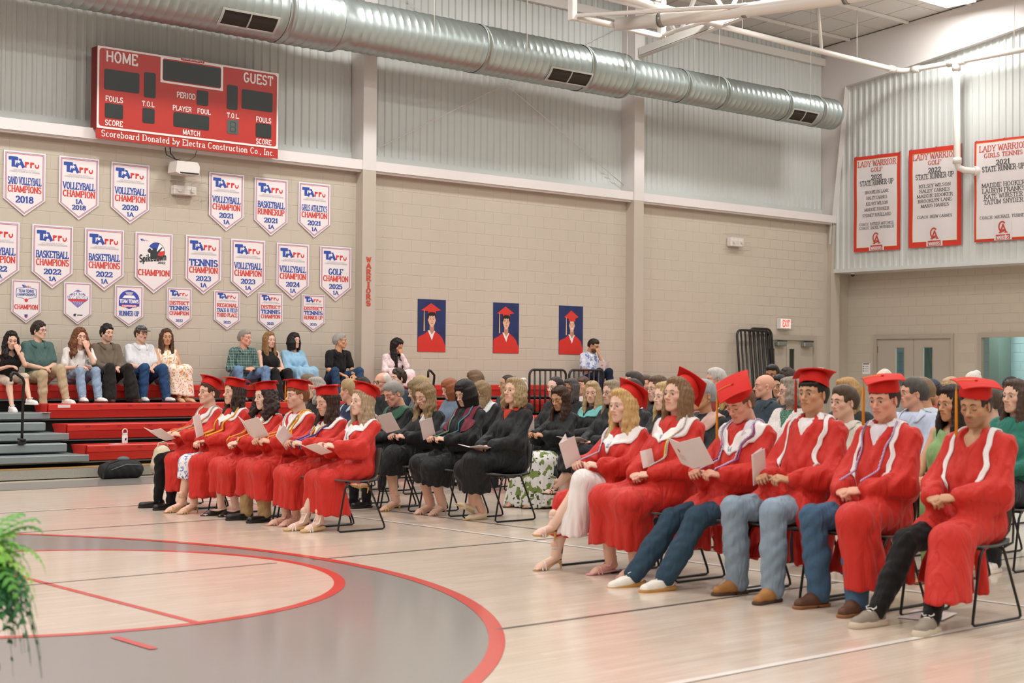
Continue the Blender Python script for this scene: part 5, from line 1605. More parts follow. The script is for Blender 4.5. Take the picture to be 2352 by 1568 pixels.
def grad_cap(parent, J, q, c):
    """mortarboard on the head"""
    hs = q.get('hs', 1.0)
    col = c.get('mat', M_capred)
    tilt = Matrix.Rotation(math.radians(-c.get('pitch', 0)), 3, 'X') @ Matrix.Rotation(math.radians(c.get('roll', 0)), 3, 'Y')
    tl = np.array(tilt)
    HM = J['HM']
    o = A3(0, -.012 - c.get('back', 0), .062 + c.get('dz', 0))
    def X(v): return xf(np.asarray(v) @ tl.T + o, HM)
    ng = 28
    V = []; Q = []
    prof = [(.088, .108, -.020), (.090, .110, .004), (.088, .108, .030), (.083, .102, .060), (.070, .084, .074)]
    for (rx, ry, z) in prof:
        for k in range(ng):
            a = 2 * math.pi * k / ng
            dz = .018 * max(0, math.sin(a)) if z < .0 else 0
            V.append((rx * math.cos(a), ry * math.sin(a), z + dz + (-.006 * max(0, -math.sin(a)) if z < 0 else 0)))
    for i in range(len(prof) - 1):
        for k in range(ng): Q.append((i * ng + k, i * ng + (k + 1) % ng, (i + 1) * ng + (k + 1) % ng, (i + 1) * ng + k))
    capo = obj('cap', np_mesh('cap', X(V), np.array(Q)), col, parent)
    # board, slightly bowed
    a = .118; yw = math.radians(38 + .5 * c.get('yaw', 0)); n = 7
    V = []; Q = []
    for lay, zz in ((0, .076), (1, .082)):
        for i in range(n):
            for j in range(n):
                u = -1 + 2 * i / (n - 1); v = -1 + 2 * j / (n - 1)
                x, y = u * a, v * a
                V.append((x * math.cos(yw) - y * math.sin(yw), x * math.sin(yw) + y * math.cos(yw), zz - .012 * (u * u * v * v) * c.get('bow', 1) - .004 * (u * u + v * v)))
    N = n * n
    for i in range(n - 1):
        for j in range(n - 1):
            k = i * n + j
            Q.append((k, k + 1, k + n + 1, k + n)); Q.append((N + k, N + k + n, N + k + n + 1, N + k + 1))
    for i in range(n - 1):
        for (p0, p1) in ((i, i + 1), ((i + 1) * n + n - 1, i * n + n - 1) if False else (i * n + n - 1, (i + 1) * n + n - 1), ((i + 1) * n, i * n), ((n - 1) * n + i + 1, (n - 1) * n + i)):
            Q.append((p0, p1, N + p1, N + p0))
    obj('cap_board', np_mesh('cap_board', X(V), np.array(Q), smooth=False), col, capo)
    v, qd = ballV((0, 0, .086), (.010, .010, .006), 10, 6)
    obj('cap_button', np_mesh('cap_button', X(v), qd), c.get('btn', col), capo)
    tc = c.get('tassel', '#e08a1c')
    if tc:
        ta = math.radians(c.get('tang', 60))
        ex, ey = .108 * math.cos(ta), .108 * math.sin(ta)
        m_ = max(abs(ex * math.cos(yw) + ey * math.sin(yw)), abs(-ex * math.sin(yw) + ey * math.cos(yw))); ex, ey = ex / m_ * .114, ey / m_ * .114
        W0_ = X([(0, 0, .088)])[0]; W1_ = X([(ex, ey, .080)])[0]
        L_ = c.get('tlen', .19)
        top = [W0_, (W0_ + W1_) / 2 + A3(0, 0, .004), W1_, W1_ + A3(0, 0, -.02)]
        e = W1_ + A3(0, 0, -.02)
        v1, q1 = tubeV(top, .0022, 4)
        pts = [e, e + A3(0, 0, -.03), e + A3(0, 0, -.04), e + A3(0, 0, -.07), e + A3(.0, 0, -L_)]
        v2, q2 = tubeV(pts, [.0026, .0030, .0065, .0075, .0095], 6)
        obj('tassel', np_mesh('tassel', np.concatenate([v1, v2]), np.concatenate([q1, q2 + len(v1)])), cloth(tc, .6), capo)
    return capo

M_capred = mat('cap_red', '#c7231b', .7, var=.05, nscale=20, bump=.1, bscale=400, spec=.25)
M_gownred = mat('gown_red', '#c62a20', .58, var=.05, nscale=5, bump=.10, bscale=260, sheen=.06, spec=.3, fold=.5)
M_gownblack = mat('gown_black', '#14171a', .6, var=.15, nscale=6, bump=.12, bscale=260, sheen=.06, spec=.3, fold=.5)
M_satin = mat('white_satin', '#ece7e6', .35, var=.03, sheen=.1)
CORD = {}
def twist_mat(name, c1, c2, f=55):
    if name in CORD: return CORD[name]
    m = bpy.data.materials.new(name); m.use_nodes = True
    nt = m.node_tree; b = nt.nodes['Principled BSDF']; L = nt.links.new
    tc = nt.nodes.new('ShaderNodeTexCoord'); w = nt.nodes.new('ShaderNodeTexWave'); w.bands_direction = 'DIAGONAL'; w.inputs['Scale'].default_value = f
    L(tc.outputs['Object'], w.inputs[0])
    g = nt.nodes.new('ShaderNodeMath'); g.operation = 'GREATER_THAN'; g.inputs[1].default_value = .5; L(w.outputs['Fac'], g.inputs[0])
    mx = nt.nodes.new('ShaderNodeMix'); mx.data_type = 'RGBA'; mx.inputs[6].default_value = lin(c1) + (1,); mx.inputs[7].default_value = lin(c2) + (1,)
    L(g.outputs[0], mx.inputs[0]); L(mx.outputs[2], b.inputs['Base Color']); b.inputs['Roughness'].default_value = .6
    CORD[name] = m
    return m

def person(label, x, y, q, z0=0.0, rz=90.0):
    """one seated person; returns (empty, skeleton)"""
    P0 = empty('person', (x, y, z0), math.radians(rz), label, 'person')
    if 'group' in q: P0['group'] = q['group']
    det = q.get('det', 1)
    J = skeleton(q)
    hh = {0: .0034, 1: .0048, 2: .0062}[det]
    hb = {0: .013, 1: .015, 2: .019}[det]
    hc = {0: .0125, 1: .0145, 2: .018}[det]
    skin = np.array(SKINS[q.get('skin', 'fair')])
    Pb = Parts()
    hairc = lin(q.get('hair', ('short', '#2a1c14'))[1])
    brow = np.array(lin(q['brow'])) if 'brow' in q else np.array(hairc) * .75
    head_arrays(Pb, J['HM'], q['sex'], hh, skin, brow, beard=q.get('beard', 0), beardc=lin(q.get('beardc', '#2a1c14')), mustache=q.get('mustache', 0), eyes=q.get('eyes', 'open'), iris=lin(q.get('iris', '#4a3222')), wid=q.get('wid', 1.0))
    bf_ = body_field(J, q, hb)
    V, Q = bf_.mesh()
    cc = np.tile(skin, (len(V), 1))
    Pb.add(V, Q, cc)
    for i in (0, 1):
        w, yd, zd, kind = J['hd', i]
        v, qd = hand_template(kind, .0042 if det < 2 else .006)
        v = v.copy()
        if i == 1: v[:, 0] *= -1; qd = qd[:, ::-1]
        sc = .93 if q['sex'] == 'f' else 1.0
        Pb.add(xf(v * sc, frame_m(J['wr', i], yd, zd)), qd, skin * np.array([1.0, .95, .94]))
    # feet / shoes
    sk = q.get('shoe', ('dress', '#111111'))
    shoes = []
    if det < 2 or q.get('showfeet'):
        ft = foot_template(sk[0])
        for i, sg in ((0, 1), (1, -1)):
            an = J['an', i]; tp = q.get('toe', (0, 0))[i]; tw = q.get('turn', (8, 8))[i] * sg
            R = np.array(Matrix.Rotation(math.radians(-tw), 3, 'Z') @ Matrix.Rotation(math.radians(tp), 3, 'X'))
            rise = {'heel': .065, 'wedge': .05, 'sandal': .028}.get(sk[0], 0)
            M = np.eye(4); M[:3, :3] = R
            piv = A3(0, 0, .085)
            M[:3, 3] = an - R @ (piv) + A3(0, 0, 0)
            def X(v, i=i, M=M): 
                v = np.array(v)
                if i == 1: v[:, 0] *= -1
                return xf(v * (.93 if q['sex'] == 'f' else 1.0), M)
            fl = lambda qd, i=i: qd[:, ::-1] if i == 1 else qd
            if 'foot' in ft: Pb.add(X(ft['foot'][0]), fl(ft['foot'][1]), skin)
            shoes.append((ft, X, fl))
    body = obj('body', Pb.mesh('body'), M_skin, P0)
    for ft, X, fl in shoes:
        if 'upper' in ft:
            so = obj('shoe', np_mesh('shoe', X(ft['upper'][0]), fl(ft['upper'][1])), mat('shoe_' + sk[1].lstrip('#'), sk[1], .35 if sk[0] in ('dress', 'loafer') else .65, var=.12, nscale=30), P0)
            obj('sole', np_mesh('sole', X(ft['sole'][0]), fl(ft['sole'][1])), mat('sole_' + (sk[2] if len(sk) > 2 else '#1a1512').lstrip('#'), sk[2] if len(sk) > 2 else '#1a1512', .7), so)
            if 'laces' in ft: obj('laces', np_mesh('laces', X(ft['laces'][0]), fl(ft['laces'][1])), mat('laces_white', '#e9e4de', .8), so)
        else:
            so = obj('shoe', np_mesh('shoe', X(ft['sole'][0]), fl(ft['sole'][1])), mat('sole_' + (sk[2] if len(sk) > 2 else sk[1]).lstrip('#'), sk[2] if len(sk) > 2 else sk[1], .5), P0)
            obj('strap', np_mesh('strap', X(ft['strap'][0]), fl(ft['strap'][1])), mat('strap_' + sk[1].lstrip('#'), sk[1], .4, var=.1), so)
    # hair
    hr = q.get('hair')
    if hr and hr[0] != 'bald':
        v, qd = hair_template(hr[0], .0062 if det == 0 else .0075, q.get('hseed', 0))
        S = A3(q.get('wid', 1.0), 1, 1)
        if 'cap' in q or q.get('hat'):      # flatten the hair inside the cap
            c = q.get('cap', dict(dz=-.012))
            tl = np.array(Matrix.Rotation(math.radians(-c.get('pitch', 0)), 3, 'X') @ Matrix.Rotation(math.radians(c.get('roll', 0)), 3, 'Y'))
            o_ = A3(0, -.012 - c.get('back', 0), .062 + c.get('dz', 0))
            lc = (v - o_) @ tl
            w = np.clip((lc[:, 2] + .012) / .016, 0, 1)
            rr = np.sqrt((lc[:, 0] / .081) ** 2 + (lc[:, 1] / .101) ** 2) + 1e-6
            k_ = np.minimum(1, 1 / rr)
            l2 = lc.copy(); l2[:, 0] *= k_; l2[:, 1] *= k_; l2[:, 2] = np.minimum(l2[:, 2], .050 if 'cap' in q else .040)
            lc = lc * (1 - w[:, None]) + l2 * w[:, None]
            v = lc @ tl.T + o_
        V = xf(v * S, J['HM'])
        if hr[0].split(':')[0] in ('long', 'wavy', 'curlylong') and 'droop' not in q:
            # strands hang straight down whatever the head does
            w = np.clip((-.02 - v[:, 2]) / .10, 0, 1)[:, None]
            M2 = np.eye(4); yw = math.radians(q.get('head', (0, 0, 0))[0]); M2[:3, :3] = np.array(Matrix.Rotation(-yw * .7, 3, 'Z')); M2[:3, 3] = J['HM'][:3, 3] + A3(0, 0, 0)
            V = V * (1 - w) + xf(v * S, M2) * w
        ho = obj('hair', np_mesh('hair', V, qd), hair_mat(hr[1]), P0)
    # garments
    if 'under' in q:      # skirt / dress shown under an open gown
        u = q['under']
        f = gown_field(J, q, dict(hem=u.get('hem', .3), open=(False, False), fold=.7, nr=.08), hc)
        V, Q = f.mesh()
        sh = u.get('shrink', .0)
        obj('dress', np_mesh('dress', V, Q), u['mat'], P0)
    if 'legs' in q:
        kind, m_ = q['legs']
        f = legs_field(J, q, kind, hc); V, Q = f.mesh()
        obj('trousers', np_mesh('trousers', V, Q), m_, P0)
    F = None
    if 'gown' in q:
        g = q['gown']
        F = gown_field(J, q, g, hc); V, Q = F.mesh()
        go = obj(g.get('name', 'gown'), np_mesh('gown', V, Q), g['mat'], P0)
    if 'inner' in q and F is not None:     # shirt seen in the neck opening
        fi = gown_field(J, q, dict(skirt=False, waist=J['neck'][2] - .26, sleeve='none', nr=.054, fold=.3, thick=.9), hc)
        fi.F += .010
        V, Q = fi.mesh(); obj('shirt', np_mesh('shirt', V, Q), q['inner'], P0)
    nk = J['neck']; up = J['up']
    if q.get('collar') and F is not None:   # wide pointed hood collar
        cm = q['collar'] if not isinstance(q['collar'], bool) else M_satin
        dp = q.get('coldepth', .19); cw = q.get('colw', 1.18)
        VV = []; QQ = []; n = 0
        for sg in (1, -1):
            v, qd = strip([nk + A3(0, -.10, -.03), nk + A3(sg * .075, -.075, -.005), nk + A3(sg * .118, -.01, -.015), nk + A3(sg * .108, .06, -.055), nk + A3(sg * .055, .11, -.115), nk + A3(sg * .004, .13, -dp)], [.06 * cw, .075 * cw, .085 * cw, .09 * cw, .085 * cw, .012], F, .009)
            VV.append(v); QQ.append(qd + n); n += len(v)
        co = obj('collar', np_mesh('collar', np.concatenate(VV), np.concatenate(QQ)), cm, P0)
        if q.get('crest'):
            v, qd = strip([nk + A3(-.004, .13, -dp + .075), nk + A3(-.004, .13, -dp + .028)], [.036, .026], F, .0095, n=6)
            obj('collar_crest', np_mesh('collar_crest', v, qd), mat('crest_grey', '#9aa3b5', .6), co)
    if 'shirtcollar' in q and F is not None:
        VV = []; QQ = []; n = 0
        for sg in (1, -1):
            v, qd = strip([nk + A3(sg * .06, -.085, .0), nk + A3(sg * .094, -.02, .0), nk + A3(sg * .086, .05, -.02), nk + A3(sg * .05, .10, -.075)], [.045, .05, .06, .016], F, .010, n=14)
            VV.append(v); QQ.append(qd + n); n += len(v)
        obj('shirt_collar', np_mesh('shirt_collar', np.concatenate(VV), np.concatenate(QQ)), q['shirtcollar'], P0)
    for k, st in enumerate(q.get('stoles', [])):     # flat bands hanging from the neck
        w = st.get('w', .045); off = .010 + .004 * k; ln = min(st.get('len', .42), nk[2] - J['seat'] - .20); sp = st.get('x', .075)
        VV = []; QQ = []; n = 0
        for sg in st.get('sides', (1, -1)):
            v, qd = strip([nk + A3(sg * .05, -.105, -.01), nk + A3(sg * .095, -.055, .0), nk + A3(sg * .102, .03, -.025), nk + A3(sg * sp, .10, -.12), nk + A3(sg * (sp + .01), .14, -.26), nk + A3(sg * (sp + .015), .16, -ln)], [w * .8, w, w, w, w, w * st.get('flare', 1.0)], F, off, n=30)
            VV.append(v); QQ.append(qd + n); n += len(v)
        obj(st.get('name', 'stole'), np_mesh('stole', np.concatenate(VV), np.concatenate(QQ)), st['mat'], P0)
    for k, cd in enumerate(q.get('cords', [])):
        sp = cd.get('x', .07); ln = min(cd.get('len', .40), nk[2] - J['seat'] - .31); r_ = cd.get('r', .0062)
        VV = []; QQ = []; n = 0
        for sg in cd.get('sides', (1, -1)):
            C = cord_path([nk + A3(sg * .05, -.105, -.01), nk + A3(sg * .088, -.055, .0), nk + A3(sg * .094, .03, -.025), nk + A3(sg * sp, .10, -.13), nk + A3(sg * (sp * .9 + .01), .14, -.27), nk + A3(sg * (sp * .8 + .01), .16, -ln)], F, .013 + .002 * k, nz=nk[2])
            v, qd = tubeV(C, r_, 6)
            VV.append(v); QQ.append(qd + n); n += len(v)
        obj('honor_cord', np_mesh('honor_cord', np.concatenate(VV), np.concatenate(QQ)), cd['mat'], P0)
    if 'cap' in q: grad_cap(P0, J, q, q['cap'])
    if q.get('hat'):       # baseball cap
        hc_ = q['hat']
        f = Field((-.12, -.14, -.02), (.12, .22, .16), .007)
        f.ell((0, -.018, .034), (.088, .108, .100), 0); f.half(lambda X, Y, Z: .048 - Z + 0 * X + 0 * Y)
        f.ell((0, .105, .052), (.075, .075, .010), .01)
        f.ell((0, -.018, .03), (.078, .098, .090), .004, True)
        V, Q = f.mesh()
        sgn = -1 if hc_.get('back') else 1
        V = V * A3(sgn, sgn, 1)
        o = obj('baseball_cap', np_mesh('baseball_cap', xf(V, J['HM']), Q), hc_['mat'], P0)
        if 'print' in hc_:
            bb = MB(); 
            HM = J['HM']
            def fn(u, v, d): 
                yy = -.018 + .108 * math.sqrt(max(0, 1 - (u / .088) ** 2)) * .93 + .008
                return tuple(xf([(u, yy, .092 + v - .0)], HM)[0])
            text(bb, hc_['print'], fn, 0, -.02, .034, .085, thick=.2, thin=.16, serif=False)
            bb.build('cap_print', hc_['pm'], o)
    if q.get('glasses'):
        gm = mat('glasses_' + q['glasses'].lstrip('#'), q['glasses'], .3, var=0)
        VV = []; QQ = []; n = 0
        for s_ in (-1, 1):
            rim = [A3(s_ * .0325 + .0235 * math.cos(a), .0965 - abs(.0235 * math.cos(a) + .0325) * .12, -.002 + .0185 * math.sin(a)) for a in np.linspace(0, 2 * math.pi, 15)]
            for pts in (rim, [A3(s_ * .056, .089, .004), A3(s_ * .074, .06, .004), A3(s_ * .080, -.01, .0)]):
                v, qd = tubeV(pts, q.get('grim', .0017), 4); VV.append(v); QQ.append(qd + n); n += len(v)
        v, qd = tubeV([A3(-.009, .0965, .002), A3(0, .099, .004), A3(.009, .0965, .002)], .0016, 4); VV.append(v); QQ.append(qd + n)
        obj('glasses', np_mesh('glasses', xf(np.concatenate(VV), J['HM']), np.concatenate(QQ)), gm, P0)
    for k, e in enumerate(q.get('extras', [])): e(P0, J, F)
    return P0, J

def local_to_world(P0, v):
    a = P0.rotation_euler[2]; c, s = math.cos(a), math.sin(a); L = P0.location
    return (L[0] + c * v[0] - s * v[1], L[1] + s * v[0] + c * v[1], L[2] + v[2])
# ================================================================== CHAIRS
M_wire = mat('chair_wire', '#2a2a2a', .35, metal=.6, var=.05)
M_shell = mat('chair_shell', '#4a4b47', .5, var=.05)
def chair_proto():
    c = empty('stacking_chair', (0, 0, 0), 0, 'x', 'chair', 'wire frame stacking chairs')
    prof = [(.23, .452), (.20, .447), (.10, .436), (-.05, .430), (-.16, .437), (-.205, .46), (-.222, .50), (-.236, .56), (-.250, .64), (-.262, .71)]
    def shell(b, P, w, th):
        n = len(P); m = 7
        vs = []
        for off in (0, th):
            for i, (y, z) in enumerate(P):
                a = P[max(i - 1, 0)]; c2 = P[min(i + 1, n - 1)]
                ty, tz = c2[0] - a[0], c2[1] - a[1]; l = math.hypot(ty, tz)
                ny, nz = tz / l, -ty / l
                wi = w * (1 - .12 * (abs(i / (n - 1) - .5) * 2) ** 4)
                for j in range(m):
                    u = -1 + 2 * j / (m - 1)
                    vs.append((u * wi, y + ny * off * -1, z + nz * off * -1 + .008 * u * u))
        N = n * m; fs = []
        for i in range(n - 1):
            for j in range(m - 1):
                k = i * m + j
                fs += [(k, k + m, k + m + 1, k + 1), (N + k, N + k + 1, N + k + m + 1, N + k + m)]
            fs += [(i * m, N + i * m, N + (i + 1) * m, (i + 1) * m), (i * m + m - 1, (i + 1) * m + m - 1, N + (i + 1) * m + m - 1, N + i * m + m - 1)]
        for j in range(m - 1):
            fs += [(j, j + 1, N + j + 1, N + j), (N - m + j, 2 * N - m + j, 2 * N - m + j + 1, N - m + j + 1)]
        b.add(vs, fs, True)
    part('seat', M_shell, c, lambda b: shell(b, prof[:6], .225, .012))
    part('backrest', M_shell, c, lambda b: shell(b, prof[5:], .19, .010))
    for s in (-1, 1):
        x = s * .235
        P = [(x, .13, .428), (x, .16, .38)] + [(x, .225, .06), (x, .232, .022), (x, .21, .009), (x, -.24, .009), (x, -.262, .018), (x, -.255, .05), (x, -.09, .40), (x, -.07, .424)]
        part('leg_frame', M_wire, c, lambda b: b.tube(P, .0085, 8))
        part('back_rail', M_wire, c, lambda b: b.tube([(x * .98, -.10, .425), (x * .96, -.195, .443), (x * .90, -.225, .50), (x * .84, -.250, .62), (x * .80, -.270, .71)], .007, 6))
    for y, z in ((.11, .424), (-.09, .418)):
        part('stretcher', M_wire, c, lambda b: b.tube([(-.235, y, z), (.235, y, z)], .0075, 6))
    return c
CHAIR0 = chair_proto(); CHAIR_USED = [False]
def chair(x, y, rz, who):
    lb = 'wire frame chair under the ' + who
    if not CHAIR_USED[0]:
        CHAIR_USED[0] = True; c = CHAIR0; c.location = (x, y, 0); c.rotation_euler = (0, 0, math.radians(rz)); c['label'] = lb
        return c
    return dup(CHAIR0, (x, y, 0), math.radians(rz), lb)

# ================================================================== PROGRAM BOOKLETS
M_prog = mat('booklet_paper', '#e3d8d6', .6, var=.03)
M_page = mat('booklet_page', '#ece8e6', .6, var=.02)
M_crest = mat('booklet_crest', '#b83a2e', .6, var=.05)
M_pline = mat('booklet_print', '#b3a7a4', .7, var=0)
def booklet(P0, label, c, yaw=0, pitch=25, roll=0, opn=40, flip=False, w=.14, h=.216):
    """folded programme: two leaves hinged on a spine; covers face away from the reader"""
    loc = local_to_world(P0, c)
    e = empty('program_booklet', loc, 0, label, 'booklet', 'ceremony programmes')
    R = Matrix.Rotation(P0.rotation_euler[2] + math.radians(yaw), 3, 'Z') @ Matrix.Rotation(math.radians(-pitch), 3, 'X') @ Matrix.Rotation(math.radians(roll), 3, 'Y')
    for s in (-1, 1):
        a = math.radians(opn)
        def fn(u, v, d, s=s):      # u along the leaf from the spine, v up
            p = Vector((s * u * math.cos(a), -u * math.sin(a), v - h / 2)) + Vector((s * d * math.sin(a), d * math.cos(a), 0))
            return tuple(R @ p)
        lf = MB(); lf.prism([(0, 0), (w, 0), (w, h), (0, h)], fn, -.0025)
        leaf = lf.build('cover_leaf', M_prog, e)
        pg = MB(); pg.prism([(0.002, .003), (w - .003, .003), (w - .003, h - .003), (0.002, h - .003)], lambda u, v, d: fn(u, v, -.0026 - d), .0012)
        pg.build('page', M_page, leaf)
        if (s == 1) != flip:
            cr = MB(); cx, cy = w * .5, h * .60
            cr.prism([(cx - .011, cy + .012), (cx - .011, cy - .004), (cx, cy - .016), (cx + .011, cy - .004), (cx + .011, cy + .012)], lambda u, v, d: fn(u, v, .0012 - d), .001)
            cr.build('crest', M_crest, leaf)
            ln = MB()
            for k, wd in ((0, .07), (1, .09), (2, .06)):
                y = h * .40 - k * .016
                ln.add([fn(cx - wd / 2, y, .001), fn(cx + wd / 2, y, .001), fn(cx + wd / 2, y + .004, .001), fn(cx - wd / 2, y + .004, .001)], [(0, 1, 2, 3)])
            ln.build('cover_print', M_pline, leaf)
    return e

def skirt_leg(i, m_, hem, r0=.095, r1=.12, dy=0.0, pat=None):
    def f_(P0, J, F):
        hp, kn, an = J['hp', i], J['kn', i], J['an', i]
        f = Field(np.minimum(np.minimum(hp, kn), an) - .25, np.maximum(np.maximum(hp, kn), an) + .25, .0125)
        st = hp + (kn - hp) * .4
        f.cap(st, kn, .088, r0 * .9, .03)
        e = A3(an[0] * .5 + kn[0] * .5, an[1] * .4 + kn[1] * .6 - .02 + dy, hem - .04)
        f.cap(kn, e, r0 * .9, r1, .03)
        f.half(lambda X, Y, Z: hem - Z + .012 * np.sin(30 * X) + 0 * Y)
        f.disp(lambda X, Y, Z: -.012 * (np.abs(np.sin(48 * X + 30 * Y + .8 * np.sin(6 * Z))) - .6) * np.clip((kn[2] - Z) / .12, 0, 1))
        V, Q = f.mesh()
        obj('dress', np_mesh('dress', V, Q), m_, P0)
    return f_
def earring(m_):
    def f_(P0, J, F):
        for s in (-1, 1):
            v, q = ballV((s * .080, -.005, -.052), (.008, .008, .012), 8, 6)
            obj('earring', np_mesh('earring', xf(v, J['HM']), q), m_, P0)
    return f_
def wristband(i, m_):
    def f_(P0, J, F):
        d = J['wr', i] - J['el', i]; d /= np.linalg.norm(d)
        M = frame_m(J['wr', i] - d * .015, d, (0, .1, 1))
        v, q = tubeV([(.032 * math.cos(a), 0, .028 * math.sin(a)) for a in np.linspace(0, 2 * math.pi, 14)], .005, 6)
        obj('wristband', np_mesh('wristband', xf(v, M), q), m_, P0)
    return f_

GOLD = cloth('#e0a32a', .5, fold=0); GN = twist_mat('cord_navy_white', '#20284e', '#e9e6e2'); PW = twist_mat('cord_purple_white', '#4a2f86', '#efeaf2'); RBW = twist_mat('cord_red_blue', '#c62430', '#34408c', 40)
WST = cloth('#eae4e4', .45, fold=.1)
T_gold = '#e2941f'
JB = dict(det=0)
def seat_person(label, who, x, y, q, rz=90.0):
    P0, J = person(label, x, y, q, 0.0, rz)
    chair(x - .12, y, rz, who)
    return P0, J

# ================================================================== LEFT FRONT ROW OF GRADUATES
RED = lambda **k: dict(dict(mat=M_gownred, hem=.24, nr=.058), **k)
XF = 7.82
g1 = seat_person('smiling graduate in red cap and gown, first on the left of the far row', 'smiling graduate on the far left', XF, 13.86, dict(sex='m', eye=1.17, skin='fair', hair=('short', '#4a3020'), head=(-6, 4, 0), det=0, hands='prog', feet=((.15, .42), (-.13, .43)), legs=('slim', cloth('#101012')),
    gown=RED(open=(True, False), hem=.20), collar=True, coldepth=.2, cords=[dict(mat=GOLD, x=.075, len=.44), dict(mat=GN, x=.06, len=.45)], cap=dict(pitch=-22, roll=4, yaw=8, back=.01, tassel=None), shoe=('dress', '#0d0d0e'), mouth='smile'))
booklet(g1[0], 'open programme held low by the smiling graduate at the far left', (.06, .47, .73), 10, 60, 0, 12)
floral_bw = pattern_mat('floral_blue_white', '#ece8ea', [('#8fa3cf', 26, .58), ('#5a76b5', 41, .63)])
g2 = seat_person('graduate with wavy dark hair and floral dress under an open red gown', 'graduate in the floral dress', XF, 13.35, dict(sex='f', eye=1.18, skin='fair', hair=('wavy:.36', '#33221b'), hseed=1, head=(0, 3, 0), det=0, hands='lap', feet=((.03, .50), (-.13, .46)),
    gown=RED(open=(True, False), hem=.17), collar=True, cords=[dict(mat=GOLD, x=.09, len=.40), dict(mat=GOLD, x=.075, len=.42)], cap=dict(pitch=-6, roll=0, yaw=5, tang=40, tassel=T_gold, tlen=.24), shoe=('heel', '#c8a566', '#b98f5a'), extras=[skirt_leg(0, floral_bw, .33, .10, .10)]))
booklet(g2[0], 'narrow white programme held upright by the graduate in the floral dress', (.02, .37, .83), 30, 12, 6, 84, w=.12)
g3 = seat_person('graduate with dark curly hair and fringe, hands folded in red lap', 'graduate with dark curly hair', XF, 12.74, dict(sex='f', eye=1.15, skin='pale', hair=('curlylong:.30', '#2c1b17'), hseed=2, wid=1.05, head=(-4, -3, 0), det=0, hands='clasp', feet=((.16, .34), (.02, .26)), gown=RED(hem=.21), collar=True,
    cords=[dict(mat=GOLD, x=.10, len=.40), dict(mat=GN, x=.08, len=.36, sides=(-1,))], cap=dict(pitch=-2, roll=10, yaw=20, back=.01, tassel=None), shoe=('flat', '#141214', '#141214')))
g4 = seat_person('graduate with light brown hair wearing a gold stole over the red gown', 'graduate with the gold stole', XF, 12.18, dict(sex='m', eye=1.17, skin='fair', hair=('fringe', '#7a5130'), hseed=3, head=(3, -2, 0), det=0, hands='prog', beard=.22, beardc='#8a5c3a', feet=((.20, .37), (-.09, .35)), legs=('jeans', cloth('#a98b60')),
    gown=RED(hem=.22, back=True, vneck=.06), inner=cloth('#e3dfe6'), collar=True, coldepth=.22, stoles=[dict(mat=cloth('#e8a01e', .4, fold=.1), w=.05, len=.36, x=.06)], cords=[dict(mat=GN, x=.045, len=.44), dict(mat=GOLD, x=.085, len=.45)], cap=dict(pitch=-10, roll=6, yaw=12, tang=60, tassel=T_gold, tlen=.20), shoe=('dress', '#0d0d0e')))
booklet(g4[0], 'large open programme with red crest held by the gold stole graduate', (.08, .42, .84), 8, 38, 0, 24, w=.16, h=.22)
g5 = seat_person('graduate with very long dark wavy hair looking down in red gown', 'graduate with very long dark hair', XF, 11.64, dict(sex='f', eye=1.13, skin='fair', hair=('wavy:.44', '#38251a'), hseed=4, head=(-2, -12, 0), eyes='down', det=0, hands='prog', feet=((.11, .34), (.02, .29)), gown=RED(hem=.16, vneck=.05), inner=cloth('#dfe0ee'), collar=True,
    cords=[dict(mat=GN, x=.05, len=.45), dict(mat=GOLD, x=.03, len=.46), dict(mat=cloth('#3848a8', .5, fold=0), x=.06, len=.40)], cap=dict(pitch=-8, roll=8, yaw=16, back=.01, tang=50, tassel=None), shoe=('sandal', '#d8a59c', '#c99a90')))
booklet(g5[0], 'white programme on the lap of the graduate with very long hair', (.10, .40, .74), 14, 52, -6, 80, w=.13)
g6 = seat_person('graduate with long ash blond hair at the aisle end of the far row', 'graduate with ash blond hair', XF, 11.13, dict(sex='f', eye=1.13, skin='pale', hair=('wavy:.42', '#a58d72'), hseed=5, head=(-2, 3, 0), det=0, hands='prog', feet=((.13, .46), (-.02, .41)), gown=RED(hem=.15, fall=-.05), collar=True, coldepth=.21, crest=True,
    cap=dict(pitch=-24, roll=4, yaw=10, back=.02, tassel=None), shoe=('wedge', '#ece6e0', '#c9a877'), extras=[wristband(1, M_black)]))
booklet(g6[0], 'programme held flat over the lap by the ash blond graduate', (.03, .44, .70), 10, 68, 0, 14, w=.13)

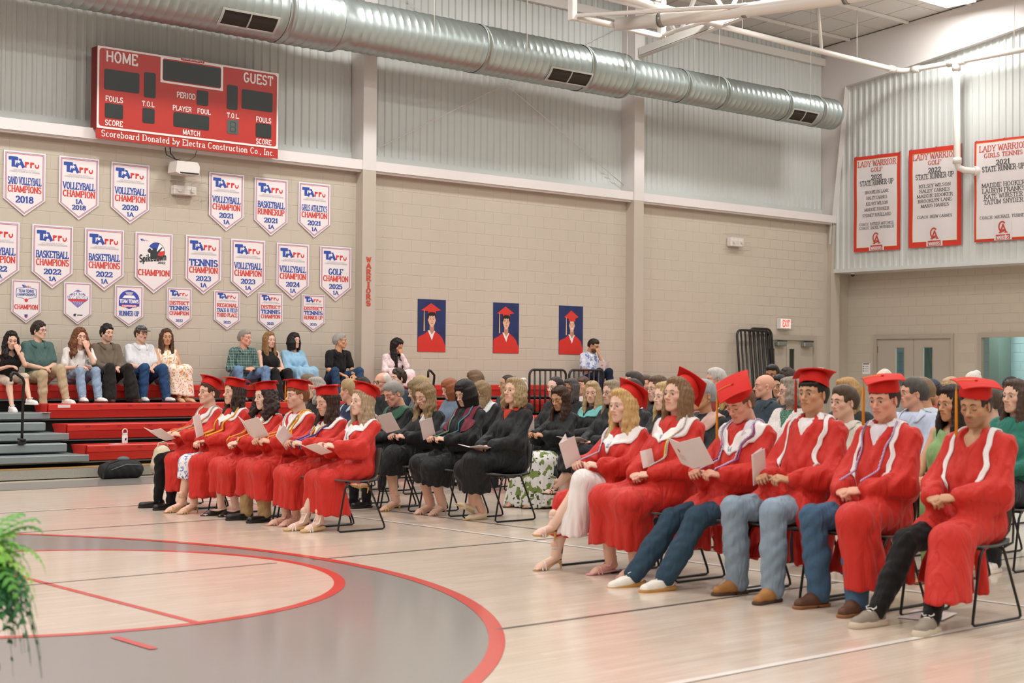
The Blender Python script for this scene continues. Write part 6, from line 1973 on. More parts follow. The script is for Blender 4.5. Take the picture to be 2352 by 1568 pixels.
# ================================================================== RIGHT FRONT ROW OF GRADUATES
g7 = seat_person('graduate with long golden hair, cap tipped far back, white dress showing', 'golden haired graduate', XF, 7.84, dict(sex='f', eye=1.17, skin='pale', hair=('wavy:.42', '#c4a36c'), hseed=6, head=(2, -2, 0), det=0, hands='prog', feet=((.13, .50), (.10, .56)), lift=(0, .22), toe=(0, 12),
    gown=RED(open=(False, True), hem=.22), collar=True, crest=True, cords=[dict(mat=PW, x=.085, len=.42, sides=(1,))], cap=dict(pitch=-48, roll=2, back=.05, dz=-.02, tassel=None), shoe=('heel', '#d9d6d6', '#c9a36a'), extras=[skirt_leg(1, cloth('#ece6e4', .6), .25, .09, .11)]))
booklet(g7[0], 'open white programme held by the golden haired graduate', (.12, .44, .80), 0, 30, -10, 70, w=.13)
g8 = seat_person('graduate with long brown hair and pearl earring looking up, cap tipped back', 'graduate with the pearl earring', XF, 7.33, dict(sex='f', eye=1.25, skin='fair', hair=('long:.36', '#7d6043'), hseed=7, wid=1.06, head=(0, 8, 0), det=0, hands='clasp', feet=((.24, .34), (.02, .32)), gown=RED(hem=.20, thick=1.12, open=(False, False)), collar=True, coldepth=.2, colw=1.15, crest=True,
    cords=[dict(mat=cloth('#e8c83a', .5, fold=0), x=.075, len=.40, sides=(-1,)), dict(mat=GN, x=.09, len=.40, sides=(-1,))], cap=dict(pitch=-54, roll=4, back=.055, dz=-.02, tassel=None), shoe=('sandal', '#e6a7ae', '#d69aa2'), extras=[earring(mat('pearl', '#efe9e2', .2, var=0)), wristband(1, mat('band_white', '#eadfda', .5))]))
booklet(g8[0], 'small white programme tucked behind the hands of the pearl earring graduate', (.01, .27, .80), 4, 8, 8, 88, w=.12, h=.12)
g9 = seat_person('graduate with reddish fringe reading, flat red cap and twisted cords', 'graduate reading with flat cap', XF, 6.71, dict(sex='m', eye=1.23, skin='pink', hair=('fringe', '#6b4a33'), hseed=8, head=(-2, -24, 0), eyes='down', det=0, hands='prog', feet=((.32, .66), (.06, .64)), toe=(-8, -4), turn=(14, -6), legs=('jeans', jeans('#34495a')),
    gown=RED(open=(True, True), hem=.20), collar=True, coldepth=.23, crest=True, shirtcollar=cloth('#dcdae6'), cords=[dict(mat=RBW, x=.085, len=.42), dict(mat=PW, x=.070, len=.44)], cap=dict(pitch=20, roll=0, yaw=0, tang=35, tassel=T_gold, tlen=.30, dz=.004), shoe=('sneaker', '#e9e3da', '#b8853f')))
booklet(g9[0], 'open programme with red crest in the hands of the reading graduate', (.06, .44, .86), 4, 36, 4, 22, w=.15)
g10 = seat_person('dark haired graduate in light jeans and tan boots, white collar and stole', 'graduate in light jeans', XF, 6.14, dict(sex='m', eye=1.28, skin='olive', hair=('fringe', '#16110f'), hseed=9, head=(-4, 2, 0), det=0, hands='prog', feet=((.24, .38), (-.12, .47)), legs=('jeans', jeans('#8b9dae')),
    gown=RED(open=(True, True), hem=.20, vneck=.06), inner=cloth('#e6e1e0'), shirtcollar=cloth('#e6e1e0'), stoles=[dict(mat=WST, w=.030, len=.44, x=.10)], cap=dict(pitch=-12, roll=8, yaw=14, tang=30, tassel='#b5331f', tlen=.24, btn=cloth('#e2574a')), shoe=('boot', '#a9743f', '#4a3222')))
booklet(g10[0], 'folded white programme in the hand of the graduate in light jeans', (.12, .38, .79), 0, 20, -12, 84, w=.12)
g11 = seat_person('curly haired graduate with white stole and blue cord, hands folded', 'curly haired graduate with folded hands', XF, 5.58, dict(sex='m', eye=1.26, skin='pink', hair=('fringe', '#2b1d17'), hseed=10, head=(-4, -8, 0), det=0, hands='clasp', feet=((.14, .40), (-.18, .46)), legs=('jeans', jeans('#486480')),
    gown=RED(open=(True, False), hem=.16, vneck=.08), inner=cloth('#e0dbe4'), shirtcollar=cloth('#e3dde2'), stoles=[dict(mat=WST, w=.030, len=.44, x=.095)], cords=[dict(mat=twist_mat('cord_violet_rose', '#4a3a9a', '#e6c9d8'), x=.085, len=.42)], cap=dict(pitch=4, roll=0, yaw=4, tang=30, tassel=T_gold, tlen=.27), shoe=('boot', '#5b3a28', '#8a5a35')))
g12 = seat_person('bearded graduate at the aisle end, white stole, black trousers and grey sneakers', 'bearded graduate at the aisle end', XF, 4.94, dict(sex='m', eye=1.24, skin='olive', hair=('short', '#1f1714'), hseed=11, head=(-8, -12, 0), eyes='down', beard=.35, beardc='#2c1d16', mustache=.45, det=0, hands='clasp', feet=((.16, .70), (-.17, .66)), turn=(2, 14), legs=('slim', cloth('#0e0d0e')),
    gown=RED(open=(True, False), hem=.17, vneck=.05, fall=.06), stoles=[dict(mat=WST, w=.032, len=.46, x=.10)], cap=dict(pitch=-2, roll=-9, yaw=10, tang=38, tassel=T_gold, tlen=.30), shoe=('chunky', '#8d8377', '#c9bda9')))

# ================================================================== STAFF IN BLACK GOWNS
BLK = lambda **k: dict(dict(mat=M_gownblack, hem=.36, nr=.06), **k)
XS = 9.47
s1 = seat_person('grey haired man in black gown with green hood, head bowed', 'grey haired man with green hood', XS, 12.84, dict(sex='m', eye=1.19, skin='pink', hair=('short', '#8d8a86'), head=(0, -22, 0), eyes='down', det=0, hands='lap', gown=BLK(), collar=cloth('#2f5b46', .5, fold=.2), coldepth=.16, inner=cloth('#d8d6dc'), legs=('slim', cloth('#15161a')), shoe=('dress', '#0d0d0e')))
s2 = seat_person('woman with long blond highlights reading, gold heels and crossed legs', 'reading woman in gold heels', XS, 12.31, dict(sex='f', eye=1.17, skin='fair', hair=('wavy:.38', '#8c7454'), hseed=12, head=(-6, -18, 0), eyes='down', det=0, hands='prog', feet=((-.02, .36), (.06, .66)), lift=(0, .20), toe=(0, 22), gown=BLK(hem=.37, vneck=.05), shoe=('heel', '#cfae6b', '#c19a55'), extras=[wristband(1, mat('watch_gold', '#c9a24f', .3, metal=.8))]))
booklet(s2[0], 'open cream programme with red crest held by the reading woman in heels', (.10, .44, .86), 6, 36, 0, 26, w=.155)
s3 = seat_person('woman with black hair reading, maroon stole over black gown', 'woman with the maroon stole', XS, 11.67, dict(sex='f', eye=1.21, skin='fair', hair=('bob:.13', '#15100f'), hseed=13, head=(-8, -20, 0), eyes='down', det=0, hands='prog', feet=((.13, .30), (.0, .25)), gown=BLK(hem=.30), inner=cloth('#e0dcdc'), stoles=[dict(mat=cloth('#6d1f33', .55, fold=.2), w=.11, len=.46, x=.10)], cords=[dict(mat=cloth('#5b9a80', .5, fold=0), x=.075, len=.40, sides=(1,)), dict(mat=cloth('#3f8f9a', .5, fold=0), x=.075, len=.44, sides=(-1,))], shoe=('heel', '#d8b0a0', '#c9a08c')))
booklet(s3[0], 'white programme opened by the woman with the maroon stole', (.12, .42, .82), 0, 26, -14, 62, w=.13)
s4 = seat_person('woman with curly blond hair looking up, orange shirt under black gown', 'curly blond woman in orange shirt', XS, 10.98, dict(sex='f', eye=1.22, skin='fair', hair=('wavy:.20', '#9a8260'), hseed=14, wid=1.08, head=(-4, 8, 0), det=0, hands='lap', feet=((.10, .24), (.12, .34)), lift=(0, .07), toe=(0, 24), gown=BLK(hem=.26, vneck=.08), inner=cloth('#b8391f'), shirtcollar=cloth('#b8391f'), shoe=('flat', '#d9c7a8', '#c2a878')))
booklet(s4[0], 'programme lying open on the lap of the curly blond woman', (.02, .38, .675), 10, 80, 0, 10, w=.14)
XS3 = 10.92
leafy = pattern_mat('leafy_green_white', '#e7e5e2', [('#7d8f4e', 13, .57), ('#4d5f36', 24, .63)])
s5 = seat_person('woman with straight dark brown hair reading, cream scarf, leafy skirt', 'woman in the leafy skirt', XS3, 11.85, dict(sex='f', eye=1.14, skin='tan', hair=('long:.44', '#3b2416'), hseed=15, head=(-10, -16, 0), eyes='down', det=1, hands='prog', feet=((.04, .50), (-.16, .46)), gown=BLK(hem=.34), inner=cloth('#dcd9c4'), shoe=('sandal', '#191514', '#2a211c'), extras=[skirt_leg(0, leafy, .02, .15, .24), skirt_leg(1, leafy, .02, .15, .24)]))
booklet(s5[0], 'programme seen edge on, held by the woman in the leafy skirt', (.10, .38, .80), 10, 24, -16, 70, w=.12)
s6 = seat_person('woman with glasses and long grey blond hair, orange dress at the knee', 'woman with glasses and orange dress', XS3, 11.10, dict(sex='f', eye=1.20, skin='fair', hair=('long:.40', '#8f7f68'), hseed=16, head=(4, 0, 0), det=1, glasses='#8a8680', hands='lap', feet=((.16, .40), (.10, .62)), lift=(0, .16), toe=(0, 10), gown=BLK(hem=.40), inner=cloth('#c9452c'), shoe=('sandal', '#191514', '#2a211c'), extras=[skirt_leg(1, cloth('#d0391f'), .46, .10, .10)]))
booklet(s6[0], 'programme resting on the knee of the woman with glasses', (.06, .44, .72), 20, 78, 0, 6, w=.13)

# ================================================================== AUDIENCE BEHIND
def aud(label, who, x, y, eye, sex, skin, hair, top, **k):
    legs_ = k.pop('legsm', cloth('#23242a'))
    q = dict(sex=sex, eye=eye, skin=skin, hair=hair, det=2, hands='lap')
    q['gown'] = dict(dict(mat=top, hem=.4, skirt=False, sleeve='long', name='top', fold=.6), **k.pop('g', {}))
    if k.pop('robe', False): q['gown'] = dict(mat=M_gownblack, hem=.36, nr=.06)
    q['legs'] = ('slim', legs_)
    q.update(k)
    return seat_person(label, who, x, y, q)
bk = M_gownblack
aud('blond woman facing the camera, pale teal scarf over black gown', 'blond woman with teal scarf', 12.0, 12.52, 1.18, 'f', 'fair', ('long:.36', '#a88f68'), bk, robe=True, head=(-32, -4, 0), collar=cloth('#6fb3b3', .5, fold=.2), coldepth=.14, hseed=17)
aud('woman with a tight dark ponytail in black gown', 'woman with the dark ponytail', 12.0, 13.14, 1.23, 'f', 'pale', ('pony', '#2a1e1b'), bk, robe=True, head=(-6, -2, 0))
aud('woman with pinned white hair turned away, black gown', 'woman with pinned white hair', 12.0, 13.80, 1.20, 'f', 'pale', ('updo', '#d8d0c4'), bk, robe=True, head=(70, 0, 0))
aud('woman with dark rimmed glasses, gold earring and greying hair', 'woman with dark rimmed glasses', 13.2, 14.15, 1.20, 'f', 'brown', ('long:.22', '#4a4340'), bk, robe=True, glasses='#1c1613', grim=.0026, head=(-4, -2, 0), extras=[earring(mat('gold_ring', '#c9a24f', .3, metal=.9))], hseed=18)
aud('young man with moustache and swept brown hair behind the staff', 'young man with swept brown hair', 14.4, 15.20, 1.23, 'm', 'pink', ('fringe', '#4c3728'), cloth('#d5d0cf'), beard=.25, beardc='#5a3a28', mustache=.7, head=(-6, 0, 0))
aud('woman with auburn hair looking down between the staff', 'auburn haired woman looking down', 12.0, 15.06, 1.20, 'f', 'fair', ('bob:.10', '#8a4f30'), cloth('#6a7a8c'), head=(12, -20, 0), eyes='down')
aud('woman with straight blond brown hair bowed beside the curly blond woman', 'bowed woman with straight hair', 12.0, 14.42, 1.18, 'f', 'fair', ('long:.32', '#8a7152'), bk, robe=True, head=(16, -24, 0), eyes='down', collar=cloth('#cfd4d4', .5, fold=.2), hseed=19)
aud('tall person with smooth brown hair behind the black haired woman', 'person with smooth brown hair', 13.2, 16.06, 1.30, 'f', 'fair', ('bob:.08', '#6b5138'), cloth('#3f4650'), head=(40, -10, 0))
aud('person with a messy dark bun behind the curly blond woman', 'person with the messy dark bun', 13.2, 15.40, 1.24, 'f', 'olive', ('bun', '#2a1c17'), cloth('#30333a'), head=(20, 0, 0))
aud('woman with long blond hair seen from the side behind the staff', 'blond woman behind the staff', 12.0, 15.72, 1.22, 'f', 'fair', ('long:.30', '#a28a62'), cloth('#5a5f66'), head=(48, -6, 0), hseed=20)
aud('woman with light brown hair and hair clip, head bowed', 'woman with the hair clip', 10.7, 14.04, 1.20, 'f', 'fair', ('bob:.06', '#7d6a4c'), cloth('#60656b'), head=(18, -20, 0), eyes='down')
aud('man with thin white hair and dark glasses in black gown', 'man with dark glasses', 10.7, 14.80, 1.27, 'm', 'pink', ('thinning', '#cfc9c0'), bk, robe=True, glasses='#191512', grim=.0026, head=(-2, 0, 0), inner=cloth('#dcdadf'))
aud('man with short dark curls behind the bowed grey haired man', 'man with short dark curls', 12.0, 16.25, 1.31, 'm', 'fair', ('curls', '#32241d'), cloth('#2d3a44'), head=(0, 2, 0), inner=cloth('#e4e0dc'), hseed=21)
aud('woman with round glasses and grey hair behind the gold stole graduate', 'woman with round glasses', 9.55, 14.50, 1.20, 'f', 'fair', ('wavy:.22', '#9c958c'), cloth('#1f1c1e'), glasses='#6b675f', head=(-2, 4, 0), hseed=22)
aud('man with combed blond hair and light blue collar behind the long haired graduate', 'man with combed blond hair', 9.55, 13.80, 1.19, 'm', 'pink', ('short', '#a08860'), cloth('#28324a'), shirtcollar=cloth('#a8bfcf'), head=(60, -4, 0))
aud('man in a slate blue jacket behind the curly haired graduate', 'man in the slate blue jacket', 10.7, 16.40, 1.23, 'm', 'fair', ('short', '#6b5a45'), cloth('#3c4f68'), head=(30, 0, 0))
aud('person with dark hair low behind the man with dark glasses', 'person with dark hair low down', 11.7, 16.60, 1.20, 'f', 'olive', ('bob:.05', '#181310'), cloth('#30333a'), head=(10, -10, 0))
aud('woman in a pink head band behind the auburn haired woman', 'woman in the pink band', 14.4, 17.55, 1.24, 'f', 'pale', ('updo', '#d9a9a0'), cloth('#c9a9a6'), head=(20, -6, 0))
# right block
aud('woman with short silver hair and rose hood over black gown', 'silver haired woman with rose hood', 9.3, 8.40, 1.23, 'f', 'tan', ('short', '#9a9b9d'), bk, robe=True, collar=cloth('#c7a49a', .5, fold=.2), coldepth=.15, colw=1.2, head=(12, -2, 0), extras=[earring(mat('gold_ring', '#c9a24f', .3, metal=.9))])
aud('dark haired person hidden behind the tipped cap of the golden haired graduate', 'dark haired person behind the cap', 10.0, 9.92, 1.22, 'f', 'olive', ('bob:.08', '#2c211b'), bk, robe=True, head=(14, 0, 0))
aud('blond woman in profile behind the graduate with the pearl earring', 'blond woman in profile', 9.7, 9.20, 1.20, 'f', 'pale', ('long:.34', '#b59a6c'), bk, robe=True, head=(12, 0, 0), hseed=23)
aud('woman with long brown hair in profile farther behind the pearl earring graduate', 'brown haired woman in profile', 10.7, 10.25, 1.25, 'f', 'fair', ('long:.34', '#5d4632'), cloth('#2f3236'), head=(14, 0, 0), hseed=24)
aud('man with short dark hair and white shirt in front of the middle column', 'man in white shirt by the column', 12.2, 12.06, 1.30, 'm', 'fair', ('crop', '#3a302a'), cloth('#e2dcdc'), head=(30, 0, 0))
aud('man with a grey goatee in a blue shirt by the middle column', 'man with the grey goatee', 13.4, 13.04, 1.26, 'm', 'pink', ('crop', '#5a4a40'), cloth('#3a5a8c'), beard=.5, beardc='#4a423c', mustache=.8, head=(-14, 2, 0))
aud('elderly man with short white hair turned to profile', 'elderly man in profile', 12.2, 10.84, 1.34, 'm', 'pink', ('short', '#b9b6b0'), cloth('#8c3a36'), head=(26, 0, 0))
aud('young blond woman with bare shoulders in black top facing the camera', 'blond woman with bare shoulders', 11.0, 9.58, 1.25, 'f', 'fair', ('long:.26', '#c2a36c'), bk, g=dict(mat=M_gownblack, sleeve='none', nr=.11), head=(-30, 0, 0), hseed=25)
aud('dark haired child low behind the tipped cap near the silver haired woman', 'dark haired child', 13.4, 12.25, 1.22, 'm', 'brown', ('crop', '#17120f'), cloth('#333333'), head=(40, 0, 0))
aud('bald man in a dark slate shirt behind the reading graduate', 'bald man in slate shirt', 12.2, 10.16, 1.28, 'm', 'pink', ('bald', '#888888'), cloth('#36434b'), shirtcollar=cloth('#36434b'), head=(34, 0, 0))
aud('boy with short black hair before the leaning gate panels', 'boy before the leaning gates', 14.2, 11.72, 1.40, 'm', 'brown', ('crop', '#15100d'), cloth('#1c1b1d'), head=(-20, -6, 0), shw=.14)
aud('man with black hair and glasses in a dark green shirt', 'man in the dark green shirt', 13.3, 10.86, 1.27, 'm', 'olive', ('short', '#14110f'), cloth('#243a30'), glasses='#5a5650', head=(-10, 0, 0))
aud('person with brushed dark hair by the exit door glass', 'person by the exit door glass', 15.6, 12.58, 1.36, 'm', 'fair', ('curls', '#33291f'), cloth('#444444'), head=(60, -10, 0), hseed=26)
lace = pattern_mat('lace_white', '#e5dedc', [('#cfc5c4', 120, .55)]); knit = pattern_mat('knit_green', '#3d6b57', [('#86a796', 130, .56)])
aud('woman with grey hair and glasses in white lace cardigan and green blouse', 'woman in the lace cardigan', 10.7, 8.62, 1.25, 'f', 'fair', ('wavy:.16', '#8c8175'), lace, inner=knit, glasses='#4a4138', head=(28, 0, 0), hseed=27, g=dict(mat=lace, sleeve='long', vneck=.12, nr=.075), legsm=knit)
aud('person in a cream jacket with dark trim behind the dark haired graduate', 'person in the cream jacket', 9.25, 6.95, 1.20, 'm', 'fair', ('short', '#4a3a2c'), cloth('#d3d0c4'), shirtcollar=cloth('#cfccc0'), head=(10, 0, 0), shw=.19)
aud('woman with red blond hair in profile behind the curly haired graduate', 'woman with red blond hair', 10.4, 7.78, 1.25, 'f', 'fair', ('long:.30', '#b08a58'), cloth('#2c2f30'), head=(18, -2, 0), hseed=28)
aud('man with greying dark hair in a pale blue shirt', 'man in the pale blue shirt', 10.3, 7.06, 1.26, 'm', 'pink', ('short', '#4c4844'), cloth('#bcc6dc'), shirtcollar=cloth('#c9d2e4'), head=(34, 0, 0), shw=.19)
aud('boy with sandy hair beside the man in pale blue', 'boy with sandy hair', 11.6, 7.85, 1.26, 'm', 'tan', ('short', '#7a6448'), cloth('#c3ccd4'), head=(46, -6, 0))
aud('bearded man in a navy and tan trucker cap', 'man in the trucker cap', 13.2, 8.78, 1.25, 'm', 'tan', ('crop', '#2b211b'), cloth('#b9564c'), beard=.6, beardc='#33241b', head=(40, -22, 0), hat=dict(mat=mat('trucker_cap', '#39424f', .8, var=.1)))
aud('woman with dark hair in an off shoulder light green dress', 'woman in the light green dress', 9.3, 6.05, 1.21, 'f', 'tan', ('long:.30', '#231a17'), cloth('#86a870'), g=dict(mat=cloth('#86a870'), sleeve='none', nr=.105, skirt=True, hem=.45), head=(14, -4, 0), det=1, hseed=29, shoe=('sandal', '#9a5a28', '#7a4a22'), legsm=cloth('#86a870'))
aud('woman with brown hair and sunglasses on her head in a teal dress', 'woman in the teal dress', 10.1, 6.05, 1.25, 'f', 'fair', ('long:.30', '#4a382d'), cloth('#2d7566'), head=(8, 4, 0), hseed=30, shoe=('sneaker', '#e5e0d8', '#ddd5c8'), det=1)
aud('elderly man whose pale bald crown shows above the curly haired graduate', 'man with the pale bald crown', 16.0, 11.36, 1.37, 'm', 'pale', ('thinning', '#d8d2cc'), cloth('#8a8a8a'), head=(20, -20, 0))
aud('person with pale pinned hair above the bearded graduate\'s cap', 'person with pale pinned hair', 16.0, 10.12, 1.33, 'f', 'pale', ('updo', '#d9cfc8'), cloth('#777a80'), head=(20, -6, 0))
aud('person with sunglasses pushed on blond hair behind the woman in light green', 'person with sunglasses on blond hair', 15.0, 9.75, 1.26, 'f', 'fair', ('bob:.06', '#b59a78'), cloth('#6a6a70'), head=(20, -10, 0))
aud('man in a black printed cap behind the woman in the teal dress', 'man in the black printed cap', 13.2, 7.95, 1.27, 'm', 'tan', ('crop', '#2b211b'), cloth('#1c1c22'), head=(-30, -4, 0), hat=dict(mat=mat('black_cap', '#17161a', .8, var=.1), print='GIANTS', pm=mat('cap_print_white', '#d9d2c4', .7)))
aud('child with short brown hair beside the bearded graduate', 'child with short brown hair', 10.9, 6.75, 1.19, 'm', 'fair', ('short', '#4a3b30'), pattern_mat('floral_navy', '#2a3a6a', [('#c9cfe0', 40, .62)]), head=(40, -6, 0), shw=.14)

# ================================================================== PEOPLE ON THE TOP BENCH
def top_person(label, x, q, z0=.918, y=20.50, rz=180.0):
    q = dict(dict(det=1, seat=1.172 - z0, feet=((.12, .46), (-.12, .46))), **q)
    q['eye'] = q['eye'] - z0
    return person(label, x, y, q, z0, rz)
TOP = lambda m_, **k: dict(dict(mat=m_, skirt=False, sleeve='short', name='shirt', fold=.6, nr=.06), **k)
chinL = lambda z: (((.06, .26, z + .25), (-.8, .6, 0), (0, .1, 1), 'relax'), None)
top_person('young woman in black top resting chin on hand at the far left', 8.50, dict(sex='f', eye=1.80, skin='fair', hair=('wavy:.34', '#15100f'), hseed=31, head=(10, -10, 0), hands='chin', lean=-14, feet=((.10, .42), (-.12, .48)), lift=(.0, .10), gown=TOP(cloth('#131214'), sleeve='none', nr=.07), legs=('short', cloth('#c9b8a6')), shoe=('sneaker', '#e9e6e2', '#dcd8d2')), z0=.80)
top_person('young man with glasses in a teal polo shirt and khaki trousers', 8.94, dict(sex='m', eye=1.93, skin='fair', hair=('curls', '#2a1f18'), hseed=32, head=(-28, 0, 0), glasses='#7a756c', lean=2, feet=((.10, .44), (-.20, .50)), lift=(0, .10), gown=TOP(cloth('#4a6562')), shirtcollar=cloth('#4a6562'), legs=('slim', cloth('#b5a283')), shoe=('sneaker', '#e6e2da', '#d9d3c8')), z0=.80)
c3 = top_person('person with a big mane of curly auburn hair in white shirt', 9.52, dict(sex='m', eye=1.86, skin='fair', hair=('curlylong:.36', '#6b3f24'), hseed=33, head=(4, -4, 0), hands='chinR' if False else 'chin', lean=-8, side=.0, gown=TOP(cloth('#e3dfdc')), legs=('jeans', jeans('#8ba0b8')), shoe=('sneaker', '#e9e5e0', '#5a2a24'), extras=[wristband(0, M_black)]))
booklet(c3[0], 'programme dangling from the hand of the person with auburn curls', (-.10, .36, .44), 20, 10, 40, 84, w=.13)
top_person('young man with dark curls in a brown button shirt and black trousers', 9.98, dict(sex='m', eye=1.92, skin='fair', hair=('curls', '#17110e'), hseed=34, head=(-6, -2, 0), beard=.3, mustache=.6, lean=4, feet=((.16, .42), (-.20, .44)), gown=TOP(mat('brown_check', '#6b5d4e', .85, var=.25, nscale=90), sleeve='long'), inner=cloth('#e5e0dc'), shirtcollar=cloth('#65584a'), legs=('wide', cloth('#1b1917')), shoe=('loafer', '#4a1f1a', '#2a1512')))
hatp = pattern_mat('cap_grey_print', '#5f6468', [('#17171a', 60, .55), ('#e5e5e5', 90, .66)])
top_person('young man with moustache in a grey print cap and white polo', 10.52, dict(sex='m', eye=1.92, skin='fair', hair=('short', '#4a3020'), head=(-8, -4, 0), mustache=1.0, beardc='#4a2f20', lean=4, feet=((.16, .40), (-.20, .42)), gown=TOP(cloth('#d9dade')), shirtcollar=cloth('#d9dade'), legs=('jeans', jeans('#2c4a72')), shoe=('sneaker', '#d9d6d2', '#2b2b2e'), hat=dict(mat=hatp)))
floral_c = pattern_mat('floral_cream', '#eadfd2', [('#d9a04a', 30, .60), ('#c0566a', 46, .65)])
top_person('young woman with long brown hair in a cream floral sundress', 10.95, dict(sex='f', eye=1.88, skin='tan', hair=('long:.40', '#4c3322'), hseed=35, head=(16, 0, 0), lean=6, feet=((.02, .42), (-.10, .44)), gown=dict(mat=floral_c, sleeve='none', nr=.095, hem=.10, name='dress', fold=.7), shoe=('flat', '#c9a27a', '#b08a64')))
plaid = plaid_mat('plaid_green', '#2f4a48', '#5c7d78', '#b8c4bc', 24)
top_person('older man with short grey hair in a green plaid shirt', 12.20, dict(sex='m', eye=1.90, skin='pink', hair=('crop', '#8c867e'), head=(-24, -2, 0), hands='clasp', lean=-10, feet=((.22, .42), (-.22, .42)), spread=.5, gown=TOP(plaid, sleeve='long'), shirtcollar=plaid, legs=('jeans', jeans('#6a88a8')), shoe=('sneaker', '#6a6258')))
top_person('young woman with long light brown hair in a black sleeveless top', 12.72, dict(sex='f', eye=1.87, skin='fair', hair=('long:.36', '#8a6740'), hseed=36, head=(-2, 0, 0), hands='clasp', lean=4, gown=TOP(cloth('#121113'), sleeve='none', nr=.062), legs=('wide', cloth('#121113')), shoe=('flat', '#141214', '#141214')))
top_person('woman with a black bob in a light blue dress with long sleeves', 13.18, dict(sex='f', eye=1.87, skin='fair', hair=('bob:.10', '#15110f'), hseed=37, head=(-4, 2, 0), hands='lap', lean=4, gown=dict(mat=cloth('#8fb8d2'), sleeve='long', hem=.10, name='dress', fold=.8, nr=.075), shoe=('flat', '#b9a28a', '#8a7660')))
top_person('grey haired man in a black polo shirt and jeans by the first column', 13.96, dict(sex='m', eye=1.89, skin='tan', hair=('short', '#9a9690'), head=(-48, 0, 0), hands=(((.10, .34, .42), (-.5, .8, -.3), (0, .3, 1), 'relax'), ((-.12, .36, .40), (.4, .85, -.3), (0, .3, 1), 'relax')), lean=-12, feet=((.20, .40), (-.22, .42)), spread=.5, gown=TOP(cloth('#141315')), shirtcollar=cloth('#141315'), legs=('jeans', jeans('#2f4763')), shoe=('sneaker', '#4a4642'), extras=[wristband(1, M_black)]))
pinkdot = pattern_mat('pink_dot', '#ead9d9', [('#d7b3b8', 60, .6)])
top_person('girl with long dark hair in a pale pink dress right of the first column', 15.10, dict(sex='f', eye=1.84, skin='tan', hair=('long:.42', '#16100e'), hseed=38, head=(-14, -26, 0), eyes='down', hands='chin', lean=-6, gown=dict(mat=pinkdot, sleeve='long', hem=.22, name='dress', fold=.8, nr=.07, vneck=.05), shoe=('flat', '#d9c7b8', '#b9a28a')))
shirtp = pattern_mat('shirt_blue_print', '#c9d0e2', [('#7f8db8', 16, .55), ('#e6e8ef', 34, .6)])
l12 = top_person('bearded man with glasses in a blue print shirt reading a programme', 19.68, dict(sex='m', eye=1.92, skin='olive', hair=('crop', '#241b17'), head=(-16, -22, 0), eyes='down', beard=.8, beardc='#1f1612', mustache=.9, glasses='#5a5248', lean=-2, hands='chin', gown=TOP(shirtp), shirtcollar=shirtp, legs=('jeans', jeans('#1c2638')), shoe=('sneaker', '#d9d6d2')))
booklet(l12[0], 'pink open programme held by the bearded man in blue print', (-.06, .36, .58), -10, 22, 0, 30, w=.14)
# ================================================================== SCOREBOARD
M_sred = mat('scoreboard_red', '#b02a20', .35, var=.03)
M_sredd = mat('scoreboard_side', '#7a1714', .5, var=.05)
M_swhite = mat('scoreboard_white', '#e6dedb', .45, var=.02)
M_swin = mat('scoreboard_window', '#1d2322', .35, var=.2, nscale=90)
M_swin2 = mat('scoreboard_window_lit', '#4c5450', .4, var=.15, nscale=90)
sb = empty('scoreboard', (11.3, 20.5, 4.73), label='red wall scoreboard with dark digit windows and white HOME and GUEST lettering', cat='scoreboard')
SY = 20.50
fs_ = lambda u, v, d: (u, SY - d, v)
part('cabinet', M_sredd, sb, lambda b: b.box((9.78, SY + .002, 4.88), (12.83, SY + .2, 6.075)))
part('face_panel', M_sred, sb, lambda b: b.prism(rrect(9.77, 4.88, 12.84, 6.085, .01), fs_, .004))
def ring(b, poly0, poly1, d=.007):
    n = len(poly0)
    b.add([fs_(*p, d) for p in poly0] + [fs_(*p, d) for p in poly1], [(i, (i + 1) % n, n + (i + 1) % n, n + i) for i in range(n)])
part('border', M_swhite, sb, lambda b: ring(b, rrect(9.775, 4.885, 12.835, 6.08, .012), rrect(9.805, 4.915, 12.805, 6.052, .05)))
part('clock_border', M_swhite, sb, lambda b: ring(b, rrect(10.78, 5.675, 11.84, 6.066, .006), rrect(10.815, 5.705, 11.805, 6.04, .035), .008))
WIN = {'home': (9.887, 5.757, 10.440, 5.458), 'hb': (10.519, 5.793, 10.705, 5.421), 'f': (9.901, 5.260, 10.186, 5.047), 'tol': (10.500, 5.261, 10.694, 5.039), 'clock': (10.825, 6.020, 11.798, 5.720),
       'per': (11.394, 5.639, 11.587, 5.412), 'pl': (11.006, 5.261, 11.607, 5.040), 'gb': (11.913, 5.787, 12.098, 5.411), 'tol2': (11.920, 5.253, 12.116, 5.034), 'guest': (12.173, 5.752, 12.726, 5.451), 'f2': (12.430, 5.256, 12.710, 5.035)}
for k, (x0, z1, x1, z0) in WIN.items():
    part('digit_window', M_swin2 if k == 'tol2' else M_swin, sb, lambda b: b.prism(rrect(x0, z0, x1, z1, .022, 2), fs_, .009))
def seg8(b):
    x0, z1, x1, z0 = WIN['tol2']; cx = (x0 + x1) / 2; cz_ = (z0 + z1) / 2
    for (ax, az, bx, bz) in ((-.035, .075, .035, .075), (-.035, 0, .035, 0), (-.035, -.075, .035, -.075), (-.045, .01, -.045, .065), (.045, .01, .045, .065), (-.045, -.065, -.045, -.01), (.045, -.065, .045, -.01)):
        b.add([fs_(cx + ax - .006, cz_ + az - .006, .0105), fs_(cx + bx + .006, cz_ + az - .006 if az == bz else cz_ + az, .0105), fs_(cx + bx + .006, cz_ + bz + .006, .0105), fs_(cx + ax - .006, cz_ + bz + .006, .0105)], [(0, 1, 2, 3)])
part('digit_segments', mat('segment_dark', '#2c322f', .5, var=0), sb, seg8)
b = MB(sb.location)
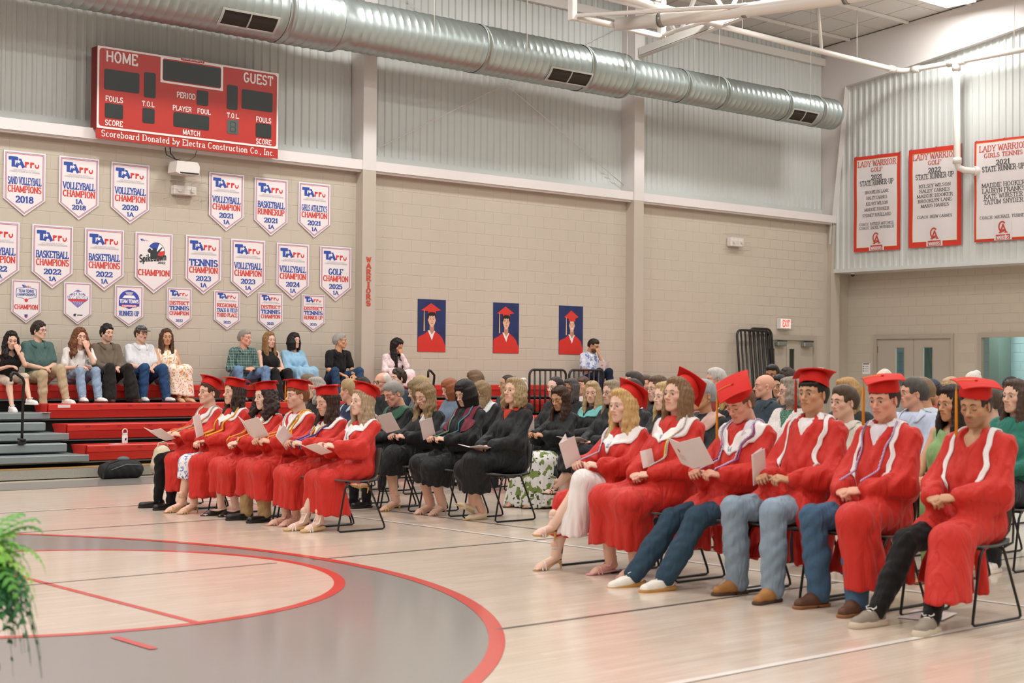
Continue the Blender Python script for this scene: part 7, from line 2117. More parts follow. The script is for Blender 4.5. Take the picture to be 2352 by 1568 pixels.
for t, x0, x1, z, h in (('HOME', 9.911, 10.406, 5.862, .165), ('FOULS', 9.907, 10.180, 5.285, .082), ('SCORE', 9.905, 10.181, 4.936, .082), ('T.O.L.', 10.489, 10.702, 5.285, .078), ('PERIOD', 11.055, 11.366, 5.480, .088),
                        ('PLAYER', 10.990, 11.303, 5.282, .078), ('FOUL', 11.405, 11.627, 5.282, .078), ('MATCH', 11.162, 11.453, 4.935, .078), ('T.O.L.', 11.914, 12.131, 5.278, .078), ('FOULS', 12.432, 12.704, 5.272, .082), ('SCORE', 12.433, 12.708, 4.930, .082), ('GUEST', 12.20, 12.728, 5.862, .155)):
    text(b, t, fs_, (x0 + x1) / 2, z, h, x1 - x0, serif=False, thick=.19, thin=.15, d=.009, track=.12)
text(b, 'DAKTRONICS', fs_, 11.315, 6.068, .026, .35, serif=False, thick=.2, thin=.15, d=.0095)
tag(b.build('lettering', M_swhite, sb), kind='stuff')
part('border_gap', M_sred, sb, lambda b: b.add([fs_(11.12, 6.05, .0085), fs_(11.51, 6.05, .0085), fs_(11.51, 6.082, .0085), fs_(11.12, 6.082, .0085)], [(0, 1, 2, 3)]))
dn = part('donor_panel', M_sred, sb, lambda b: b.prism([(9.775, 4.735), (12.84, 4.735), (12.84, 4.878), (9.775, 4.878)], fs_, -.02))
b = MB(sb.location)
text(b, 'Scoreboard Donated by Electra Construction Co., Inc.', fs_, 11.31, 4.768, .098, 2.92, thick=.15, thin=.075, d=.003)
tag(b.build('donor_lettering', M_swhite, sb), kind='stuff')

# ================================================================== PENNANT BANNERS
M_ban = mat('banner_vinyl', '#e6dfe0', .4, var=.02)
M_bblue = mat('banner_blue', '#2b4aa0', .5, var=.02)
M_bnavy = mat('banner_navy', '#2c4878', .5, var=.02)
M_bredp = mat('banner_red', '#cf3a30', .5, var=.02)
M_bgreyp = mat('banner_grey', '#b9b3b6', .6, var=.02)
M_bpurple = mat('banner_violet', '#7a6fae', .5, var=.02)
M_bstar = mat('banner_star', '#f1eeee', .45, var=0)
BY = 20.795
def star(b, fn, cx, cy, r, d):
    P = []
    for i in range(10):
        a = math.pi / 2 + i * math.pi / 5; rr = r if i % 2 == 0 else r * .42
        P.append(fn(cx + rr * math.cos(a), cy + rr * math.sin(a), d))
    b.add(P, [(0, 1, 9), (2, 3, 1), (4, 5, 3), (6, 7, 5), (8, 9, 7), (1, 3, 5, 7, 9)])
def pent(w, h, sh, ins):
    """pentagon outline inset by ins, origin at top left, z down negative"""
    return [(ins, -ins), (w - ins, -ins), (w - ins, -sh + ins * .1), (w / 2, -h + ins * 1.15), (ins, -sh + ins * .1)]
def pennant(x0, w, top, h, lines, label, logo='tapps', emblem=None):
    e = empty('pennant_banner', (x0 + w / 2, BY, top - h), label=label, cat='banner', group='champion pennants on the wall')
    sh = h * .745
    fn = lambda u, v, d: (x0 + u, BY - d, top + v)
    part('cloth', M_ban, e, lambda b: b.prism(pent(w, h, sh, 0), lambda u, v, d: (x0 + u, BY - d, top + v), .004))
    def rim(b, i0, i1):
        A, B = pent(w, h, sh, i0), pent(w, h, sh, i1)
        b.add([fn(*p, .0055) for p in A] + [fn(*p, .0055) for p in B], [(i, (i + 1) % 5, 5 + (i + 1) % 5, 5 + i) for i in range(5)])
    part('blue_line', M_bpurple, e, lambda b: rim(b, .035 * w, .047 * w))
    part('red_line', M_bredp, e, lambda b: rim(b, .058 * w, .070 * w))
    blue, red, grey, whi = MB(e.location), MB(e.location), MB(e.location), MB(e.location)
    if logo:
        s_ = logo if isinstance(logo, tuple) else (.14, .84, .10, .25)
        lx0, lx1, lt, lb = s_[0] * w, s_[1] * w, -s_[2] * h, -s_[3] * h
        lw, lh = lx1 - lx0, lt - lb
        text(blue, 'T', fn, lx0 + lw * .12, lb + lh * .06, lh * .96, lw * .24, thick=.34, thin=.22, d=.0058, serif=False)
        text(blue, 'A', fn, lx0 + lw * .345, lb + lh * .02, lh * .80, lw * .25, thick=.34, thin=.18, d=.0058, serif=False)
        star(whi, fn, lx0 + lw * .30, lb + lh * .58, lh * .26, .0066)
        for cx in (.56, .74):      # lower halves of the two P
            a = lx0 + lw * cx
            red.add([fn(a - lw * .045, lb + lh * .02, .0058), fn(a + lw * .01, lb + lh * .02, .0058), fn(a + lw * .01, lb + lh * .62, .0058), fn(a - lw * .045, lb + lh * .62, .0058)], [(0, 1, 2, 3)])
            red.add([fn(a + lw * .01, lb + lh * .34, .0059), fn(a + lw * .095, lb + lh * .42, .0059), fn(a + lw * .095, lb + lh * .60, .0059), fn(a + lw * .01, lb + lh * .62, .0059)], [(0, 1, 2, 3)])
        P = Ea(lx0 + lw * .93, lb + lh * .30, lw * .08, lh * .30, 40, -210, 10)
        for i in range(10):
            (ax, ay), (bx, by) = P[i], P[i + 1]
            ox, oy = lx0 + lw * .93, lb + lh * .30
            k = .45
            red.add([fn(ax, ay, .0058), fn(bx, by, .0058), fn(ox + (bx - ox) * k, oy + (by - oy) * k, .0058), fn(ox + (ax - ox) * k, oy + (ay - oy) * k, .0058)], [(0, 1, 2, 3)])
        if s_[3] - s_[2] > .1:
            text(grey, 'COMPETITION WITH HONOR', fn, w * .5, lb - h * .078, h * .024, w * .72, thick=.16, thin=.1, d=.0058)
            text(grey, 'AND PAROCHIAL SCHOOLS', fn, w * .5, lb - h * .046, h * .018, w * .55, thick=.12, thin=.08, d=.0058)
    for (t, col, v, hh, ww) in lines:
        text({'b': blue, 'r': red}[col], t, fn, w * .5, -v * h, hh * h, ww * w, d=.0058, thick=.22, thin=.11, track=.08)
    if emblem: emblem(fn, w, h, dict(b=blue, r=red, g=grey, w=whi), e)
    for mb, m_, n_ in ((blue, M_bblue, 'blue_print'), (red, M_bredp, 'red_print'), (grey, M_bgreyp, 'grey_print'), (whi, M_bstar, 'white_print')):
        if mb.v: tag(mb.build(n_, m_, e), kind='stuff')
    return e
def L2(a, c, year, cls='1A'):
    return [(a, 'b', .52, .115, .80), (c, 'r', .64, .105, .80), (year, 'b', .775, .085, .42)] + ([(cls, 'b', .88, .070, .17)] if cls else [])
W6 = .615
pennant(8.53, W6, 4.47, .91, [('SAND VOLLEYBALL', 'b', .52, .12, .80), ('CHAMPIONS', 'r', .64, .105, .80), ('2018', 'b', .80, .105, .42)], 'pennant reading SAND VOLLEYBALL CHAMPIONS 2018')
pennant(9.35, W6, 4.47, .91, [('VOLLEYBALL', 'b', .52, .115, .80), ('CHAMPION', 'r', .64, .105, .80), ('1A', 'b', .745, .075, .17), ('2018', 'b', .84, .075, .34)], 'VOLLEYBALL CHAMPION 1A 2018 pennant, second from left in the top row')
pennant(10.16, W6, 4.46, .90, L2('VOLLEYBALL', 'CHAMPION', '2020'), 'VOLLEYBALL CHAMPION 2020 pennant under the scoreboard\'s left end')
pennant(11.79, W6, 4.46, .90, L2('VOLLEYBALL', 'CHAMPION', '2021'), 'VOLLEYBALL CHAMPION 2021 pennant just right of the emergency light')
pennant(12.60, W6, 4.45, .91, L2('BASKETBALL', 'RUNNERUP', '2021'), 'pennant reading BASKETBALL RUNNERUP 2021 1A')
pennant(13.42, W6, 4.45, .89, L2('GIRLS ATHLETICS', 'CHAMPION', '2021'), 'pennant reading GIRLS ATHLETICS CHAMPION 2021 1A')
pennant(8.16, W6, 3.46, .91, L2('VOLLEYBALL', 'CHAMPION', '2022'), 'pennant reading VOLLEYBALL CHAMPION 2022, cut by the left edge')
pennant(8.96, W6, 3.455, .91, L2('BASKETBALL', 'CHAMPIONS', '2022'), 'pennant reading BASKETBALL CHAMPIONS 2022, left one of two')
pennant(9.76, W6, 3.455, .91, L2('BASKETBALL', 'CHAMPIONS', '2022'), 'pennant reading BASKETBALL CHAMPIONS 2022, beside the Spikedown pennant')
def spike(fn, w, h, mb, e):
    cx, cy, r = .56 * w, -.31 * h, .155 * h
    n = 24; P = [(cx + r * math.cos(2 * math.pi * i / n), cy + r * math.sin(2 * math.pi * i / n)) for i in range(n)]
    mb['w'].add([fn(*p, .0056) for p in P], [tuple(range(n))])
    Q = [(cx + r * math.cos(a), cy + r * math.sin(a)) for a in np.linspace(-1.5, .15, 9)] + [(cx + .02 * h, cy + .0)]
    mb['r'].add([fn(*p, .0062) for p in Q], [tuple(range(len(Q)))])
    Q = [(cx + r * math.cos(a), cy + r * math.sin(a)) for a in np.linspace(1.2, 2.6, 8)] + [(cx, cy)]
    mb['b'].add([fn(*p, .0062) for p in Q], [tuple(range(len(Q)))])
    k = MB(e.location)
    for i in range(n):      # ball outline
        a0, a1 = 2 * math.pi * i / n, 2 * math.pi * (i + 1) / n
        if 2.0 < a0 < 4.4: continue
        k.add([fn(cx + rr * math.cos(a), cy + rr * math.sin(a), .0066) for rr, a in ((r, a0), (r, a1), (r * .95, a1), (r * .95, a0))], [(0, 1, 2, 3)])
    fig = [(-.14, .02), (-.10, .06), (-.06, .02), (-.02, .07), (.02, .05), (.03, .0), (.12, .085), (.135, .07), (.05, -.03), (.04, -.12), (-.09, -.12), (-.09, -.03), (-.13, -.02)]
    k.add([fn(cx + p[0] * h - .02 * h, cy + p[1] * h, .0064) for p in fig], [tuple(range(len(fig)))])
    text(k, 'Spikedown', fn, .47 * w, -.47 * h, .125 * h, .72 * w, thick=.24, thin=.15, d=.0068, warp=lambda u: (u - .47 * w) * .12)
    text(k, '2022', fn, .70 * w, -.505 * h, .035 * h, .20 * w, thick=.2, thin=.12, d=.0068)
    k.build('dark_print', mat('banner_dark', '#2a3338', .5, var=.02), e)
pennant(10.56, W6, 3.45, .91, [('CHAMPION', 'r', .71, .10, .84)], 'pennant with ball emblem reading Spikedown 2022 CHAMPION', (.14, .34, .115, .145), spike)
pennant(11.40, W6, 3.46, .90, L2('TENNIS', 'CHAMPION', '2023'), 'pennant reading TENNIS CHAMPION 2023 1A')
pennant(12.19, W6, 3.45, .90, L2('VOLLEYBALL', 'CHAMPION', '2023'), 'VOLLEYBALL CHAMPION 2023 pennant right of the TENNIS one')
pennant(13.02, W6, 3.44, .90, L2('VOLLEYBALL', 'CHAMPION', '2024'), 'VOLLEYBALL CHAMPION 2024 pennant left of the GOLF one')
pennant(13.85, W6, 3.44, .90, [('GOLF', 'b', .52, .115, .46), ('CHAMPION', 'r', .64, .105, .80), ('2025', 'b', .775, .085, .42), ('1A', 'b', .88, .070, .17)], 'pennant reading GOLF CHAMPION 2025 1A')
def shield(fill, pts):
    def f_(fn, w, h, mb, e):
        mb[fill].add([fn(p[0] * w, -p[1] * h, .0057) for p in pts], [tuple(range(len(pts)))])
    return f_
def emb_team(fn, w, h, mb, e):
    A = [(.16, .20), (.5, .16), (.84, .20), (.86, .30), (.84, .40), (.60, .43), (.5, .50), (.40, .43), (.16, .40), (.14, .30)]
    A = [(a * w, -b_ * h) for a, b_ in A]; c = (.5 * w, -.31 * h); n = len(A)
    B = [(c[0] + (a - c[0]) * .95, c[1] + (b_ - c[1]) * .93) for a, b_ in A]
    mb['b'].add([fn(*p, .0058) for p in A] + [fn(*p, .0058) for p in B], [(i, (i + 1) % n, n + (i + 1) % n, n + i) for i in range(n)])
    text(mb['b'], 'TEAM TENNIS', fn, .5 * w, -.29 * h, .07 * h, .52 * w, d=.0058, serif=False, thick=.2, thin=.15)
    text(mb['b'], 'CHAMPIONSHIPS', fn, .5 * w, -.37 * h, .065 * h, .62 * w, d=.0058, serif=False, thick=.2, thin=.15)
    P = [(.5 * w + .06 * w * math.cos(a), -.47 * h + .06 * w * math.sin(a)) for a in np.linspace(0, 6.28, 13)[:-1]]
    mb['r'].add([fn(*p, .006) for p in P], [tuple(range(12))])
    A = [(.44, .80), (.56, .80), (.55, .86), (.5, .885), (.45, .86)]
    mb['b'].add([fn(a * w, -b_ * h, .0058) for a, b_ in A], [tuple(range(5))])
    mb['r'].add([fn(a * w, -b_ * h, .0062) for a, b_ in ((.47, .86), (.55, .81), (.56, .83), (.5, .88))], [(0, 1, 2, 3)])
pennant(8.67, .43, 2.65, .61, [('CHAMPION', 'r', .68, .11, .80)], 'small pennant with framed TEAM TENNIS emblem reading CHAMPION', (.36, .64, .115, .165), emb_team)
def emb_state(fn, w, h, mb, e):
    v = MB(e.location)
    A = [(.24, .28), (.34, .22), (.5, .17), (.66, .22), (.76, .28), (.88, .33), (.86, .42), (.74, .47), (.62, .54), (.5, .60), (.38, .54), (.26, .47), (.14, .42), (.12, .33)]
    v.add([fn(a * w, -b_ * h, .0056) for a, b_ in A], [tuple(range(len(A)))])
    v.build('violet_print', M_bpurple, e)
    text(mb['w'], 'STATE', fn, .5 * w, -.31 * h, .085 * h, .40 * w, d=.0062, thick=.26, thin=.2)
    text(mb['w'], 'CHAMPIONSHIP', fn, .5 * w, -.39 * h, .085 * h, .72 * w, d=.0062, thick=.26, thin=.2)
    mb['r'].add([fn(a * w, -b_ * h, .0060) for a, b_ in ((.18, .40), (.82, .40), (.80, .45), (.2, .45))], [(0, 1, 2, 3)])
    for i in range(5): mb['w'].add([fn((.5 + (i - 2) * .08) * w - .008 * w, -.45 * h, .0062), fn((.5 + (i - 2) * .08) * w + .008 * w, -.45 * h, .0062), fn((.5 + (i - 2) * .03) * w, -.56 * h, .0062)], [(0, 1, 2)])
    k = MB(e.location); k.add([fn(a * w, -b_ * h, .0058) for a, b_ in ((.34, .77), (.40, .74), (.47, .75), (.42, .78), (.45, .80), (.36, .81))], [tuple(range(6))])
    k.add([fn(a * w, -b_ * h, .0058) for a, b_ in ((.48, .765), (.68, .765), (.68, .785), (.48, .785))], [(0, 1, 2, 3)])
    k.build('dark_print', MATS['banner_dark'], e)
pennant(9.45, .42, 2.65, .61, [], 'small pennant with violet STATE CHAMPIONSHIP emblem', None, emb_state)
def emb_runner(fn, w, h, mb, e):
    v = MB(e.location)
    A = [(.5 * w + .36 * w * math.cos(a), -.35 * h + .24 * h * math.sin(a)) for a in np.linspace(0, math.pi, 12)] + [(.14 * w, -.50 * h), (.34 * w, -.52 * h), (.5 * w, -.58 * h), (.66 * w, -.52 * h), (.86 * w, -.50 * h)]
    v.add([fn(*p, .0056) for p in A], [tuple(range(len(A)))]); v.build('violet_print', mat('banner_indigo', '#3d45a8', .5, var=.02), e)
    G = [(.36, .16), (.64, .16), (.60, .22), (.5, .235), (.40, .22)]
    mb['g'].add([fn(a * w, -b_ * h, .0060) for a, b_ in G], [tuple(range(5))])
    mb['w'].add([fn(a * w, -b_ * h, .0060) for a, b_ in ((.34, .24), (.66, .24), (.74, .31), (.26, .31))], [(0, 1, 2, 3)])
    text(mb['w'], 'TEAM TENNIS', fn, .5 * w, -.43 * h, .09 * h, .66 * w, d=.0062, serif=False, thick=.24, thin=.18)
    mb['r'].add([fn(a * w, -b_ * h, .0060) for a, b_ in ((.22, .47), (.78, .47), (.76, .53), (.24, .53))], [(0, 1, 2, 3)])
    text(mb['w'], 'CHAMPIONSHIPS', fn, .5 * w, -.52 * h, .04 * h, .48 * w, d=.0064, serif=False, thick=.22, thin=.18)
pennant(10.24, .46, 2.64, .61, [('RUNNER-UP', 'b', .74, .12, .70)], 'small pennant with blue TEAM TENNIS emblem reading RUNNER-UP', None, emb_runner)
SM = (.16, .82, .07, .20)
def L3(a, b_, c, y): return [(a, 'r', .42, .095, .78), (b_, 'b', .545, .10, .78), (c, 'r', .67, .10, .78), (y, 'b', .835, .065, .28)]
pennant(11.09, .42, 2.64, .62, L3('DISTRICT', 'TENNIS', 'CHAMPION', '2022'), 'small DISTRICT TENNIS CHAMPION 2022 pennant above the cream sundress', SM)
pennant(11.90, .46, 2.63, .61, L3('REGIONAL', 'TRACK & FIELD', 'THIRD PLACE', '2025'), 'small pennant reading REGIONAL TRACK AND FIELD THIRD PLACE 2025', SM)
pennant(12.69, .455, 2.63, .61, L3('DISTRICT', 'TENNIS', 'CHAMPION', '2025'), 'small DISTRICT TENNIS CHAMPION 2025 pennant above the light brown haired woman', SM)
pennant(13.50, .455, 2.63, .60, L3('DISTRICT', 'TENNIS', 'RUNNER-UP', '2025'), 'small pennant reading DISTRICT TENNIS RUNNER-UP 2025', SM)

# ================================================================== HANGING BANNERS ON THE RIGHT WALL
M_hred = mat('hanging_red', '#cf3526', .6, var=.04)
M_hwhite = mat('hanging_white', '#dcd6d6', .6, var=.03, nscale=4)
M_hink = mat('hanging_ink', '#33373c', .6, var=0)
M_hredp = mat('hanging_red_print', '#c04434', .6, var=0)
M_hgold = mat('hanging_gold', '#d9b25a', .6, var=0)
def hang(y0, y1, top, bot, head, year, names, coach, bw, label, thin=False):
    w = y0 - y1; h = top - bot
    e = empty('hanging_banner', (27.28, (y0 + y1) / 2, bot), label=label, cat='banner', group='red bordered hanging banners')
    def fn(u, v, d): return (27.275 - d - .010 * math.sin(u * 9 + 1) - .006 * math.sin(v * 5), y0 - u, bot + v)
    def sheet(b, u0, u1, v0, v1, d, n=10, m=10):
        vs = [fn(u0 + (u1 - u0) * i / n, v0 + (v1 - v0) * j / m, d) for i in range(n + 1) for j in range(m + 1)]
        b.add(vs, [(i * (m + 1) + j, (i + 1) * (m + 1) + j, (i + 1) * (m + 1) + j + 1, i * (m + 1) + j + 1) for i in range(n) for j in range(m)], True)
    part('cloth', M_hred, e, lambda b: sheet(b, 0, w, 0, h, 0))
    tb = bw * (.55 if thin else 1)
    part('white_field', M_hwhite, e, lambda b: sheet(b, bw, w - bw, tb * 1.1, h - tb, .004))
    def gl(b):
        for (a0, a1, c0, c1) in ((bw, w - bw, tb * 1.1, tb * 1.1 + .008), (bw, w - bw, h - tb - .008, h - tb), (bw, bw + .008, tb, h - tb), (w - bw - .008, w - bw, tb, h - tb)): sheet(b, a0, a1, c0, c1, .0065)
    part('gold_line', M_hgold, e, gl)
    rd, ik_ = MB(e.location), MB(e.location)
    c = w / 2; D = .008
    text(rd, 'LADY WARRIOR', fn, c, h * .885, h * .062, w * .82, d=D, thick=.15, thin=.07)
    text(rd, head, fn, c, h * .825, h * .045, w * (.26 if head == 'GOLF' else .66), d=D, thick=.15, thin=.08)
    text(ik_, year, fn, c, h * .745, h * .052, w * .25, d=D, thick=.17, thin=.09)
    text(ik_, 'STATE RUNNER-UP', fn, c, h * .685, h * .056, w * .72, d=D, thick=.16, thin=.08)
    for (t, v, ww, hh) in names + coach: text(ik_, t, fn, c, h * v, h * hh, w * ww, d=D, thick=.13, thin=.07)
    part('crest_patch', M_hwhite, e, lambda b: sheet(b, c - .20, c + .20, .01, h * .20, .0075, 3, 3))
    # monogram: C over A
    z0 = h * .075; s_ = h * .10
    P = Ea(c - .01, z0 + s_ * .62, s_ * .38, s_ * .48, 40, 320, 14)
    for i in range(14):
        (ax, ay), (bx, by) = P[i], P[i + 1]; l = math.hypot(bx - ax, by - ay); nx, ny = -(by - ay) / l * .016, (bx - ax) / l * .016
        rd.add([fn(ax + nx, ay + ny, .012), fn(bx + nx, by + ny, .012), fn(bx - nx, by - ny, .012), fn(ax - nx, ay - ny, .012)], [(0, 1, 2, 3)])
    text(rd, 'A', fn, c + .01, z0, s_ * .85, s_ * .72, d=.013, thick=.17, thin=.10)
    rd.add([fn(c - .16, .022, .012), fn(c + .16, .022, .012), fn(c + .16, h * .06, .012), fn(c - .16, h * .06, .012)], [(0, 1, 2, 3)])
    wb = MB(e.location); text(wb, 'WARRIORS', fn, c, .03, h * .032, .28, d=.014, thick=.2, thin=.12)
    [tag(o_, kind='stuff') for o_ in (rd.build('red_print', M_hredp, e), ik_.build('dark_print', M_hink, e), wb.build('white_print', M_bstar, e))]
    for yy in (y0 - .02, (y0 + y1) / 2, y1 + .02):
        part('grommet_hook', M_steelg, e, lambda b: b.tube([(27.33, yy, top + .02), (27.26, yy, top - .01)], .008, 6))
hang(20.12, 18.94, 6.13, 4.06, 'GOLF', '2021', [('BROOKLYN LANE', .60, .52, .034), ('HALEY CARNES', .54, .46, .034), ('KELSEY WILSON', .48, .48, .034), ('MADDIE HOOKER', .42, .54, .034), ('SYDNEY ROUILLARD', .36, .62, .034)], [('COACH: PATRICK MITCHELL', .27, .74, .030), ('COACH: JACKIE WUTHRICH', .23, .74, .030)], .075, 'hanging banner reading LADY WARRIOR GOLF 2021, nearest the corner')
hang(18.72, 17.46, 6.14, 4.07, 'GOLF', '2022', [('KELSEY WILSON', .60, .60, .034), ('HALEY CARNES', .55, .58, .034), ('MADDIE HOOKER', .50, .68, .034), ('BROOKLYN LANE', .45, .64, .034), ('MARIS HARRIS', .40, .54, .034)], [('COACH: DREW CARNES', .29, .66, .030)], .10, 'hanging banner reading LADY WARRIOR GOLF 2022 with wide red border')
hang(17.15, 15.86, 6.15, 4.10, 'GIRLS TENNIS', '2021', [('MADDIE HOOKER', .53, .74, .046), ('LAURYN FRANKS', .475, .72, .046), ('KATE WURSTER', .42, .66, .046), ('TATUM SNYDER', .365, .68, .046)], [('COACH: MICHAEL TURNER', .22, .80, .032)], .045, 'hanging banner reading LADY WARRIOR GIRLS TENNIS 2021 at the right edge')

# ================================================================== PORTRAIT POSTERS
M_pbg = mat('portrait_backdrop', '#1c2b5c', .45, var=.55, nscale=5)
M_pgown = mat('portrait_gown', '#c92c22', .5, var=.08)
M_pcap = mat('portrait_cap', '#cf3428', .5, var=.05)
M_pskin = mat('portrait_skin', '#dcb095', .5, var=.06)
M_pskind = mat('portrait_skin_shade', '#b98468', .5, var=.06)
M_phair = mat('portrait_hair', '#1c1412', .5, var=.2)
M_pwhite = mat('portrait_white', '#e6e2e2', .5, var=.03)
M_ptas = mat('portrait_tassel', '#e2b78a', .5, var=.05)
M_plip = mat('portrait_lip', '#b5675a', .5, var=0)
def portrait(x0, label, dx=0.0, dz=0.0, hairy=1, smile=False, narrow=1.0):
    w, h, z0 = .615, .91, 1.735
    e = empty('portrait_poster', (x0 + w / 2, YB, z0), label=label, cat='poster', group='graduate portrait posters')
    fn = lambda u, v, d: (x0 + u, YB - .008 - d, z0 + v)
    part('poster_sheet', M_pbg, e, lambda b: b.prism([(0, 0), (w, 0), (w, h), (0, h)], lambda u, v, d: (x0 + u, YB - .001 - d, z0 + v), .005))
    cx = w * .50 + dx; cz_ = .555 + dz
    def poly(name, m_, P, d): part(name, m_, e, lambda b: b.add([fn(u, v, d) for u, v in P], [tuple(range(len(P)))]))
    def ellp(cu, cv, a, c, n=28): return [(cu + a * math.cos(2 * math.pi * i / n), cv + c * math.sin(2 * math.pi * i / n)) for i in range(n)]
    poly('printed_gown', M_pgown, [(0.004, .002), (w - .004, .002), (w - .004 if dx < .03 else w * .9, .10), (min(w - .01, cx + .235), .24), (cx + .17, .30), (cx + .08, .355), (cx - .08, .365), (cx - .18, .30), (.02, .26), (.004, .22)], .0004)
    poly('printed_shirt', M_pwhite, [(cx - .09, .375), (cx + .075, .365), (cx + .035, .29), (cx + .005, .20), (cx - .04, .28)], .0008)
    poly('printed_neck', M_pskind, [(cx - .05, .45), (cx + .05, .45), (cx + .048, .36), (cx + .0, .30), (cx - .05, .37)], .0012)
    if hairy: poly('printed_hair', M_phair, ellp(cx, cz_ + .055, .098 * narrow, .10), .0014)
    poly('printed_face', M_pskin, [(cx + .076 * narrow * math.cos(t) * (1 if math.sin(t) > 0 else 1 - .35 * abs(math.sin(t)) ** 2), cz_ - .01 + .118 * math.sin(t)) for t in np.linspace(0, 2 * math.pi, 30)[:-1]], .0018)
    for s in (-1, 1): poly('printed_ear', M_pskind, ellp(cx + s * .078 * narrow, cz_ - .005, .012, .024, 12), .0016)
    if hairy:
        pts = [(cx - .085, cz_ + .03)] + [(cx - .085 + .017 * i, cz_ + (.055 + .012 * ((i * 7) % 3)) ) for i in range(1, 10)] + [(cx + .085, cz_ + .03), (cx + .09, cz_ + .10), (cx + .05, cz_ + .135), (cx - .05, cz_ + .135), (cx - .09, cz_ + .10)]
        poly('printed_fringe', M_phair, pts, .0022)
    ct = cz_ + (.085 if hairy else .075)
    poly('printed_cap', M_pcap, [(cx - .085, ct), (cx + .085, ct), (cx + .08, ct + .09), (cx - .08, ct + .09)], .0024 if not hairy else .0020)
    poly('printed_cap_board', M_pcap, [(cx - .235 * narrow, ct + .075), (cx - .02, ct + .205), (cx + .20 * narrow, ct + .085), (cx + .0, ct + .02 if not hairy else ct + .055)], .0027)
    for s in (-1, 1):
        poly('printed_brow', M_phair, [(cx + s * .016, cz_ + .026), (cx + s * .055, cz_ + .03), (cx + s * .055, cz_ + .036), (cx + s * .016, cz_ + .034)], .0024)
        poly('printed_eye', M_phair, ellp(cx + s * .034, cz_ + .010, .011, .0055, 12), .0024)
    poly('printed_nose', M_pskind, [(cx - .003, cz_ + .01), (cx + .006, cz_ + .01), (cx + .015, cz_ - .032), (cx - .010, cz_ - .032)], .0022)
    if smile: poly('printed_teeth', M_pwhite, [(cx - .032, cz_ - .052), (cx + .034, cz_ - .052), (cx + .018, cz_ - .074), (cx - .016, cz_ - .074)], .0026)
    poly('printed_lips', M_plip, [(cx - .03, cz_ - .056), (cx, cz_ - .048), (cx + .032, cz_ - .056), (cx, cz_ - .070)], .0023)
    tx = cx - .17 * narrow
    poly('printed_tassel', M_ptas, [(tx - .006, ct + .08), (tx + .006, ct + .08), (tx + .014, .36), (tx - .012, .36)], .0029)
    return e
portrait(15.87, 'portrait poster of a serious graduate on dark blue, nearest the first column', 0, 0)
portrait(17.57, 'portrait poster of a half smiling graduate on dark blue, middle of the three', 0, .0, narrow=.95)
portrait(19.175, 'portrait poster of a broadly smiling graduate, right of the three', .02, -.01, 0, True, .85)

# ================================================================== WALL FITTINGS
M_elw = mat('emergency_white', '#dcd6d0', .45, var=.02)
def elight(x0, x1, z0, z1, label):
    e = empty('emergency_light', ((x0 + x1) / 2, YB, z0), label=label, cat='emergency light', group='caged emergency lights')
    part('housing', M_elw, e, lambda b: b.box((x0, YB - .12, z0), (x1, YB - .001, z1), .012))
    for fx in (.22, .82):
        cx = x0 + (x1 - x0) * fx
        part('lamp_head', M_elw, e, lambda b: b.tube([(cx, YB - .10, (z0 + z1) / 2 + .01), (cx, YB - .15, (z0 + z1) / 2 + .01)], .038, 12))
    def cage(b):
        X0, X1, Z0, Z1 = x0 - .12, x1 + .12, z0 - .07, z1 + .07
        for k in range(6):
            x = X0 + (X1 - X0) * k / 5; b.tube([(x, YB, Z0), (x, YB - .19, Z0), (x, YB - .19, Z1), (x, YB, Z1)], .0025, 4)
        for k in range(3):
            z = Z0 + (Z1 - Z0) * k / 2; b.tube([(X0, YB - .19, z), (X1, YB - .19, z)], .0025, 4)
    part('wire_cage', mat('cage_wire', '#b5afa4', .4, metal=.3), e, cage)
elight(11.14, 11.52, 4.05, 4.19, 'caged white emergency light below the scoreboard projector')
elight(23.88, 24.28, 4.03, 4.21, 'caged white emergency light high on the wall near the corner')
pj = empty('speaker_unit', (11.24, 20.6, 4.33), label='small white wall unit hanging on black cables under the scoreboard', cat='wall unit')
part('body', M_elw, pj, lambda b: b.prism([(11.04, 4.36), (11.10, 4.335), (11.43, 4.335), (11.44, 4.47), (11.40, 4.53), (11.06, 4.53)], lambda u, v, d: (u, 20.46 + d, v), .26))
part('front_slot', M_black, pj, lambda b: b.box((11.11, 20.452, 4.345), (11.42, 20.459, 4.365)))
part('bracket', M_black, pj, lambda b: b.box((11.16, 20.72, 4.40), (11.24, 20.81, 4.50)))
part('cable', M_black, pj, lambda b: b.tube([(10.94, 20.62, 4.73), (10.96, 20.62, 4.62), (11.06, 20.60, 4.58), (11.14, 20.58, 4.54)], .007, 6))
part('cable', M_black, pj, lambda b: b.tube([(11.02, 20.62, 4.74), (11.03, 20.62, 4.65), (11.10, 20.60, 4.57), (11.17, 20.58, 4.55)], .009, 6))
part('cable', M_black, pj, lambda b: b.tube([(11.48, 20.64, 4.74), (11.44, 20.62, 4.64), (11.34, 20.60, 4.57), (11.22, 20.58, 4.54)], .004, 6))
ex = empty('exit_sign', (25.65, 20.7, 2.36), label='caged EXIT sign with red letters above the back door', cat='exit sign')
part('sign_box', M_elw, ex, lambda b: b.box((25.50, YB - .10, 2.36), (25.86, YB - .001, 2.585), .008))
M_exw = mat('exit_face', '#f1e6e0', .5, var=0, emit=.35)
part('sign_face', M_exw, ex, lambda b: b.box((25.52, YB - .104, 2.38), (25.845, YB - .1005, 2.57)))
b = MB(ex.location); text(b, 'EXIT', lambda u, v, d: (u, YB - .106 - d, v), 25.69, 2.405, .145, .235, serif=False, thick=.2, thin=.17)
b.build('sign_letters', mat('exit_red', '#e2402c', .5, var=0, emit=.9), ex)
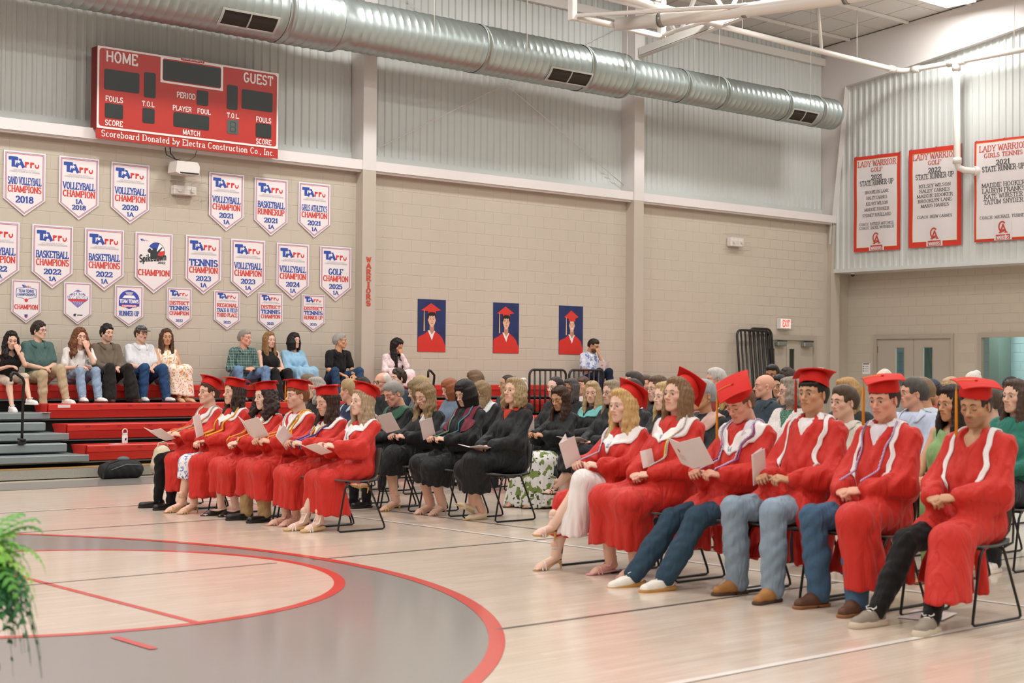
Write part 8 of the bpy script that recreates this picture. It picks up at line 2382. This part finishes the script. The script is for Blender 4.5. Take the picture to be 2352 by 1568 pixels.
def cage2(b):
    for k in range(6): x = 25.46 + .44 * k / 5; b.tube([(x, YB, 2.34), (x, YB - .14, 2.34), (x, YB - .14, 2.60), (x, YB, 2.60)], .0022, 4)
    for k in range(4): z = 2.34 + .26 * k / 3; b.tube([(25.46, YB - .14, z), (25.90, YB - .14, z)], .0022, 4)
part('wire_cage', MATS['cage_wire'], ex, cage2)
def notice(name, label, fn, w, h, rows, col='#3a3a3a'):
    o = fn(0, 0, 0); e = empty(name, o, label=label, cat='notice')
    b = MB(o); b.prism([(0, 0), (w, 0), (w, h), (0, h)], fn, .002); b.build('sheet', M_page, e)
    b = MB(o)
    for (u, v, ww, hh) in rows: b.add([fn(u * w, v * h, .003), fn((u + ww) * w, v * h, .003), fn((u + ww) * w, (v + hh) * h, .003), fn(u * w, (v + hh) * h, .003)], [(0, 1, 2, 3)])
    b.build('print', mat('notice_print_' + col.lstrip('#'), col, .7, var=0), e)
notice('paper_notice', 'white paper notice taped left of the side double door', lambda u, v, d: (XR - .002 - d, 20.42 - u, 1.41 + v), .21, .25, [(.08, .86, .8, .08), (.08, .62, .12, .1), (.3, .66, .5, .03), (.08, .42, .12, .1), (.3, .46, .5, .03), (.08, .22, .12, .1), (.3, .26, .5, .03)])
notice('paper_notice', 'white paper notice on the wall between exit door and corner column', lambda u, v, d: (26.92 + u, YB - .004 - d, 1.34 + v), .20, .21, [(.3, .86, .4, .05), (.15, .6, .5, .03), (.15, .5, .6, .02)])
notice('paper_notice', 'white notice with two red bars on the corridor wall behind the window', lambda u, v, d: (30.98 - d, 17.85 - u, 1.47 + v), .19, .50, [(.2, .40, .6, .08), (.2, .22, .6, .08)], '#a8304a')
cm = empty('dome_camera', (27.5, 20.32, 3.6), label='small dark dome camera under the siding ledge in the corner', cat='camera')
part('camera_base', M_elw, cm, lambda b: b.lathe([(.0, .035), (.055, .035), (.055, .0), (.03, -.005)], (27.5, 20.32, 3.6)))
part('camera_dome', M_black, cm, lambda b: b.lathe([(.045, .0), (.04, -.03), (.02, -.05), (.001, -.055)], (27.5, 20.32, 3.6)))
bd = empty('blue_board', (29.4, 15.9, 0), label='dark blue and black board seen through the side window', cat='board')
part('panel', mat('board_dark', '#20262c', .5), bd, lambda b: b.prism([(.0, 0), (1.0, 0), (1.0, 1.62), (.0, 1.62)], lambda u, v, d: (29.4 + d, 16.25 - u, v), .03))
part('edge_stripe', mat('board_blue', '#3f6a8c', .5), bd, lambda b: b.prism([(.0, 0), (.12, 0), (.10, .9), (.14, 1.3), (.05, 1.62), (.0, 1.62)], lambda u, v, d: (29.395 - d, 16.25 - u, v), .004))

# ================================================================== BAGS, BOTTLE, PAPERS
M_bagk = mat('bag_black', '#131315', .7, var=.2, nscale=20, bump=.2, bscale=200)
bg = empty('duffel_bag', (8.98, 18.0, 0), label='black backpack lying on the floor in front of the bleacher plate', cat='bag')
f = Field((-.32, -.2, -.02), (.34, .2, .34), .011)
f.cap((-.20, 0, .10), (.18, 0, .105), .105, .115, .05, sc=(1, .8, 1)); f.ell((.02, 0, .16), (.20, .12, .08), .05); f.ell((-.22, -.03, .085), (.07, .10, .085), .03)
f.half(lambda X, Y, Z: -Z + 0 * X + 0 * Y); f.disp(lambda X, Y, Z: -.008 * (SA(30 * X + 20 * Z) - .6))
V, Q = f.mesh(); obj('bag_body', np_mesh('bag_body', V, Q), M_bagk, bg)
v, q_ = tubeV([(-.30, -.12, .02), (-.31, -.16, .10), (-.24, -.14, .20), (-.10, -.13, .24)], .012, 6); obj('bag_strap', np_mesh('bag_strap', v, q_), M_bagk, bg)
v, q_ = tubeV([(-.20, -.135, .12), (.0, -.15, .185), (.22, -.13, .17)], .006, 6); obj('zip', np_mesh('zip', v, q_), mat('zip_grey', '#5c6166', .4), bg)
f = Field((-.12, -.1, .18), (.16, .1, .32), .010); f.ell((.03, 0, .245), (.085, .05, .035), .01); V, Q = f.mesh(); obj('rolled_top', np_mesh('rolled_top', V, Q), mat('bag_grey', '#5d676c', .8), bg)
bt = empty('tan_backpack', (9.52, 17.95, 0), label='tan backpack standing on the floor by the smiling graduate', cat='bag')
f = Field((-.24, -.2, -.01), (.24, .2, .5), .011)
f.cap((0, 0, .14), (0.02, .02, .30), .15, .115, .04, sc=(1, 1.35, 1)); f.ell((.02, -.09, .16), (.11, .05, .11), .02); f.half(lambda X, Y, Z: -Z + 0 * X + 0 * Y)
V, Q = f.mesh(); obj('bag_body', np_mesh('bag_body', V, Q), mat('bag_tan', '#cfc0a6', .8, var=.08, nscale=20), bt)
v, q_ = tubeV([(-.05, 0, .40), (-.04, 0, .44), (.03, 0, .455), (.08, 0, .43), (.09, 0, .40)], .010, 6); obj('handle', np_mesh('handle', v, q_), mat('bag_handle', '#b9a184', .8), bt)
v, q_ = tubeV([(-.10, -.105, .12), (-.09, -.11, .24), (.02, -.125, .30), (.12, -.11, .24), (.13, -.105, .12)], .004, 6); obj('zip', np_mesh('zip', v, q_), mat('bag_zip', '#9a8c74', .6), bt)
wb = empty('water_bottle', (9.37, 18.68, .406), label='white water bottle with loop handle standing on the lowest red bench', cat='bottle')
part('bottle_body', mat('bottle_white', '#e6e3e2', .35, var=.02), wb, lambda b: b.lathe([(.001, 0), (.036, 0), (.038, .006), (.038, .105), (.034, .118)], (9.37, 18.68, .406), 18))
part('bottle_lid', mat('bottle_lid', '#c9c6c4', .4), wb, lambda b: b.lathe([(.036, .112), (.036, .135), (.03, .142), (.001, .142)], (9.37, 18.68, .406), 18))
part('loop_handle', MATS['bottle_white'], wb, lambda b: b.tube([(9.337, 18.68, .54)] + [(9.37 - .033 * math.cos(a), 18.68, .572 + .03 * math.sin(a)) for a in np.linspace(0, math.pi, 9)] + [(9.403, 18.68, .54)], .007, 8))
part('bottle_mark', M_black, wb, lambda b: b.prism([(-.012, -.02), (.010, -.008), (.012, .022), (-.010, .012)], lambda u, v, d: (9.362 + u, 18.6405 - d, .465 + v), .0012))
def sheet_thing(name, label, x0, y0, x1, y1, z, rot=.1, n=1):
    e = empty(name, ((x0 + x1) / 2, (y0 + y1) / 2, z), rot, label, 'paper')
    for k in range(n):
        b = MB(); b.box((-(x1 - x0) / 2 + .008 * k, -(y1 - y0) / 2 - .006 * k, .002 * k), ((x1 - x0) / 2 + .008 * k, (y1 - y0) / 2 - .006 * k, .002 * k + .0018)); b.build('sheet', M_page, e)
sheet_thing('paper_sheet', 'white sheet lying on the lowest red bench beside the bottle', 9.14, 18.56, 9.30, 18.70, .4065)
sheet_thing('paper_stack', 'papers on the floor under the bearded graduate at the aisle end', 7.45, 4.98, 7.75, 5.22, .004, .3, 4)
sheet_thing('paper_sheet', 'white sheet on the floor behind the reading graduate', 7.62, 6.30, 7.84, 6.56, .004, .5)
sheet_thing('paper_sheet', 'white paper at the edge of the aisle deck by the khaki trousers', 8.62, 19.55, 8.72, 19.70, .804, .1)

# ================================================================== FERN IN THE FOREGROUND
M_leafs = [mat('fern_%d' % i, c, .55, var=.15, nscale=30, sub=0) for i, c in enumerate(('#5ca63c', '#7cc044', '#358545', '#98cc55', '#2a7040'))]
FX, FY = 1.90, 4.97
fe = empty('potted_fern', (FX, FY, 0), label='leafy green fern on a stand cut by the left edge', cat='plant')
part('stand', M_black, fe, lambda b: (b.lathe([(.001, 0), (.16, 0), (.16, .02), (.03, .04), (.025, .36), (.14, .40), (.14, .42), (.001, .42)], (FX, FY, 0), 20)))
part('pot', mat('fern_pot', '#8a5a3c', .7), fe, lambda b: b.lathe([(.001, .42), (.10, .42), (.13, .70), (.14, .73), (.12, .73), (.001, .72)], (FX, FY, 0), 20))
fr_ = random.Random(11)
for i in range(170):
    a = fr_.uniform(0, 2 * math.pi); ln = fr_.uniform(.20, .34); up_ = fr_.uniform(-.1, 1.0)
    b = MB()
    n = 12; pts = []
    for j in range(n + 1):
        t = j / n
        r_ = ln * (math.sin(t * 1.35) * .78)
        z = .76 + ln * up_ * t * 1.25 - ln * (1.15 - .35 * up_) * t * t + fr_.uniform(-.002, .002)
        pts.append(Vector((math.cos(a) * (r_ + .03), math.sin(a) * (r_ + .03), z)))
    side = Vector((-math.sin(a), math.cos(a), 0))
    for j in range(1, n):
        p = pts[j]; t = j / n; L_ = (.055 * math.sin(math.pi * min(1, t * 1.0 + .12)) + .006) * 1.0
        d = (pts[j + 1] - pts[j - 1]).normalized()
        for s in (-1, 1):
            tip = p + side * s * L_ + d * L_ * .35 + Vector((0, 0, -.25 * L_ + fr_.uniform(-.004, .004)))
            w_ = d * .0095
            mid = p + (tip - p) * .5 + Vector((0, 0, .004))
            b.add([p - w_ * .6, mid - w_, tip, mid + w_, p + w_ * .6], [(0, 1, 2, 3, 4)])
    k = 4 if up_ < .1 else (fr_.choice((0, 2, 4)) if up_ < .45 else fr_.choice((0, 1, 3)))
    b.tube(pts, [.003 * (1 - .8 * q / n) for q in range(n + 1)], 4, caps=False)
    b.build('frond', M_leafs[k], fe)
